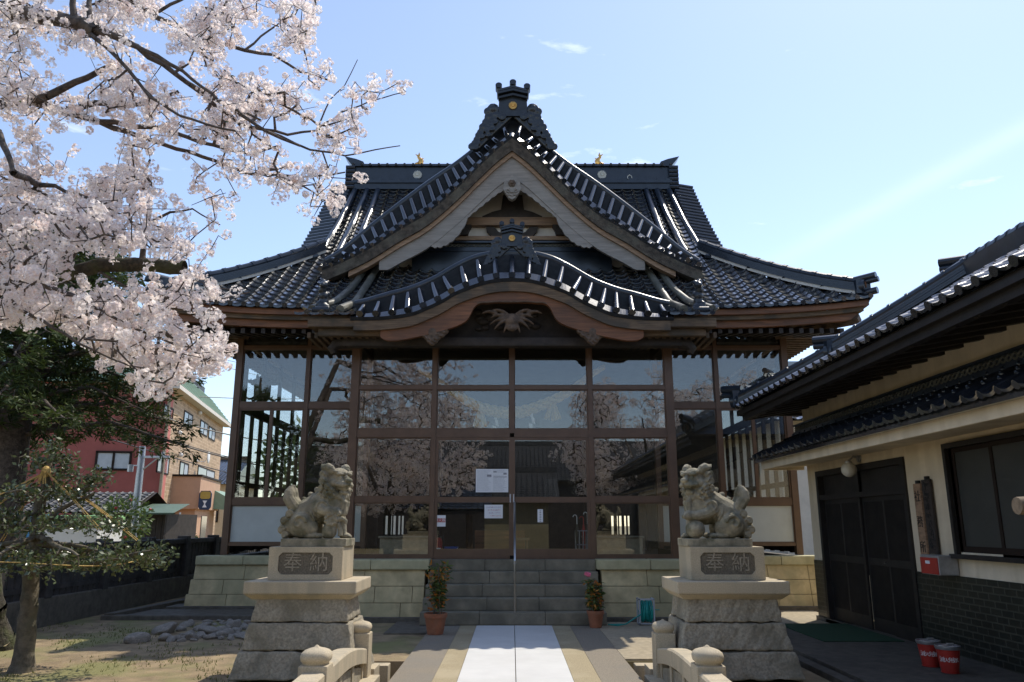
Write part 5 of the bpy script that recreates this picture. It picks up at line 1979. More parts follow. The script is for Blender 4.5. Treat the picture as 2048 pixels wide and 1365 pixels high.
# ------------------------------------------------------------------ low stone bridge rails
def rail(sg, label):
    X_ = lambda y: sg * (1.635 - (8.93 - y) * .055)
    t = thing('bridge_railing', label, 'stone railing', (X_(7.6), 7.6, 0), group='stone bridge railings beside the path')
    for y, zt in ((6.35, .655), (8.93, .555), (3.77, .655)):
        x = X_(y)
        q = MB()
        w = .11
        q.bbox((x - w, y - w, -.4), (x + w, y + w, zt - .137), .012)
        pst = q.build('post', M_granite, t)
        q = MB()
        z0 = zt - .137
        q.lathe([(.094, z0 - .01), (.095, z0 + .012), (.100, z0 + .018), (.111, z0 + .028), (.117, z0 + .045), (.118, z0 + .062), (.111, z0 + .082), (.091, z0 + .099), (.060, z0 + .111), (.032, z0 + .118), (.018, z0 + .125), (.012, z0 + .132), (.004, z0 + .137)], (x, y, 0), 32, square=.45)
        q.build('onion_finial', M_granite, pst, smooth=50)
    ys = np.linspace(3.88, 8.82, 41)
    ztop = curve([(3.88, .30), (5.0, .46), (6.35, .47), (7.6, .43), (8.3, .35), (8.82, .27)])
    for y0, y1 in ((3.88, 6.24), (6.46, 8.82)):
        yy = np.linspace(y0, y1, 24)
        n = len(yy)
        q = MB()
        G = []
        for y in yy:
            z = float(ztop(y)); x = X_(y)
            G.append([(x - .09, y, z - .15), (x - .09, y, z - .015), (x - .075, y, z), (x + .075, y, z), (x + .09, y, z - .015), (x + .09, y, z - .15), (x - .09, y, z - .15)])
        q.grid(np.array(G))
        q.add(G[0][:6], [tuple(range(6))]); q.add(G[-1][:6], [tuple(range(5, -1, -1))])
        q.build('hand_rail', M_granite, t)
        q = MB()
        for k in range(3):
            a_, b_ = y0 + (y1 - y0) * k / 3 + .07, y0 + (y1 - y0) * (k + 1) / 3 - .07
            yy2 = np.linspace(a_, b_, 8)
            G = np.array([[(X_(y) + s * .045, y, z) for s, z in ((-1, -.12), (-1, float(ztop(y)) - .19), (1, float(ztop(y)) - .19), (1, -.12))] for y in yy2])
            q.grid(G)
            q.add([tuple(p) for p in G[0]], [(0, 1, 2, 3)]); q.add([tuple(p) for p in G[-1]], [(3, 2, 1, 0)])
        q.build('panel', M_granite_old, t)
        q = MB()
        for k in range(4):
            yc = y0 + (y1 - y0) * k / 3
            yc = min(max(yc, y0 + .03), y1 - .03)
            x = X_(yc)
            q.box((x - .06, yc - .05, -.12), (x + .06, yc + .05, float(ztop(yc)) - .14))
        q.add([(X_(y) + dx, y, z) for y in (y0, y1) for dx, z in ((-.085, -.2), (.085, -.2), (.085, -.1), (-.085, -.1))], [(0, 1, 2, 3), (7, 6, 5, 4), (0, 4, 5, 1), (1, 5, 6, 2), (2, 6, 7, 3), (3, 7, 4, 0)])
        q.build('rail_strut', M_granite, t)
    return t


rail(-1, 'low pale stone bridge railing with onion topped posts left of the white path')
rail(1, 'low pale stone bridge railing with onion topped posts right of the white path')


# ------------------------------------------------------------------ potted plants and hose reel
def leaf_quads(C, N, size, ratio=2.4, rg=None, droop=0.0):
    """small pointed leaves: C (n,3) places, N (n,3) pointing directions"""
    rg = rg or RNG
    n = len(C)
    L = size * rg.uniform(.7, 1.3, n)
    d = N / np.linalg.norm(N, axis=1, keepdims=True)
    rn = rg.normal(0, 1, (n, 3))
    s = np.cross(d, rn); s /= np.linalg.norm(s, axis=1, keepdims=True)
    up = np.cross(s, d)
    w = L / ratio
    P = np.stack([C, C + d * (L * .45)[:, None] + s * (w / 2)[:, None], C + d * L[:, None] - up * (droop * L)[:, None], C + d * (L * .45)[:, None] - s * (w / 2)[:, None]], 1)
    return P


def leaves_object(name, P, m, parent, rg=None, tone=None):
    rg = rg or RNG
    n = len(P)
    tn = rg.uniform(0, 1, n) if tone is None else tone
    return link_mesh(name, np_mesh(name, P.reshape(-1, 3), [(4, np.arange(n * 4).reshape(-1, 4))], np.repeat(tn, 4)), m, parent)


def potted(x, y, r, hp, hpl, label, seed, flower):
    t = thing('potted_plant', label, 'potted plant', (x, y, 0), group='potted plants at the foot of the steps')
    q = MB()
    q.lathe([(r * .68, 0), (r * .92, hp * .8), (r, hp * .8), (r * 1.02, hp), (r * .9, hp), (r * .86, hp * .82)], (x, y, 0), 32, cap=False)
    q.lathe([(0.0, .003), (r * .7, .003)], (x, y, 0), 32, cap=False)
    q.build('pot', M_terracotta, t, smooth=35)
    q = MB(); q.lathe([(.001, hp * .86), (r * .9, hp * .86)], (x, y, 0), 24, cap=False); q.build('soil', M_concrete_dk, t)
    rg = np.random.default_rng(seed)
    q = MB()
    C, N = [], []
    for k in range(9):
        a_ = rg.uniform(0, 2 * PI); top = hpl * rg.uniform(.55, 1)
        p0 = np.array([x + r * .35 * math.cos(a_), y + r * .35 * math.sin(a_), hp * .85])
        p1 = np.array([x + r * 1.0 * math.cos(a_) * rg.uniform(.3, 1), y + r * math.sin(a_) * rg.uniform(.3, 1), hp + top])
        pts = [p0 + (p1 - p0) * s + np.array([.03 * math.sin(3 * s + k), .03 * math.cos(2 * s + k), 0]) for s in np.linspace(0, 1, 7)]
        q.tube(pts, [.008, .007, .007, .006, .005, .004, .003], 5)
        m = 75
        s = rg.uniform(.12, 1, m) ** .8
        base = p0[None] + (p1 - p0)[None] * s[:, None]
        C.append(base + rg.normal(0, r * .22, (m, 3)) * np.array([1, 1, .6]))
        nn = rg.normal(0, 1, (m, 3)); nn[:, 2] = nn[:, 2] * .5 - .1
        N.append(nn)
    q.build('stems', M_bark_grey, t)
    C, N = np.concatenate(C), np.concatenate(N)
    P = leaf_quads(C, N, .085, 3.2, rg, .15)
    k = rg.random(len(P)) < .28
    leaves_object('leaves', P[~k], M_shrub, t, rg)
    leaves_object('orange_leaves', P[k], M_orange_leaf, t, rg)
    if flower:
        q = MB()
        f = at(1175, 1150, y)
        for j in range(14):
            a_ = rg.uniform(0, 2 * PI); el = rg.uniform(-.5, 1)
            q.ball((f.x + .03 * math.cos(a_), f.y - .02 + .03 * math.sin(a_), f.z + .03 * el), .028, 1, (1, 1, .8))
        q.build('pink_flower', mat('pink petals', (.75, .16, .25), .6, .2, 20, 0), t, smooth=True)


potted(-1.12, 12.05, .17, .29, .80, 'tall green and orange leaved plant in a terracotta pot left of the steps', 21, False)
potted(1.30, 12.8, .135, .25, .50, 'small plant with one pink flower in a terracotta pot right of the steps', 22, True)

t = thing('hose_reel', 'grey framed garden hose reel wound with teal hose beside the steps', 'hose reel', (2.15, 13.15, 0))
x, y = 2.15, 13.2
q = MB()
for sx in (-.115, .115):
    q.bbox((x + sx - .012, y - .13, 0), (x + sx + .012, y - .10, .40), .004)
    q.bbox((x + sx - .012, y + .10, 0), (x + sx + .012, y + .13, .40), .004)
    q.bbox((x + sx - .012, y - .13, .0), (x + sx + .012, y + .13, .025), .004)
    q.bbox((x + sx - .012, y - .13, .375), (x + sx + .012, y + .13, .40), .004)
q.bbox((x - .12, y - .13, .375), (x + .12, y - .1, .40), .004)
q.bbox((x - .12, y - .13, .01), (x + .12, y - .1, .03), .004)
q.build('frame', M_grey_plastic, t)
q = MB()
r0 = random.Random(3)
for k in range(9):
    rr = .14 + .014 * (k % 3) + r0.uniform(-.005, .005)
    xx = x - .085 + .021 * k
    q.tube([(xx + .01 * math.sin(a_ * 2 + k), y + rr * .75 * math.cos(a_), .2 + rr * math.sin(a_)) for a_ in np.linspace(0, 2 * PI, 28)], .011, 7)
hosepts = [(x - .10, y - .12, .16), (x - .2, y - .2, .12), (x - .35, y - .22, .03), (x - .48, y - .2, .005), (x - .62, y - .1, .005), (x - .4, y - .05, .005)]
q.tube(hosepts, .011, 7)
q.build('hose', M_teal, t, smooth=True)
q = MB(); q.tube([(x + .12, y, .22), (x + .22, y - .02, .22)], .008, 6); q.tube([(x - .12, y, .2), (x + .12, y, .2)], .02, 10); q.build('crank', M_teal, t)
# ------------------------------------------------------------------ the white walled annex on the right
annex = thing('annex_building', 'cream stucco annex with two tiers of black tiled roof and a dark wainscot', 'building', (5.2, 8, 0))
AX, AE = 5.2, 13.9
YN = -4.0
DZ, DY0, DY1 = 2.40, 10.45, 13.45
WY0, WY1, WZ0, WZ1 = 5.4, 9.35, 1.24, 2.43
q = MB()
q.box((AX, DY1, 0), (AX + .18, AE, 3.7))
q.box((AX, DY0, DZ), (AX + .18, DY1, 3.7))
q.box((AX, WY1, 0), (AX + .18, DY0, 3.7))
q.box((AX, WY0, WZ1), (AX + .18, WY1, 3.7))
q.box((AX, WY0, 0), (AX + .18, WY1, WZ0))
q.box((AX, YN, 0), (AX + .18, WY0, 3.7))
q.box((AX + .18, AE - .18, 0), (11, AE, 3.7))
q.build('wall', M_cream, annex)
q = MB()
q.box((AX - .014, DY1 + .03, 0), (AX - .001, AE + .005, .97))
q.box((AX - .014, WY0 - 8, 0), (AX - .001, DY0 - .03, .97))
M_wains = brickmat('dark green glazed tile wainscot', (.013, .015, .012), (.02, .021, .016), (.055, .055, .042), .20, .075, ('Y', 'Z'), .3, .008, .5)
q.build('wainscot', M_wains, annex)
q = MB()
q.box((AX - .05, YN, -.05), (AX - .016, AE + .02, .06))
q.build('plinth', M_concrete_dk, annex)
# door: four lattice leaves, transom and frame
q = MB()
q.box((AX - .03, DY0 - .03, 0), (AX + .08, DY0 + .06, DZ + .03)); q.box((AX - .03, DY1 - .06, 0), (AX + .08, DY1 + .03, DZ + .03))
q.box((AX - .03, DY0 + .06, DZ - .06), (AX + .08, DY1 - .06, DZ + .03)); q.box((AX - .02, DY0 + .06, 1.95), (AX + .08, DY1 - .06, 2.03))
q.box((AX - .05, DY0 - .05, 0), (AX + .1, DY1 + .05, .05))
dfr = q.build('door_frame', M_black_wood, annex)
w = (DY1 - DY0 - .12) / 4
for k in range(4):
    y0 = DY0 + .06 + k * w
    x = AX + .02 + (.035 if k % 2 else 0)
    q = MB()
    q.box((x, y0, .05), (x + .03, y0 + .06, 1.95)); q.box((x, y0 + w - .06, .05), (x + .03, y0 + w, 1.95))
    for za, zb in ((.05, .25), (.98, 1.08), (1.88, 1.95)): q.box((x, y0 + .06, za), (x + .03, y0 + w - .06, zb))
    n_ = 24
    for j in range(n_):
        yy = y0 + .06 + (w - .12) * (j + .5) / n_
        q.box((x + .004, yy - .006, .25), (x + .014, yy + .006, .98)); q.box((x + .004, yy - .006, 1.08), (x + .014, yy + .006, 1.88))
    d_ = q.build('sliding_door', M_black_wood, annex)
    q = MB(); q.box((x + .016, y0 + .06, .25), (x + .02, y0 + w - .06, 1.88)); q.build('pane', M_black, d_)
    q = MB(); q.box((x + .01, y0 + .01, 2.03), (x + .02, y0 + w - .01, DZ - .06)); q.build('transom_pane', M_black_wood, dfr)
q = MB(); q.tube([(AX + .015, DY0 + .06 + w * 1.1, 1.03), (AX - .005, DY0 + .06 + w * 1.1, 1.03)], .014, 10); q.build('door_knob', M_steel, annex)
# window
q = MB()
q.box((AX - .05, WY0 - .06, WZ0 - .06), (AX + .1, WY0, WZ1 + .06)); q.box((AX - .05, WY1, WZ0 - .06), (AX + .1, WY1 + .06, WZ1 + .06))
q.box((AX - .05, WY0, WZ1), (AX + .1, WY1, WZ1 + .06)); q.box((AX - .09, WY0 - .1, WZ0 - .07), (AX + .1, WY1 + .1, WZ0 - .02))
wf = q.build('window_frame', M_black_wood, annex)
n_ = 5
w = (WY1 - WY0) / n_
M_win = mat('frosted dark window', (.05, .052, .048), .32, .15, 3, .05, 60, spec=.35)
for k in range(n_):
    y0 = WY0 + k * w; x = AX + (.0 if k % 2 else .03)
    q = MB()
    q.box((x, y0, WZ0 - .02), (x + .03, y0 + .05, WZ1)); q.box((x, y0 + w - .05, WZ0 - .02), (x + .03, y0 + w, WZ1))
    q.box((x, y0 + .05, WZ0 - .02), (x + .03, y0 + w - .05, WZ0 + .07)); q.box((x, y0 + .05, WZ1 - .05), (x + .03, y0 + w - .05, WZ1))
    s_ = q.build('window_sash', M_frame_dark, wf)
    q = MB(); q.box((x + .012, y0 + .05, WZ0 + .07), (x + .018, y0 + w - .05, WZ1 - .05)); q.build('pane', M_win, s_)
q = MB(); q.box((AX + .25, WY0 - .3, .8), (AX + .3, DY1 + .1, 2.7)); q.build('dark_backing', mat('near black interior sheet', (.02, .02, .02), .9, .15, 4, 0), annex)  # near black sheet added behind door and window, standing in for interior shade
# lower roof
def SL(a, b): return 4.32 + b * .9, a, 2.70 + .42 * b + .03 * b * b
link_mesh('lower_roof', tile_mesh('lower_roof', [tiles(lambda a, b: SL(-a, b), 69, 5, a0=-14.2, wb=.215)]), M_tile, annex)
q = MB()
for k in range(69):
    y = 14.2 - (k + .85) * .265
    q.tube([(4.29, y, 2.71), (4.5, y, 2.82)], .045, 8)
q.box((4.36, YN, 2.62), (4.44, 14.15, 2.69))
q.grid(np.array([[(4.38, y, 2.665), (5.2, y, 3.02)] for y in (YN, 14.18)]))
q.grid(np.array([[(x, 14.19, z) for z in (2.66 + (x - 4.36) * .42, 2.74 + (x - 4.36) * .46)] for x in (4.36, 5.2)]))
q.build('lower_eave_tiles', M_tile, annex, smooth=40)
q = MB()
q.bbox((4.46, YN, 2.50), (4.54, 14.1, 2.635), .01); q.add([(4.54, YN, 2.52), (4.54, 14.1, 2.52), (5.2, 14.1, 2.56), (5.2, YN, 2.56)], [(0, 1, 2, 3)])
q.box((4.54, 14.02, 2.5), (5.2, 14.1, 2.8))
q.build('eave_cove', M_cream, annex)
q = MB()
q.box((5.05, YN, 3.05), (5.2, 14.1, 3.14)); q.box((5.08, YN, 3.14), (5.2, 14.1, 3.17)); q.box((5.12, YN, 3.16), (5.2, 14.1, 3.27)); q.box((5.08, YN, 3.27), (5.2, 14.1, 3.30))
q.build('flashing_ridge', M_tile_navy, annex)
q = MB()
yy = np.linspace(YN + 2, 14.08, 700)
for s_ in (0, 1): q.tube([(5.113 - .004 * s_, y, 3.222 + .032 * math.sin(y * 2 * PI / .2 + s_ * PI)) for y in yy], .013, 4)
q.build('wave_tiles', M_tile_old, annex)
# upper roof, hipped at its far end
EX, EZ, EY = 4.06, 3.60, 14.12
def kz_(k): return EZ + .455 * k + .035 * k * k
def SU(a, b): k = b * .86; return EX + k, a, kz_(k)
mk = lambda a, b: (-a < EY - b * .86)
link_mesh('upper_roof', tile_mesh('upper_roof', [tiles(lambda a, b: SU(-a, b), 69, 14, a0=-14.1, mask=mk)]), M_tile, annex)
q = MB()
q.grid(np.array([[(EX + k, y if j == 0 else EY - k, kz_(k) - .05) for j, y in ((0, YN), (1, 0))] for k in np.linspace(0, 2.9, 8)]))
q.grid(np.array([[(EX + k, EY - k, kz_(k)), (9.86 - k, EY - k, kz_(k))] for k in np.linspace(0, 2.9, 8)]))
q.grid(np.array([[(9.86 - k, EY - k, kz_(k)), (9.86 - k, YN, kz_(k))] for k in np.linspace(0, 2.9, 8)]))
q.build('roof_boarding', M_tile_navy, annex, fix=False)
q = MB()
for k in range(69):
    y = 14.12 - (k + .82) * .265
    q.tube([(EX - .035, y, EZ + .012), (EX + .2, y, EZ + .12)], .052, 10)
q.build('upper_eave_discs', M_tile, annex, smooth=40)
q = MB()
q.box((EX + .03, YN, EZ - .13), (EX + .10, EY - .02, EZ - .04)); q.box((EX + .1, YN, EZ - .22), (EX + .2, EY - .1, EZ - .12))
q.add([(EX + .1, YN, EZ - .14), (EX + .1, EY, EZ - .14), (5.2, EY - .2, 3.64), (5.2, YN, 3.64)], [(0, 1, 2, 3)])
q.box((EX + .03, EY - .08, EZ - .13), (11, EY, EZ - .04))
q.add([(EX + .05, EY - .02, EZ - .12), (11, EY - .02, EZ - .12), (11, AE - .1, 3.64), (5.0, AE - .1, 3.64)], [(0, 1, 2, 3)])
for k in range(45):
    y = 14.0 - k * .40
    q.add([(x, y + dy, z + dz) for x, z in ((EX + .14, EZ - .15), (5.2, 3.62)) for dy in (-.05, .05) for dz in (0, -.08)],
          [(0, 1, 3, 2), (4, 6, 7, 5), (0, 4, 5, 1), (2, 3, 7, 6), (1, 5, 7, 3), (0, 2, 6, 4)])
q.box((5.0, YN, 3.32), (5.2, AE + .05, 3.44)) if False else None
q.build('eave_timber', M_black_wood, annex)
def hp(k): return Vector((EX + k, EY - k, kz_(k)))
def end_orn(p, dv, q):
    q.tube([p - dv * .04 + Vector((0, 0, .12)), p + dv * .10 + Vector((0, 0, .12))], .13, 14)
    q.tube([p - dv * .1 + Vector((0, 0, .33)), p + dv * .30 + Vector((0, 0, .36))], .07, 10)
    q.tube([p - dv * .05 + Vector((0, 0, .22)) , p + dv * .30 + Vector((0, 0, .25))], .05, 10)
    q.box(p + Vector((-.11, -.09, 0)), p + Vector((.11, .09, .3)))
dv = Vector((-.707, .707, 0))
for k0, k1, base, name in ((.05, 1.42, .028, 'corner_ridge'), (1.32, 2.95, .048, 'corner_ridge')):
    pts = [hp(k0 + (k1 - k0) * j / 12) for j in range(13)]
    q = MB()
    for j in range(4): sweep_rect(q, pts, .22 - .012 * (j % 2) - .012 * j, .05 + j * base * .9, .05 + (j + 1) * base * .9 - .008)
    sweep_rect(q, pts, .15, .0, .05 + 4 * base * .9)
    hh = .05 + 4 * base * .9 + .03
    q.tube([p + Vector((0, 0, hh)) for p in pts], .08, 10)
    nn_ = int((k1 - k0) / .2)
    for j in range(nn_):
        a_ = hp(k0 + .1 + j * .2); b_ = hp(k0 + .13 + j * .2)
        q.tube([a_ + Vector((0, 0, hh)), b_ + Vector((0, 0, hh))], .094, 10)
    end_orn(pts[0] + Vector((0, 0, .0)), dv, q)
    cr = q.build(name, M_tile_navy, annex, smooth=35)
    q = MB(); e_ = pts[0] + Vector((0, 0, .12)); q.tube([e_ + dv * .09, e_ + dv * .115], .07, 14); q.build('clay_disc', M_wood_red, cr)
q = MB()
zr = kz_(2.9)
q.box((EX + 2.77, YN, zr - .1), (EX + 3.03, EY - 2.7, zr + .22)); q.tube([(EX + 2.9, YN, zr + .25), (EX + 2.9, EY - 2.6, zr + .25)], .09, 10)
end_orn(Vector((EX + 2.9, EY - 2.62, zr)), dv, q)
for j in range(60): q.tube([(EX + 2.9, EY - 2.9 - .24 * j, zr + .25), (EX + 2.9, EY - 2.94 - .24 * j, zr + .25)], .104, 10)
q.build('ridge', M_tile_navy, annex, smooth=35)
# ---- fittings on and before the annex wall
t = thing('globe_lamp', 'white glass globe lamp on a bracket above the annex door', 'lamp', (AX, 11.75, 2.36))
q = MB(); q.ball((AX - .18, 11.75, 2.35), .11, 4); q.build('globe', mat('opal glass', (.72, .69, .6), .3, .03, 3, 0), t, smooth=True)
q = MB(); q.tube([(AX, 11.75, 2.52), (AX - .10, 11.75, 2.54), (AX - .16, 11.75, 2.49), (AX - .18, 11.75, 2.44)], .016, 8); q.tube([(AX - .002, 11.75, 2.52), (AX - .03, 11.75, 2.52)], .06, 14); q.lathe([(.05, 2.43), (.05, 2.47), (.02, 2.48)], (AX - .18, 11.75, 0), 14); q.build('bracket', M_galv, t, smooth=35)
for y, hw, z0, z1, lab, txt, mm, sz in ((10.10, .085, 1.12, 2.06, 'weathered tan wooden name board reading shrine office beside the annex door', '社務所', M_wood_beam, .15),
                                       (9.87, .10, 1.2, 2.10, 'dark wooden name board with a long column of black characters, nearer the mailbox', None, M_wood_dark, .1)):
    xb_ = AX - .05
    o = MB().bbox((xb_, y - hw, z0), (xb_ + .035, y + hw, z1), .006).build('name_board', mm)
    tag(o, lab, 'sign board', 'name boards beside the annex door')
    q = MB(); q.bbox((xb_ + .005, y - .03, z1), (xb_ + .05, y + .03, z1 + .04), .005); q.build('hanger', M_black, o)
    q = MB()
    if txt:
        for j, ch in enumerate(txt): put_text(q, ch, (xb_ - .002, y, z1 - .17 - j * .31), sz, LEFTW, .002)
    else:
        r0 = random.Random(2)
        for j in range(9):
            zc = z1 - .08 - j * .092
            for s_ in range(6):
                y0, zz = y + r0.uniform(-.045, .045), zc + r0.uniform(-.032, .032)
                if s_ % 2: q.tube([(xb_ - .002, y0 - .04, zz), (xb_ - .002, y0 + .035, zz + .008)], .005, 4)
                else: q.tube([(xb_ - .002, y0, zz + .03), (xb_ - .002, y0 + r0.uniform(-.03, .03), zz - .03)], .005, 4)
    q.build('lettering', M_ink_black, o)
t = thing('mailbox', 'stainless mailbox with a red front on the annex wall under the name boards', 'mailbox', (AX - .1, 9.62, 1.08))
q = MB(); q.bbox((AX - .24, 9.42, .975), (AX - .012, 9.83, 1.20), .008); q.build('box', M_galv, t)
q = MB(); q.box((AX - .248, 9.43, .985), (AX - .241, 9.82, 1.17)); fr_ = q.build('front_flap', M_red, t)
q = MB(); q.box((AX - .251, 9.60, 1.10), (AX - .2485, 9.70, 1.135)); q.build('label_plate', M_paper, fr_)
tag(MB().bbox((AX - .02, 9.86, .985), (AX - .002, 10.02, 1.13), .004).build('cream_plate', M_white), 'small cream plate on the wall left of the mailbox', 'plate')
for (u, v, lab) in ((1862, 1333, 'red galvanised fire bucket behind, nearer the annex door'), (1901, 1346, 'red galvanised fire bucket in front, farther from the annex door')):
    p = gnd(u, v, .07)
    t = thing('fire_bucket', lab, 'bucket', p, group='red fire buckets')
    q = MB(); q.lathe([(.080, 0), (.115, .25), (.120, .252), (.120, .26), (.112, .26), (.076, .01)], p, 32, cap=False); q.lathe([(0, .008), (.09, .008)], p, 32, cap=False); q.build('pail', M_red, t, smooth=35)
    q = MB(); q.lathe([(.1155, .23), (.124, .252), (.124, .266), (.110, .266), (.107, .2)], p, 32, cap=False); q.build('rim', M_galv, t, smooth=35)
    q = MB(); q.tube([(p.x + .118 * math.cos(a_), p.y - .03 - .05 * math.sin(a_), p.z + .265 + .012 * math.sin(a_)) for a_ in np.linspace(0, PI, 12)], .004, 5); q.bbox((p.x - .05, p.y - .10, p.z + .28), (p.x + .02, p.y - .07, p.z + .30), .004); q.build('handle', M_galv, t)
    q = MB()
    for j, ch in enumerate('消火用水'):
        a_ = -PI / 2 - .55 + (j - 1.3) * .46
        rr = .0985
        M_ = Matrix.Translation((p.x + rr * math.cos(a_), p.y + rr * math.sin(a_), p.z + .135)) @ Matrix.Rotation(a_ + PI / 2, 4, 'Z') @ FRONT
        me = text_mesh(ch, .058, .003)
        q.add([M_ @ vv.co for vv in me.vertices], [tuple(f.vertices) for f in me.polygons])
    q.build('lettering', M_white, t)
o = MB().bbox((4.05, 10.75, .071), (5.1, 12.6, .082), .003).build('entrance_mat', M_matgreen)
tag(o, 'dark green mat on the pavement in front of the annex door', 'mat')
# pruned tree just outside the right edge: only its sawn branch reaches into the picture
t = thing('pruned_tree', 'pale sawn branch end poking in at the right edge before the annex window', 'tree', (3.75, 4.55, 0))
p = at(2034, 1012, 4.6)
q = MB()
q.tube([(3.75, 4.55, -.1), (3.72, 4.55, .3), (3.7, 4.5, 1.2), (3.72, 4.5, 2.1), (3.78, 4.5, 2.5)], [.2, .14, .12, .11, .09], 14)
q.build('trunk', M_bark_grey, t, smooth=True)
q = MB()
q.tube([Vector((3.72, 4.5, p.z - .12)), p + Vector((.3, -.03, -.01)), p + Vector((.1, 0, .0)), p], [.075, .065, .055, .05], 12)
q.build('sawn_branch', mat('pale sawn wood', (.22, .165, .11), .9, .3, 20, .6, 40), t, smooth=40)
# ------------------------------------------------------------------ trees
def grow(limbs, targets, step=0.17, wob=0.12, twig=0.0034, seed=1, droop=0.0, cap=0.018):
    """limbs: [[(point, radius), ...]]; every target point is reached by a twig from the nearest wood"""
    rg = np.random.default_rng(seed)
    pos, par, rad, isl = [], [], [], []
    for L in limbs:
        prev = -1
        start = Vector(L[0][0])
        if pos:
            d = [(Vector(p) - start).length for p in pos]
            j = int(np.argmin(d))
            if d[j] < 0.6: prev = j
        for (p0, r0), (p1, r1) in zip(L[:-1], L[1:]):
            p0, p1 = Vector(p0), Vector(p1)
            n = max(1, int((p1 - p0).length / step))
            for k in range(n):
                t = k / n
                jit = Vector(rg.normal(0, .007, 3)) if k else Vector((0, 0, 0))
                pos.append(tuple(p0.lerp(p1, t) + jit)); rad.append(r0 + (r1 - r0) * t); par.append(prev); isl.append(True)
                prev = len(pos) - 1
        pos.append(tuple(L[-1][0])); rad.append(L[-1][1]); par.append(prev); isl.append(True)
    X = np.zeros((len(pos) + len(targets) * 14, 3)); nX = len(pos); X[:nX] = pos
    T = np.asarray(targets, float)
    D = np.full(len(T), 1e9); J = np.zeros(len(T), int)
    for i in range(nX):
        d = np.linalg.norm(T - X[i], axis=1); k = d < D; D[k] = d[k]; J[k] = i
    left = np.ones(len(T), bool)
    tips = []
    while left.any():
        i = int(np.argmin(np.where(left, D, 1e9)))
        left[i] = False
        p, q = X[J[i]].copy(), T[i]
        L = np.linalg.norm(q - p)
        n = max(1, min(12, int(L / step)))
        w = rg.normal(0, wob * L, 3)
        prev = J[i]
        for k in range(1, n + 1):
            t = k / n
            x = p + (q - p) * t + w * math.sin(PI * t) + np.array([0, 0, -droop * L * math.sin(PI * t)])
            if nX >= len(X): X = np.concatenate([X, np.zeros((4000, 3))])
            X[nX] = x; par.append(prev); rad.append(0); isl.append(False); prev = nX; nX += 1
            d = np.linalg.norm(T - x, axis=1); kk = d < D; D[kk] = d[kk]; J[kk] = nX - 1
        tips.append(prev)
    X = X[:nX]
    par = np.array(par); rad = np.array(rad); isl = np.array(isl)
    cnt = np.zeros(nX); cnt[tips] += 1
    for i in range(nX - 1, -1, -1):
        if par[i] >= 0 and par[i] < i: cnt[par[i]] += cnt[i]
    r = np.where(isl, rad, np.minimum(twig * np.maximum(cnt, 1) ** .45, cap))
    return X, par, r, isl


def wood_mesh(name, X, par, r, sides=5):
    i = np.where(par >= 0)[0]
    p = par[i]
    a, b = X[p], X[i]
    d = b - a; L = np.linalg.norm(d, axis=1, keepdims=True); ok = L[:, 0] > 1e-5
    i, p, a, b, d, L = i[ok], p[ok], a[ok], b[ok], d[ok], L[ok]
    d = d / L
    ref = np.where(np.abs(d[:, 2:3]) < .9, np.array([[0, 0, 1.]]), np.array([[1., 0, 0]]))
    s = np.cross(d, ref); s /= np.linalg.norm(s, axis=1, keepdims=True); u = np.cross(s, d)
    ang = 2 * PI * np.arange(sides) / sides
    ring = s[:, None] * np.cos(ang)[None, :, None] + u[:, None] * np.sin(ang)[None, :, None]
    rp = np.minimum(r[p], r[i] * 1.6 + .002)
    A = a[:, None] + ring * rp[:, None, None]; B = b[:, None] + d[:, None] * (r[i] * .3)[:, None, None] + ring * r[i][:, None, None]
    V = np.stack([A, B], 1).reshape(-1, 3)
    base = (np.arange(len(i)) * 2 * sides)[:, None]
    j = np.arange(sides)[None]
    F = np.stack([base + j, base + (j + 1) % sides, base + sides + (j + 1) % sides, base + sides + j], -1).reshape(-1, 4)
    return np_mesh(name, V, [(4, F)], smooth=True)


def blossom_mesh(name, C, rad, m=15, fr=0.019, seed=1):
    rg = np.random.default_rng(seed)
    n = len(C)
    d = rg.normal(0, 1, (n, m, 3)); d /= np.linalg.norm(d, axis=2, keepdims=True)
    c = C[:, None] + d * (rad[:, None, None] * rg.uniform(.75, 1.05, (n, m, 1)))
    nn = d + rg.normal(0, .35, (n, m, 3)); nn /= np.linalg.norm(nn, axis=2, keepdims=True)
    ref = rg.normal(0, 1, (n, m, 3)); s = np.cross(nn, ref); s /= np.linalg.norm(s, axis=2, keepdims=True); u = np.cross(nn, s)
    f = fr * rg.uniform(.75, 1.2, (n, m, 1))
    P = np.zeros((n, m, 11, 3)); P[:, :, 0] = c - nn * f * .25
    for k in range(10):
        a = 2 * PI * k / 10
        rr = f * (1.0 if k % 2 == 0 else .72)
        P[:, :, k + 1] = c + (s * math.cos(a) + u * math.sin(a)) * rr + nn * f * .25
    tone = np.zeros((n, m, 11)); base = np.clip(rg.normal(.82, .13, (n, 1)) + rg.normal(0, .1, (n, m)), 0.3, 1)
    tone[:] = base[:, :, None]; tone[:, :, 0] = base * .45
    q = (np.arange(n * m) * 11)[:, None]
    k = np.arange(0, 10, 2)[None]
    F = np.stack([q + 0 * k, q + 1 + (k - 1) % 10, q + 1 + k, q + 1 + (k + 1) % 10], -1).reshape(-1, 4)
    return np_mesh(name, P.reshape(-1, 3), [(4, F)], tone.ravel())


def inside(poly, u, v):
    x, y = np.asarray(u, float), np.asarray(v, float)
    r = np.zeros(x.shape, bool)
    n = len(poly)
    for i in range(n):
        (x0, y0), (x1, y1) = poly[i], poly[(i + 1) % n]
        c = ((y0 > y) != (y1 > y)) & (x < (x1 - x0) * (y - y0) / (y1 - y0 + 1e-12) + x0)
        r ^= c
    return r


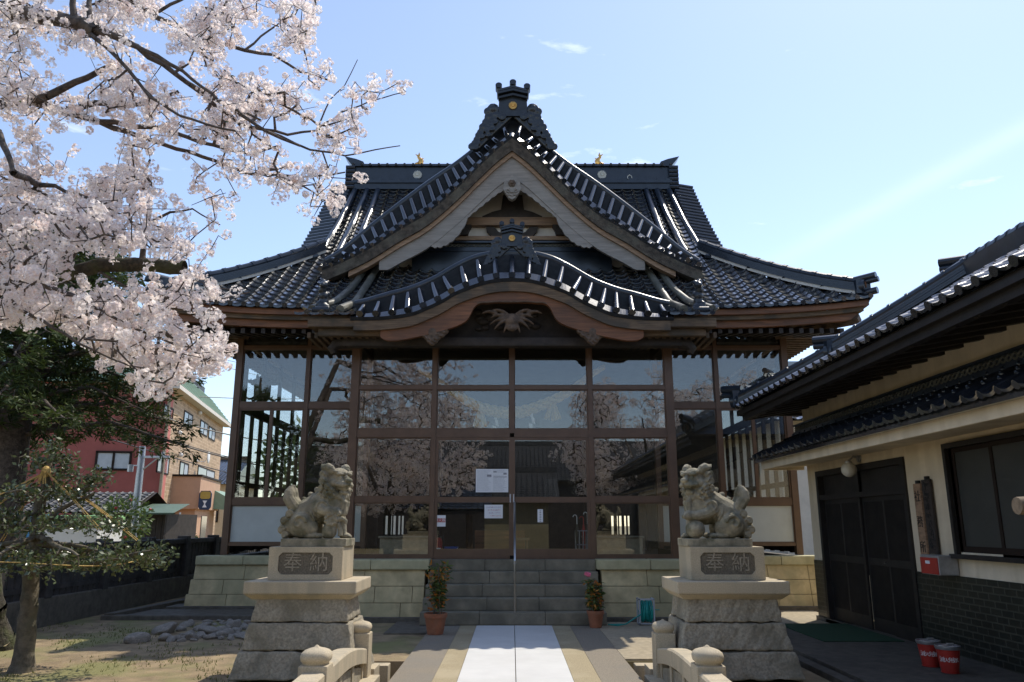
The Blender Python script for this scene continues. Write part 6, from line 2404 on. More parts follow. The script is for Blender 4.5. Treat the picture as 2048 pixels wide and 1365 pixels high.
def at_arr(u, v, Y):
    a = (u - 1024) / 1560; b = (682.5 - v) / 1560
    t = Y / (CT - b * ST)
    return np.stack([a * t, Y, EYE + (ST + b * CT) * t], -1)


# ---- the cherry tree on the left: trunk, limbs reaching over the yard, blossom
cherry = thing('cherry_tree', 'blossoming cherry tree with white pink flowers and dark limbs reaching in from the left', 'cherry tree', (-6.75, 10.8, 0))
crotch = Vector((-6.5, 8.6, 3.3))
def LP(pts, r0, r1, tail=None):
    n = len(pts)
    L = [(at(u, v, Y), r0 + (r1 - r0) * (i / max(1, n - 1)) ** .7) for i, (u, v, Y) in enumerate(pts)]
    return ([(tail, r0 * 1.25)] + L) if tail is not None else L
limbs = [
    [(Vector((-6.78, 10.85, -.1)), .30), (Vector((-6.8, 10.7, .25)), .22), (Vector((-6.85, 10.2, 1.6)), .19), (crotch, .18)],
    LP([(-90, 0, 7.0), (0, 18, 6.8), (90, 36, 6.6), (165, 48, 6.5), (188, 62, 6.5)], .085, .062, crotch + Vector((.1, -.3, .8))),
    LP([(186, 58, 6.5), (275, 94, 6.5), (373, 165, 6.6), (450, 209, 6.7), (530, 262, 6.8), (600, 292, 6.9)], .034, .012),
    LP([(186, 48, 6.5), (290, 102, 6.4), (365, 142, 6.4), (440, 205, 6.3), (520, 240, 6.2)], .028, .010),
    LP([(176, 64, 6.5), (240, 122, 6.4), (300, 195, 6.3), (360, 232, 6.2), (470, 262, 6.1)], .024, .009),
    LP([(150, 46, 6.5), (145, 10, 6.5), (143, -60, 6.5)], .036, .022),
    LP([(180, 50, 6.5), (178, 5, 6.6), (190, -50, 6.7)], .03, .018),
    LP([(-90, 215, 7.4), (0, 208, 7.3), (55, 203, 7.2), (95, 193, 7.1), (150, 165, 7.1), (220, 132, 7.1)], .07, .026, crotch + Vector((.2, -.1, .3))),
    LP([(70, 205, 7.2), (130, 224, 7.2), (190, 206, 7.2), (250, 212, 7.2), (305, 203, 7.2), (356, 184, 7.2)], .042, .018),
    LP([(130, 224, 7.2), (200, 244, 7.3), (320, 256, 7.4), (400, 285, 7.4), (503, 308, 7.4), (556, 293, 7.4)], .036, .012),
    LP([(200, 244, 7.3), (300, 280, 7.5), (430, 322, 7.6), (503, 349, 7.7), (626, 353, 7.8), (690, 345, 7.9)], .030, .008),
    LP([(200, -50, 7.4), (300, 30, 7.5), (400, 72, 7.6), (489, 101, 7.7), (547, 110, 7.8), (600, 144, 7.9), (655, 160, 8.0)], .036, .010, at(190, -60, 6.7)),
    LP([(380, 170, 6.6), (480, 250, 7.0), (575, 270, 7.3), (632, 262, 7.5), (682, 225, 7.7), (740, 203, 7.8), (812, 184, 7.9)], .022, .005),
    LP([(530, 262, 6.8), (620, 300, 7.0), (690, 312, 7.2), (750, 300, 7.3), (800, 292, 7.4)], .014, .005),
    LP([(632, 262, 7.5), (660, 200, 7.6), (690, 170, 7.7), (715, 120, 7.7)], .010, .004),
    LP([(489, 101, 7.7), (540, 60, 7.8), (590, 30, 7.8), (612, -10, 7.9)], .014, .006),
    LP([(300, 30, 7.5), (380, -10, 7.5), (440, -50, 7.5)], .02, .012),
    LP([(0, 270, 6.2), (14, 305, 6.1), (26, 345, 6.0)], .03, .022, at(-70, 205, 7.0)),
    LP([(-90, 570, 8.2), (40, 580, 8.1), (130, 550, 8.0), (200, 530, 8.0), (290, 531, 8.0), (366, 535, 8.0)], .085, .075, Vector((-6.55, 8.8, 2.9))),
    LP([(285, 515, 8.0), (296, 450, 8.0), (300, 400, 8.0), (282, 358, 8.0), (300, 320, 8.0)], .032, .012),
    LP([(300, 445, 8.0), (340, 425, 8.0), (385, 418, 8.0), (440, 450, 8.0)], .02, .006),
    LP([(165, 460, 7.6), (195, 430, 7.6), (230, 395, 7.6)], .034, .016, at(130, 550, 8.0)),
    LP([(-60, 590, 5.8), (60, 630, 5.7), (130, 668, 5.6), (190, 702, 5.5), (250, 728, 5.5)], .018, .006, at(-110, 520, 6.6)),
    LP([(40, 560, 6.0), (150, 592, 6.0), (240, 642, 6.1), (350, 690, 6.3), (462, 706, 6.5)], .022, .005, at(-60, 590, 5.8)),
    LP([(200, 545, 8.0), (300, 600, 7.8), (400, 610, 7.7), (500, 585, 7.6)], .016, .005),
    LP([(240, 642, 6.1), (290, 700, 6.0), (275, 760, 6.0)], .008, .004),
    LP([(75, 370, 6.6), (110, 372, 6.6), (165, 395, 6.6)], .025, .015, at(26, 345, 6.0)),
    LP([(300, 445, 8.0), (330, 470, 7.9), (360, 500, 7.9)], .008, .004),
]
POLY = [(-60, -60), (628, -60), (638, 50), (600, 120), (640, 140), (700, 98), (725, 130), (770, 150), (826, 176), (770, 205), (700, 245), (745, 275), (795, 285), (796, 312), (740, 312), (730, 350), (690, 408), (640, 420),
        (570, 495), (545, 450), (480, 470), (440, 482), (400, 520), (450, 540), (518, 585), (480, 610), (425, 640), (462, 688), (472, 716), (400, 752), (290, 792), (262, 742), (190, 692), (100, 655), (-60, 645)]
SPARSE = [[(290, 395), (330, 350), (420, 322), (560, 365), (640, 410), (560, 470), (440, 462), (400, 510), (350, 470)],
          [(365, 485), (450, 470), (545, 505), (545, 660), (440, 655), (400, 600)], [(120, 505), (372, 500), (378, 560), (120, 590)], [(60, 70), (120, 70), (150, 110), (110, 130), (60, 115)], [(70, 225), (180, 240), (200, 290), (120, 300), (70, 270)],
          [(620, 170), (700, 180), (690, 230), (640, 250), (600, 220)], [(330, 610), (440, 620), (400, 660), (330, 650)], [(140, 300), (260, 310), (250, 350), (150, 350)], [(640, 60), (700, 98), (640, 130)]]
rg = np.random.default_rng(17)
N0 = 9000
u = rg.uniform(-60, 830, N0); v = rg.uniform(-60, 795, N0)
k = inside(POLY, u, v)
cl = np.sin(u * .031 + 1.3 * np.sin(v * .019)) + np.sin(v * .037 + 1.1 * np.sin(u * .023 + 2)) + rg.normal(0, .35, N0)
prob = np.clip(.42 + .36 * cl, .02, 1)
prob = np.where((u < 420) & (v > 400), np.maximum(prob, .75), prob)
for S_ in SPARSE: prob = np.where(inside(S_, u, v), prob * .12, prob)
prob = np.where(u > 640, prob * .55, prob)
prob = np.where(inside([(140, 508), (368, 508), (372, 556), (140, 566)], u, v), 0.0, prob)
k &= rg.random(N0) < prob * .80
u, v = u[k], v[k]
Yt = np.where((u < 420) & (v > 400), rg.normal(6.6, .65, len(u)), rg.normal(7.1, .42, len(u)))
Yt = np.clip(Yt, 5.2, 8.8)
Tg = at_arr(u, v, Yt)
X, par, r, isl = grow(limbs, Tg, seed=3, droop=.05, wob=.16, step=.12, twig=.0026, cap=.012)
nl = sum(1 for q_ in [0])
# the trunk and stub get their own mossy bark
ids = np.arange(len(X))
trunkmask = np.zeros(len(X), bool)
stub = np.linalg.norm(X - np.array(at(300, 532, 8.0)), axis=1)
trunkmask |= (r > .1) | ((r > .06) & (stub < 1.9) & (X[:, 1] > 7.7))
pt = par.copy(); pt[~trunkmask] = -1
link_mesh('trunk', wood_mesh('trunk', X, pt, r, 14), M_bark_moss, cherry)
pt = par.copy(); pt[trunkmask] = -1
link_mesh('branches', wood_mesh('branches', X, pt, r, 6), M_bark, cherry)
tw = np.where(~isl & (r < .014))[0]
uu = 1024 + 1560 * X[tw, 0] / (X[tw, 1] * CT + (X[tw, 2] - EYE) * ST)
tw = tw[rg.random(len(tw)) < .85]
Cb = X[tw] + rg.normal(0, .03, (len(tw), 3))
extra = X[tw][rg.random(len(tw)) < .55]
Cb = np.concatenate([Cb, extra + rg.normal(0, .06, extra.shape)])
rb = np.clip(rg.normal(.050, .011, len(Cb)), .026, .08)
link_mesh('blossom', blossom_mesh('blossom', Cb, rb, 24, .0178, 4), M_blossom, cherry)
print('cherry', len(Tg), len(X), len(Cb))
kf = rg.random(len(tw)) < .07
Pq = leaf_quads(X[tw][kf], rg.normal(0, 1, (kf.sum(), 3)) + np.array([0, 0, .6]), .045, 2.6, rg)
leaves_object('young_leaves', Pq, M_shrub, cherry, rg)
q = MB()
for s_ in range(9):                                         # upright suckers on the mossy stub
    p = at(300 + 9 * s_, 520, 8.0)
    q.tube([p, p + Vector((rg.normal(0, .03), 0, .2)), p + Vector((rg.normal(0, .06), 0, rg.uniform(.3, .62)))], [.006, .005, .002], 5)
q.build('suckers', M_bark, cherry)


# ---- cherry trees behind the viewer, seen mirrored in the glass
def round_cherry(loc, label, seed, R_, zc, n, trunk_r=.22):
    t = thing('cherry_tree', label, 'cherry tree', loc, group='cherry trees facing the hall')
    rg = np.random.default_rng(seed)
    d = rg.normal(0, 1, (n * 3, 3)); d /= np.linalg.norm(d, axis=1, keepdims=True)
    T = d * (R_ * rg.uniform(.35, 1, (n * 3, 1)) ** .6) * np.array([1, 1, .72])
    cl = np.sin(T[:, 0] * 1.7 + seed) + np.sin(T[:, 1] * 1.9) + np.sin(T[:, 2] * 2.3 + T[:, 0])
    T = T[np.argsort(-cl + rg.normal(0, .8, len(T)))[:n]] + np.array([0, 0, zc])
    T = T[T[:, 2] > 1.9]
    o = Vector((0, 0, 0))
    L = [[(Vector((0, 0, -.1)), trunk_r * 1.3), (Vector((0.05, 0, .3)), trunk_r), (Vector((.1, .1, 1.9)), trunk_r * .85)]]
    for k in range(7):
        a_ = 2 * PI * k / 7 + rg.uniform(-.3, .3)
        L.append([(Vector((.1, .1, 1.8 + .1 * (k % 3))), trunk_r * .55), (Vector((math.cos(a_) * R_ * .3, math.sin(a_) * R_ * .3, zc * .75)), trunk_r * .34), (Vector((math.cos(a_) * R_ * .65, math.sin(a_) * R_ * .65, zc + rg.uniform(-.3, 1.2))), trunk_r * .12)])
    X, par, r, isl = grow(L, T, step=.3, seed=seed, twig=.006, cap=.03)
    pt = par.copy(); pt[r <= .1] = -1
    link_mesh('trunk', wood_mesh('trunk', X, pt, r, 12), M_bark_moss, t, local=True)
    pt = par.copy(); pt[r > .1] = -1
    link_mesh('branches', wood_mesh('branches', X, pt, r, 5), M_bark, t, local=True)
    tw = np.where(~isl & (r < .04))[0]
    C = np.repeat(X[tw], 2, 0) + rg.normal(0, .11, (len(tw) * 2, 3))
    link_mesh('blossom', blossom_mesh('blossom', C, np.clip(rg.normal(.085, .02, len(C)), .04, .13), 13, .036, seed), M_blossom, t, local=True)
    return t


t1 = round_cherry((5.9, -4.5, 0), 'round blossoming cherry tree mirrored in the right hand door and windows', 31, 4.3, 5.0, 1900)
copy_tree(t1, (-5.2, -5.5, 0), 2.1, 'round blossoming cherry tree mirrored in the left hand windows')
copy_tree(t1, (10.5, -1.5, 0), 4.0, 'blossoming cherry tree farthest right, mirrored in the right wing of the porch')

# ---- dark conifer behind the fence
con = thing('conifer_tree', 'tall dark green conifer standing behind the fence under the cherry branches', 'conifer', (-11.2, 17.6, 0))
rg = np.random.default_rng(8)
L = [[(Vector((-11.2, 17.6, 0)), .42), (Vector((-11.25, 17.6, 4)), .34), (Vector((-11.2, 17.6, 6)), .26), (Vector((-11.1, 17.6, 9.2)), .05)]]
Tg = []
for k in range(78):
    z = 3.5 + 4.9 * (k / 78)
    a_ = k * 2.4 + rg.uniform(-.4, .4)
    ln = min(3.9, (9.4 - z) * 1.2) * rg.uniform(.7, 1.05)
    p = Vector((-11.2, 17.6, z))
    dirv = Vector((math.cos(a_), math.sin(a_), 0))
    mid = p + dirv * ln * .55 + Vector((0, 0, .28))
    end = p + dirv * ln + Vector((0, 0, -.25))
    L.append([(p, .075), (mid, .045), (end, .012)])
    sd = Vector((-dirv.y, dirv.x, 0))
    for s_ in np.linspace(.15, 1, 15):
        base = p.lerp(mid, s_ / .55) if s_ < .55 else mid.lerp(end, (s_ - .55) / .45)
        for w in (-1, 1):
            Tg.append(base + sd * w * rg.uniform(.15, .75) * (1.15 - s_ * .7) + dirv * .2 + Vector((0, 0, rg.uniform(-.25, .08))))
X, par, r, isl = grow(L, np.array([tuple(p) for p in Tg]), step=.22, seed=5, wob=.05, twig=.004)
pt = par.copy(); pt[r < .2] = -1
link_mesh('trunk', wood_mesh('trunk', X, pt, r, 14), M_bark, con)
pt = par.copy(); pt[r >= .2] = -1
link_mesh('branches', wood_mesh('branches', X, pt, r, 5), M_bark, con)
tw = np.where(~isl)[0]
C = np.repeat(X[tw], 26, 0)
dirs = np.repeat(X[tw] - X[par[tw]], 26, 0); dirs /= np.linalg.norm(dirs, axis=1, keepdims=True) + 1e-9
nn = dirs * .9 + rg.normal(0, .6, C.shape) * np.array([1, 1, .5]) + np.array([0, 0, -.12])
P = leaf_quads(C + rg.normal(0, .06, C.shape), nn, .15, 4.2, rg, .12)
cl = np.repeat(np.clip(rg.normal(.45, .25, len(tw)), 0, 1), 26)
leaves_object('crown', P, M_conifer, con, rg, np.clip(cl + rg.normal(0, .15, len(P)), 0, 1))
print('conifer', len(P))

copy_tree(con, (-13.5, -9, 0), 1.0, 'dark green conifer added out of view to darken the reflection in the left wing')  # conifer copies added behind the viewer to darken the wing reflections
copy_tree(con, (-19.5, -12, 0), 2.3, 'dark green conifer farthest left, added out of view to darken the left wing reflection')
copy_tree(con, (14.5, -10, 0), 4.0, 'dark green conifer added out of view to darken the reflection in the right wing')

# ---- small broadleaf evergreen with straw ropes
hol = thing('evergreen_tree', 'small pruned evergreen tree with glossy leaves in layers and straw ropes', 'evergreen tree', (-5.4, 9.2, 0))
rg = np.random.default_rng(12)
def H(u, v, Y=9.2): return at(u, v, Y)
base = gnd(42, 1338)
L = [[(base + Vector((0, 0, -.1)), .16), (base + Vector((.01, 0, .12)), .105), (H(58, 1200), .088), (H(70, 1100), .082), (H(80, 1010), .06), (H(98, 930), .035), (H(105, 892), .012)]]
for k in range(6): L.append([(H(72, 1090 - 4 * k), .04), (H(72 + 70 * math.cos(k * 1.05), 1090, 9.2 + .5 * math.sin(k * 1.05)), .028), (H(72 + 165 * math.cos(k * 1.05), 1112, 9.2 + 1.0 * math.sin(k * 1.05)), .012)])
L.append([(H(70, 1100), .045), (H(150, 1135, 9.1), .035), (H(230, 1118, 9.0), .022), (H(310, 1100, 9.0), .01)])
L.append([(H(76, 1060), .04), (H(120, 1020), .03), (H(190, 985), .012)])
Tg = []
for (uc, vc, rr, th, n) in ((150, 1116, .98, .06, 250), (40, 1110, .85, .07, 120), (125, 1045, .78, .05, 170), (20, 1030, .55, .06, 80), (100, 982, .52, .05, 120), (165, 958, .30, .05, 50), (95, 925, .30, .06, 60), (108, 900, .12, .06, 14)):
    c = H(uc, vc)
    for _ in range(n):
        a_ = rg.uniform(0, 2 * PI); q_ = rr * math.sqrt(rg.uniform(0, 1))
        Tg.append((c.x + q_ * math.cos(a_), c.y + q_ * math.sin(a_), c.z + rg.normal(0, th) - .05 * q_))
for _ in range(40):
    c = H(rg.uniform(230, 325), rg.uniform(1088, 1120))
    Tg.append((c.x, c.y + rg.normal(0, .25), c.z))
X, par, r, isl = grow(L, np.array(Tg), step=.10, seed=6, wob=.1, twig=.003)
pt = par.copy(); pt[r < .05] = -1
link_mesh('trunk', wood_mesh('trunk', X, pt, r, 14), M_bark_grey, hol)
pt = par.copy(); pt[r >= .05] = -1
link_mesh('branches', wood_mesh('branches', X, pt, r, 5), M_bark_grey, hol)
tw = np.where(~isl)[0]
C = np.repeat(X[tw], 7, 0)
nn = rg.normal(0, 1, C.shape) * np.array([1, 1, .6]) + np.array([0, 0, .35])
P = leaf_quads(C + rg.normal(0, .03, C.shape), nn, .062, 2.0, rg, .05)
leaves_object('crown', P, M_holly, hol, rg)
print('holly', len(P))
rp = thing('straw_ropes', 'tan straw ropes tied from the top of the small evergreen tree to its lower branches', 'ropes', (-5.3, 9.2, 1.5))
q = MB()
top = H(92, 944, 9.12)
for k in range(9):
    a_ = 2 * PI * k / 9 + .3
    if math.sin(a_) < -.8: continue
    rr = 1.25 if k % 2 else .9
    e = Vector((top.x + rr * math.cos(a_), 9.15 + rr * .9 * math.sin(a_), H(90, 1085 if k % 2 else 1060).z))
    for o_ in (0, .035): q.tube([top + Vector((o_ * .3, 0, 0)), top.lerp(e, .5) + Vector((o_ * .6, 0, .02)), e + Vector((o_, 0, 0))], .0055, 5)
q.ball(top, .05, 2, (1, 1, 1.4))
for k in range(6): q.tube([top + Vector((.02 * math.cos(k), -.05, 0)), top + Vector((.05 * math.cos(k), -.06, -.14))], .006, 4)
ring = [(H(75, 1118).x + 1.0 * math.cos(a_) + .12, 9.2 + .95 * math.sin(a_), H(75, 1122).z + .03 * math.sin(3 * a_)) for a_ in np.linspace(0, 2 * PI, 40)]
q.tube(ring, .0055, 5)
q.build('rope_strands', M_rope, rp)
# ------------------------------------------------------------------ fence, street and houses beyond
t = thing('boundary_fence', 'dark slatted boundary fence on a low wall along the left side of the yard', 'fence', (-7.55, 16, 0))
fx = -7.55
M_fence = mat('dark fence timber', (.05, .045, .042), .8, .4, 5, .4, 40)
q = MB(); q.bbox((fx - .12, 4, -.1), (fx + .12, 30, .42), .02); q.build('base_wall', M_concrete_dk, t)
q = MB(); q.bbox((fx - .10, 4, 1.13), (fx + .10, 30, 1.24), .02); q.build('top_rail', M_fence, t)
q = MB()
for k in range(144):
    y = 4.05 + k * .18
    q.box((fx - .035, y, .42), (fx + .035, y + .135, 1.13))
q.box((fx - .05, 4, .52), (fx + .05, 30, .6))
q.build('slats', M_fence, t)
for k in range(15):
    y = 4.1 + k * 1.8
    q = MB(); q.bbox((fx - .11, y - .1, .4), (fx + .13, y + .1, 1.30), .02); q.build('post', M_fence, t)

# ---- three storey building
bx, by, brz = -19.95, 45.0, .188
Bm = Matrix.Translation((bx, by, 0)) @ Matrix.Rotation(brz, 4, 'Z')
Bi = Bm.inverted()
def bl(u, v, plane, val):
    a, dy, dz = ray(u, v)
    o = Bi @ Vector((0, 0, EYE)); d = (Bi.to_3x3() @ Vector((a, dy, dz)))
    i = 0 if plane == 'x' else 1
    s_ = (val - o[i]) / d[i]
    return o + d * s_
bld = thing('apartment_building', 'three storey building with a red end wall, tan brick side and green mansard roof', 'building', (bx, by, 0), brz)
M_redwall = mat('red rendered wall', (.30, .085, .07), .85, .08, 2, .1, 60)
M_redwall_lit = mat('sunlit red render', (.52, .17, .14), .85, .06, 2, .1, 60)  # paler copy of the red wall, sunlight put into its colour
M_tanbrick = brickmat('tan brick tile', (.50, .35, .22), (.36, .245, .15), (.56, .42, .28), .75, .22, ('Y', 'Z'), .8, .02)
M_salmon = mat('salmon orange render', (.54, .33, .21), .85, .06, 2, .1, 60)
M_greenroof = mat('pale green metal roof', (.22, .33, .23), .55, .1, 3, 0)
M_winglass = mat('dark window glass', (.05, .06, .07), .12, .3, 2, 0)
M_curtain = mat('pale curtained window', (.42, .45, .47), .5, .1, 3, 0)
He = 9.5
def lbuild(q, name, m, par=bld): return q.build(name, m, par, local=True)
q = MB(); q.box((-15, 0, 0), (-.02, .3, He)); lbuild(q, 'end_wall', M_redwall)
q = MB(); q.box((-.3, .02, 0), (.02, .95, He)); lbuild(q, 'corner_strip', M_redwall_lit)
q = MB(); q.box((-.3, .95, 0), (0, 18.4, He)); q.box((-15, 18.1, 0), (-.3, 18.4, He)); q.box((-15, .3, 0), (-14.7, 18.1, He)); lbuild(q, 'side_wall', M_tanbrick)
q = MB()
q.add([(.55, -.4, He), (.55, 18.9, He), (-1.2, 18.3, He + 2.1), (-1.2, .5, He + 2.1), (-15.4, -.4, He), (-14, .5, He + 2.1), (-15.4, 18.9, He), (-14, 18.3, He + 2.1)],
      [(0, 1, 2, 3), (0, 3, 5, 4), (3, 2, 7, 5), (1, 6, 7, 2), (0, 4, 6, 1)])
for k in range(8):
    z = He + .1 + k * .25
    xx = .55 - (z - He) * 1.75 / 2.1
    q.box((xx - .02, -.3, z), (xx + .04, 18.7, z + .03))
rf = lbuild(q, 'mansard_roof', M_greenroof)
q = MB(); q.box((.45, -.45, He - .25), (.6, 18.95, He)); q.box((0, -.4, He - .22), (.45, 18.9, He - .12)); lbuild(q, 'eave_fascia', M_plaster)
q = MB(); q.box((-6, 9, He + 2.1), (-1.3, 16.5, He + 2.6)); lbuild(q, 'roof_parapet', M_black, rf)
q = MB(); q.tube([(.03, -.12, 0), (.03, -.12, He - .2)], .09, 8); lbuild(q, 'downpipe', M_concrete)
for (u0, v0, u1, v1) in ((328, 807, 345, 832), (368.5, 820, 383.5, 850), (401, 839, 414, 868), (418, 852, 429, 878), (316, 908, 335.5, 946), (360, 922, 374.5, 952), (396, 931, 428, 955)):
    a_, b_ = bl(u0, v0, 'x', 0), bl(u1, v1, 'x', 0)
    c_ = bl(u0, v1, 'x', 0)
    y0, y1, z1, z0 = a_.y, b_.y, a_.z, c_.z
    q = MB(); q.box((-.02, y0, z0), (.05, y0 + .1, z1)); q.box((-.02, y1 - .1, z0), (.05, y1, z1)); q.box((-.02, y0, z0), (.05, y1, z0 + .09)); q.box((-.02, y0, z1 - .09), (.05, y1, z1)); q.box((-.02, (y0 + y1) / 2 - .05, z0), (.04, (y0 + y1) / 2 + .05, z1))
    w_ = lbuild(q, 'window', M_frame_dark)
    q = MB(); q.box((-.01, y0 + .1, z0 + .09), (.025, (y0 + y1) / 2, z1 - .09)); lbuild(q, 'pane', M_winglass, w_)
    q = MB(); q.box((-.01, (y0 + y1) / 2, z0 + .09), (.02, y1 - .1, z1 - .09)); lbuild(q, 'pane', M_curtain if v0 > 815 else M_winglass, w_)
a_, b_ = bl(193, 902, 'y', 0), bl(261, 942, 'y', 0)
q = MB()
x0, x1, z0, z1 = a_.x, b_.x, b_.z, a_.z
for xa, xb, za, zb in ((x0, x0 + .12, z0, z1), (x1 - .12, x1, z0, z1), (x0, x1, z0, z0 + .12), (x0, x1, z1 - .12, z1), ((x0 + x1) / 2 - .06, (x0 + x1) / 2 + .06, z0, z1)): q.box((xa, -.08, za), (xb, .05, zb))
w_ = lbuild(q, 'window', M_frame_dark)
q = MB(); q.box((x0 + .1, -.03, z0 + .1), (x1 - .1, .02, z1 - .1)); lbuild(q, 'pane', M_curtain, w_)
for u, v in ((355, 866), (357, 910), (387, 921), (396, 826)):
    p = bl(u, v, 'x', 0)
    q = MB(); q.ball((.12, p.y, p.z), .16, 2, (1, 1, .9)); lbuild(q, 'vent_hood', M_white)
p = bl(411, 915, 'x', .5)
q = MB(); q.ball((.7, p.y, p.z), .42, 3, (.18, 1, 1)); q.tube([(0, p.y - .5, p.z - .3), (.5, p.y - .3, p.z - .35), (.65, p.y, p.z)], .03, 6); lbuild(q, 'satellite_dish', M_white)
# salmon porch block in front of the side wall
p = bl(345, 953, 'x', 0); ye = p.y
pr_ = bl(402, 956, 'y', ye); xr = pr_.x; zt = p.z; zm_ = bl(350, 1018, 'y', ye).z
p2 = bl(441, 968, 'x', xr)
yb = min(p2.y, ye + 14)
q = MB(); q.box((-.1, ye, zm_), (xr, yb, zt)); q.box((-.1, ye + .4, 0), (xr - .25, yb, zm_)); ex = lbuild(q, 'entrance_block', M_salmon)
q = MB(); q.box((-.1, ye - .08, zt), (xr + .08, yb, zt + .12)); lbuild(q, 'parapet_trim', M_frame_dark, ex)
q = MB(); q.box((xr - .3, ye + 2.5, .2), (xr - .2, ye + 4.2, zm_ - .4)); lbuild(q, 'shop_window', M_winglass, ex)
p = bl(412, 1000, 'x', xr)
sy = ye - .2
def oct_(cx, cz, w, h, c=.3): return [(cx - w, cz - h + c * h), (cx - w + c * w, cz - h), (cx + w - c * w, cz - h), (cx + w, cz - h + c * h), (cx + w, cz + h - c * h), (cx + w - c * w, cz + h), (cx - w + c * w, cz + h), (cx - w, cz + h - c * h)]
scx = xr + .38
zs = bl(412, 1001, 'y', sy).z
q = MB(); q.prism(oct_(scx, zs, .36, .56), sy, sy + .1); sg_ = lbuild(q, 'shop_sign', mat('navy sign board', (.02, .035, .08), .5, .1, 4, 0), ex)
q = MB(); q.prism(oct_(scx, zs + .30, .29, .22), sy - .02, sy); lbuild(q, 'gold_panel', mat('gold sign panel', (.45, .3, .05), .5, .1, 4, 0), sg_)
q = MB(); q.prism([(scx - .13, zs - .42), (scx + .13, zs - .42), (scx + .02, zs - .22), (scx + .13, zs - .02), (scx - .13, zs - .02), (scx - .02, zs - .22)], sy - .02, sy); lbuild(q, 'hourglass_emblem', M_paper, sg_)
q = MB(); q.add([(xr - .2, ye + 5, zm_ + .1), (xr + 2.6, ye + 5, zm_ - .1), (xr + 2.6, ye + 11, zm_ - .1), (xr - .2, ye + 11, zm_ + 1.4), (xr - .2, ye + 5, zm_ + 1.4)], [(0, 1, 4), (1, 2, 3, 4)]); lbuild(q, 'green_canopy', M_greenroof, ex)
# upright sign with red lettering
p0, p1 = at(362, 1030, 36), at(376, 1062, 36)
t = thing('street_sign', 'upright black sign with red lettering on a white pole by the salmon porch', 'sign', (p0.x, 36, 0))
q = MB(); q.bbox((p0.x, 35.95, p1.z), (p1.x, 36.05, p0.z), .02); bd = q.build('sign_board', M_black, t)
q = MB(); q.tube([(p0.x - .05, 36, 0), (p0.x - .05, 36, p0.z + .1)], .04, 8); q.build('pole', M_white, t)
r0 = random.Random(6); q = MB()
for k in range(3):
    zc = p1.z + (.18 + k * .19) * (p0.z - p1.z)
    for s_ in range(4):
        xa = r0.uniform(p0.x + .08, p1.x - .08)
        q.box((xa - .06, 35.93, zc + r0.uniform(-.05, .05)), (xa + .05, 35.945, zc + r0.uniform(-.02, .03) + .02)); q.box((xa, 35.93, zc - .05), (xa + .02, 35.945, zc + .05))
q.build('lettering', M_red, bd)
# utility poles and cables
def pole(x, y, h, label):
    t = thing('utility_pole', label, 'utility pole', (x, y, 0), group='utility poles')
    q = MB(); q.tube([(x, y, -.2), (x, y, h)], [.15, .11], 12); q.build('shaft', M_galv, t, smooth=True)
    q = MB(); q.bbox((x - .1, y - .05, h - .42), (x + 1.0, y + .05, h - .34), .01); q.tube([(x, y, h - .9), (x + .6, y, h - .4)], .025, 6); q.tube([(x + .75, y, h - .34), (x + .75, y, h - .2)], .05, 8); q.tube([(x - .35, y, h - .65), (x - .35, y, h - .9)], .1, 10); q.box((x - .35, y - .02, h - .7), (x, y + .02, h - .66)); q.build('cross_arm', M_galv, t)
pole(-13.2, 28, 4.28, 'grey utility pole with a cross arm standing before the red wall')
pole(at(552, 900, 40).x, 40, at(552, 868, 40).z, 'slender grey utility pole seen through the left side glass')
LABW = 'thin dark overhead cable crossing between the tan building and the shrine hall'
for (u0, v0, u1, v1, Y0, Y1, sag, r_) in ((281, 866, 640, 950, 34, 46, .25, .035), (328, 836, 640, 892, 40, 46, .3, .035), (400, 794, 640, 797, 52, 60, .1, .03), (281, 862, 640, 944, 34, 46, .3, .02), (395, 718, 640, 772, 44, 50, .2, .018), (330, 690, 640, 752, 44, 50, .2, .015), (285, 898, 640, 980, 28.2, 46, .2, .02)):
    a_, b_ = at(u0, v0, Y0), at(u1, v1, Y1)
    q = MB(); q.tube([a_.lerp(b_, s_) - Vector((0, 0, sag * math.sin(PI * s_))) for s_ in np.linspace(-.1, 1.15, 16)], r_, 5)
    tag(q.build('power_cable', M_black), LABW, 'cable', 'overhead cables')
# shed with tiled roof
sx0, sx1, sY = at(150, 1050, 30).x, at(330, 1050, 30).x, 30
M_shed = mat('dull grey tile', (.05, .05, .052), .6, .4, 6, .2, 40)
t = thing('wooden_shed', 'dark wooden shed with a grey tiled roof and a green tin awning beyond the fence', 'shed', ((sx0 + sx1) / 2, sY, 0))
q = MB()
for k in range(30):
    x = sx0 + (sx1 - sx0) * k / 30
    q.box((x, sY + .01 * (k % 2), 0), (x + (sx1 - sx0) / 30 - .01, sY + .1, 1.95))
q.box((sx0, sY + .1, 0), (sx1, sY + 3, 1.95)); q.build('wall', M_wood_dark, t)
q = MB(); p = at(276, 1015, 30)
link_mesh('tile_roof', tile_mesh('tile_roof', [tiles(lambda a, b: (a, sY - .5 + b * .92, 2.0 + b * .38), int((p.x - sx0 + 2) / .3), 9, a0=sx0 - 2, wa=.3)]), M_shed, t)
q.grid(np.array([[(sx0 - 2, y, z), (p.x, y, z)] for y, z in ((sY - .5, 1.97), (sY + 1.5, 2.8), (sY + 3.4, 2.0))])); q.build('roof_boarding', M_wood_dark, t, fix=False)
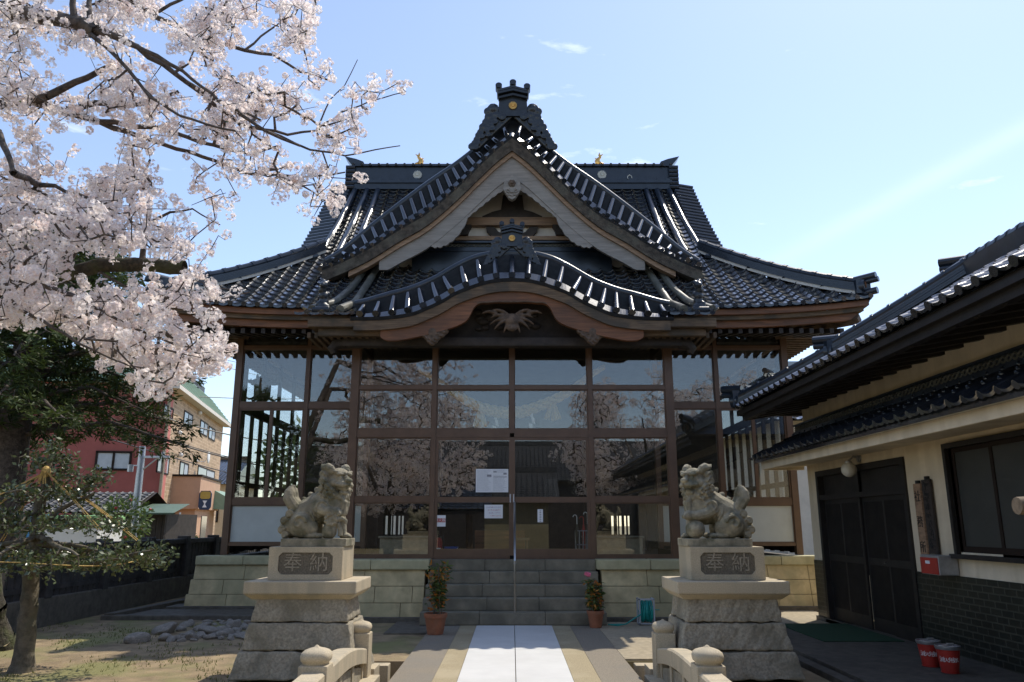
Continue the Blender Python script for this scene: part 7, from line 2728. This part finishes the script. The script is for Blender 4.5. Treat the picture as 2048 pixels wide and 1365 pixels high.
q = MB(); q.add([(p.x - .1, sY - .7, 1.98), (sx1 + .6, sY - .7, 1.98), (sx1 + .3, sY + 1.4, 2.35), (p.x - .1, sY + 1.4, 2.35), (p.x - .1, sY - .7, 1.92), (sx1 + .6, sY - .7, 1.92)], [(0, 1, 2, 3), (0, 4, 5, 1)]); q.build('awning', mat('green tin', (.10, .15, .10), .6, .1, 3, 0), t)
# parked vehicle with blue cab and light green top
vx0, vx1, vY = at(34, 1050, 24).x, at(222, 1050, 24).x, 24
M_lgreen = mat('light green paint', (.28, .52, .18), .4, .08, 3, 0)
M_bcab = mat('sky blue paint', (.06, .30, .62), .35, .08, 3, 0)
t = thing('parked_truck', 'small parked truck with sky blue cab and light green topped box beyond the fence', 'truck', ((vx0 + vx1) / 2, vY, 0))
q = MB(); q.bbox((vx0, vY - .7, .45), (vx0 + .95, vY + .7, 1.86), .12); cab = q.build('cab', M_bcab, t, smooth=40)
q = MB(); q.bbox((vx0 + .12, vY - .715, 1.15), (vx0 + .75, vY - .69, 1.65), .02); q.build('window', M_winglass, cab)
q = MB(); q.bbox((vx0 + 1.0, vY - .75, .6), (vx1, vY + .75, 1.45), .02); q.build('cargo_box', M_white, t)
q = MB(); q.bbox((vx0 + .98, vY - .78, 1.45), (vx1 + .05, vY + .78, 1.82), .06); q.build('box_top', M_lgreen, t)
for k, wxp in enumerate((vx0 + .5, vx1 - .6)):
    for sy_ in (-.66, .66):
        q = MB(); q.tube([(wxp, vY + sy_ - .08, .29), (wxp, vY + sy_ + .08, .29)], .29, 20); wh = q.build('wheel', M_black, t, smooth=40)
        q = MB(); q.tube([(wxp, vY + sy_ - .09, .29), (wxp, vY + sy_ + .09, .29)], .17, 16); q.build('rim', M_galv, wh)


# houses
def house(x0, x1, y0, y1, he, hr, label, mw, axis='x', tiled=True, group=None, mr=None):
    mr = mr or M_tile
    t = thing('house', label, 'house', ((x0 + x1) / 2, (y0 + y1) / 2, 0), group=group)
    q = MB(); q.box((x0, y0, -.1), (x1, y1, he)); q.build('wall', mw, t)
    ov = .6
    yc = (y0 + y1) / 2
    half = (y1 - y0) / 2 + ov
    sl_ = (hr - he) / half
    q = MB()
    q.add([(x0 - ov, y0 - ov, he - .1), (x1 + ov, y0 - ov, he - .1), (x1 + ov, yc, hr), (x0 - ov, yc, hr), (x0 - ov, y1 + ov, he - .1), (x1 + ov, y1 + ov, he - .1)], [(0, 1, 2, 3), (3, 2, 5, 4), (0, 3, 4), (1, 5, 2)])
    q.box((x0 - ov, yc - .15, hr - .05), (x1 + ov, yc + .15, hr + .25))
    rf = q.build('roof', mr, t, fix=False)
    if tiled:
        n_ = int((x1 - x0 + 2 * ov) / .3); m_ = int(math.hypot(half, hr - he) / .26)
        c_ = half / math.hypot(half, hr - he)
        for sg in (1, -1):
            yb_ = y0 - ov if sg > 0 else y1 + ov
            link_mesh('roof_tiles', tile_mesh('roof_tiles', [tiles(lambda a, b, sg=sg, yb_=yb_: (a, yb_ + sg * b * c_, he - .06 + b * c_ * sl_), n_, m_, a0=x0 - ov, wa=.3, wb=.26)]), mr, rf)
    for k in range(3):
        xa = x0 + (x1 - x0) * (.14 + .3 * k)
        q = MB(); q.box((xa, y0 - .05, he * .35), (xa + 1.2, y0 + .05, he * .35 + 1.1)); w_ = q.build('window', M_frame_dark, t)
        q = MB(); q.box((xa + .08, y0 - .06, he * .35 + .08), (xa + 1.12, y0 - .045, he * .35 + 1.02)); q.build('pane', M_winglass, w_)
    return t


house(8.2, 17, 24, 31, 4.7, 7.0, 'white walled house with a tiled roof behind the right wing of the porch', M_plaster)
house(-31, -24.5, 68, 76, 5.0, 7.4, 'pale house with a grey tiled roof far behind, right of the tan building', M_cream)
house(-12, -3, 60, 67, 4.0, 6.2, 'distant low house seen through the left side glass', M_plaster, tiled=False)
M_khaki = mat('khaki corrugated wall', (.25, .22, .135), .7, .12, 3, .0)
t = house(-1.5, 2.0, -20, -15, 2.9, 4.6, 'low khaki walled house behind the yard, mirrored in the doors', M_khaki, mr=M_shed)
t = house(-16, 15, -34, -26, 4.6, 7.4, 'long dark timber house behind the yard, mirrored in the glass', M_wood_dark, mr=M_shed)
# small pavilion mirrored in the left door
t = thing('roofed_pavilion', 'small roofed pavilion with a tiled roof mirrored in the left door', 'pavilion', (-3.2, -9, 0))
q = MB()
for sx in (-4.4, -2.0):
    for sy_ in (-10.1, -7.9): q.tube([(sx, sy_, 0), (sx, sy_, 2.3)], .11, 10)
q.build('posts', M_wood_grey, t)
link_mesh('roof_tiles', tile_mesh('roof_tiles', [tiles(lambda a, b: (a, -7.0 - b * .85, 2.25 + b * .5), 17, 9, a0=-5.45), tiles(lambda a, b: (a, -11.0 + b * .85, 2.25 + b * .5), 17, 9, a0=-5.45)]), M_tile, t)
q = MB(); q.grid(np.array([[(-5.5, y, z), (-.9, y, z)] for y, z in ((-7.05, 2.15), (-9, 3.25), (-10.95, 2.15))])); q.box((-5.4, -7.3, 2.0), (-1.0, -7.1, 2.15)); q.build('roof_boarding', M_wood_dark, t, fix=False)

# shrubs by the fence and the street
def shrub(c, r, label, seed, flowers=False):
    t = thing('shrub', label, 'shrub', c, group=None)
    rg = np.random.default_rng(seed)
    d = rg.normal(0, 1, (900, 3)); d /= np.linalg.norm(d, axis=1, keepdims=True)
    C = np.array(c) + np.array([0, 0, r * .85]) + d * r * rg.uniform(.5, 1.05, (900, 1)) * np.array([1.1, 1.1, .9])
    leaves_object('leaves', leaf_quads(C, d + rg.normal(0, .6, d.shape), r * .2, 2.2, rg), M_shrub, t, rg)
    q = MB()
    for k in range(6): q.tube([c, (c[0] + .5 * r * math.cos(k), c[1] + .5 * r * math.sin(k), c[2] + r)], [.03, .012], 5)
    q.build('stems', M_bark_grey, t)
    if flowers:
        q = MB()
        for k in range(14):
            e = C[rg.integers(0, 900)]
            q.ball(e, .06, 1)
        q.build('red_flowers', M_red, t)
p = at(342, 1070, 34); shrub((p.x, 34, 0), .95, 'pale green shrub beside the salmon porch', 41)
p = at(268, 1080, 27); shrub((p.x, 27, 0), .62, 'dark green clipped shrub at the foot of the utility pole', 42)
p = at(232, 1000, 27); shrub((p.x, 27.5, .9), .9, 'camellia bush with red flowers before the red wall', 43, True)
p = at(640, 900, 34)
sh = shrub((p.x, 34, 2.0), 2.2, 'rounded green tree seen through the left side glass', 44)
q = MB(); q.tube([(p.x, 34, -.1), (p.x, 34, 2.4)], [.2, .12], 8); q.build('trunk', M_bark, [o for o in bpy.data.objects if o.get('label', '').startswith('rounded green tree')][0])
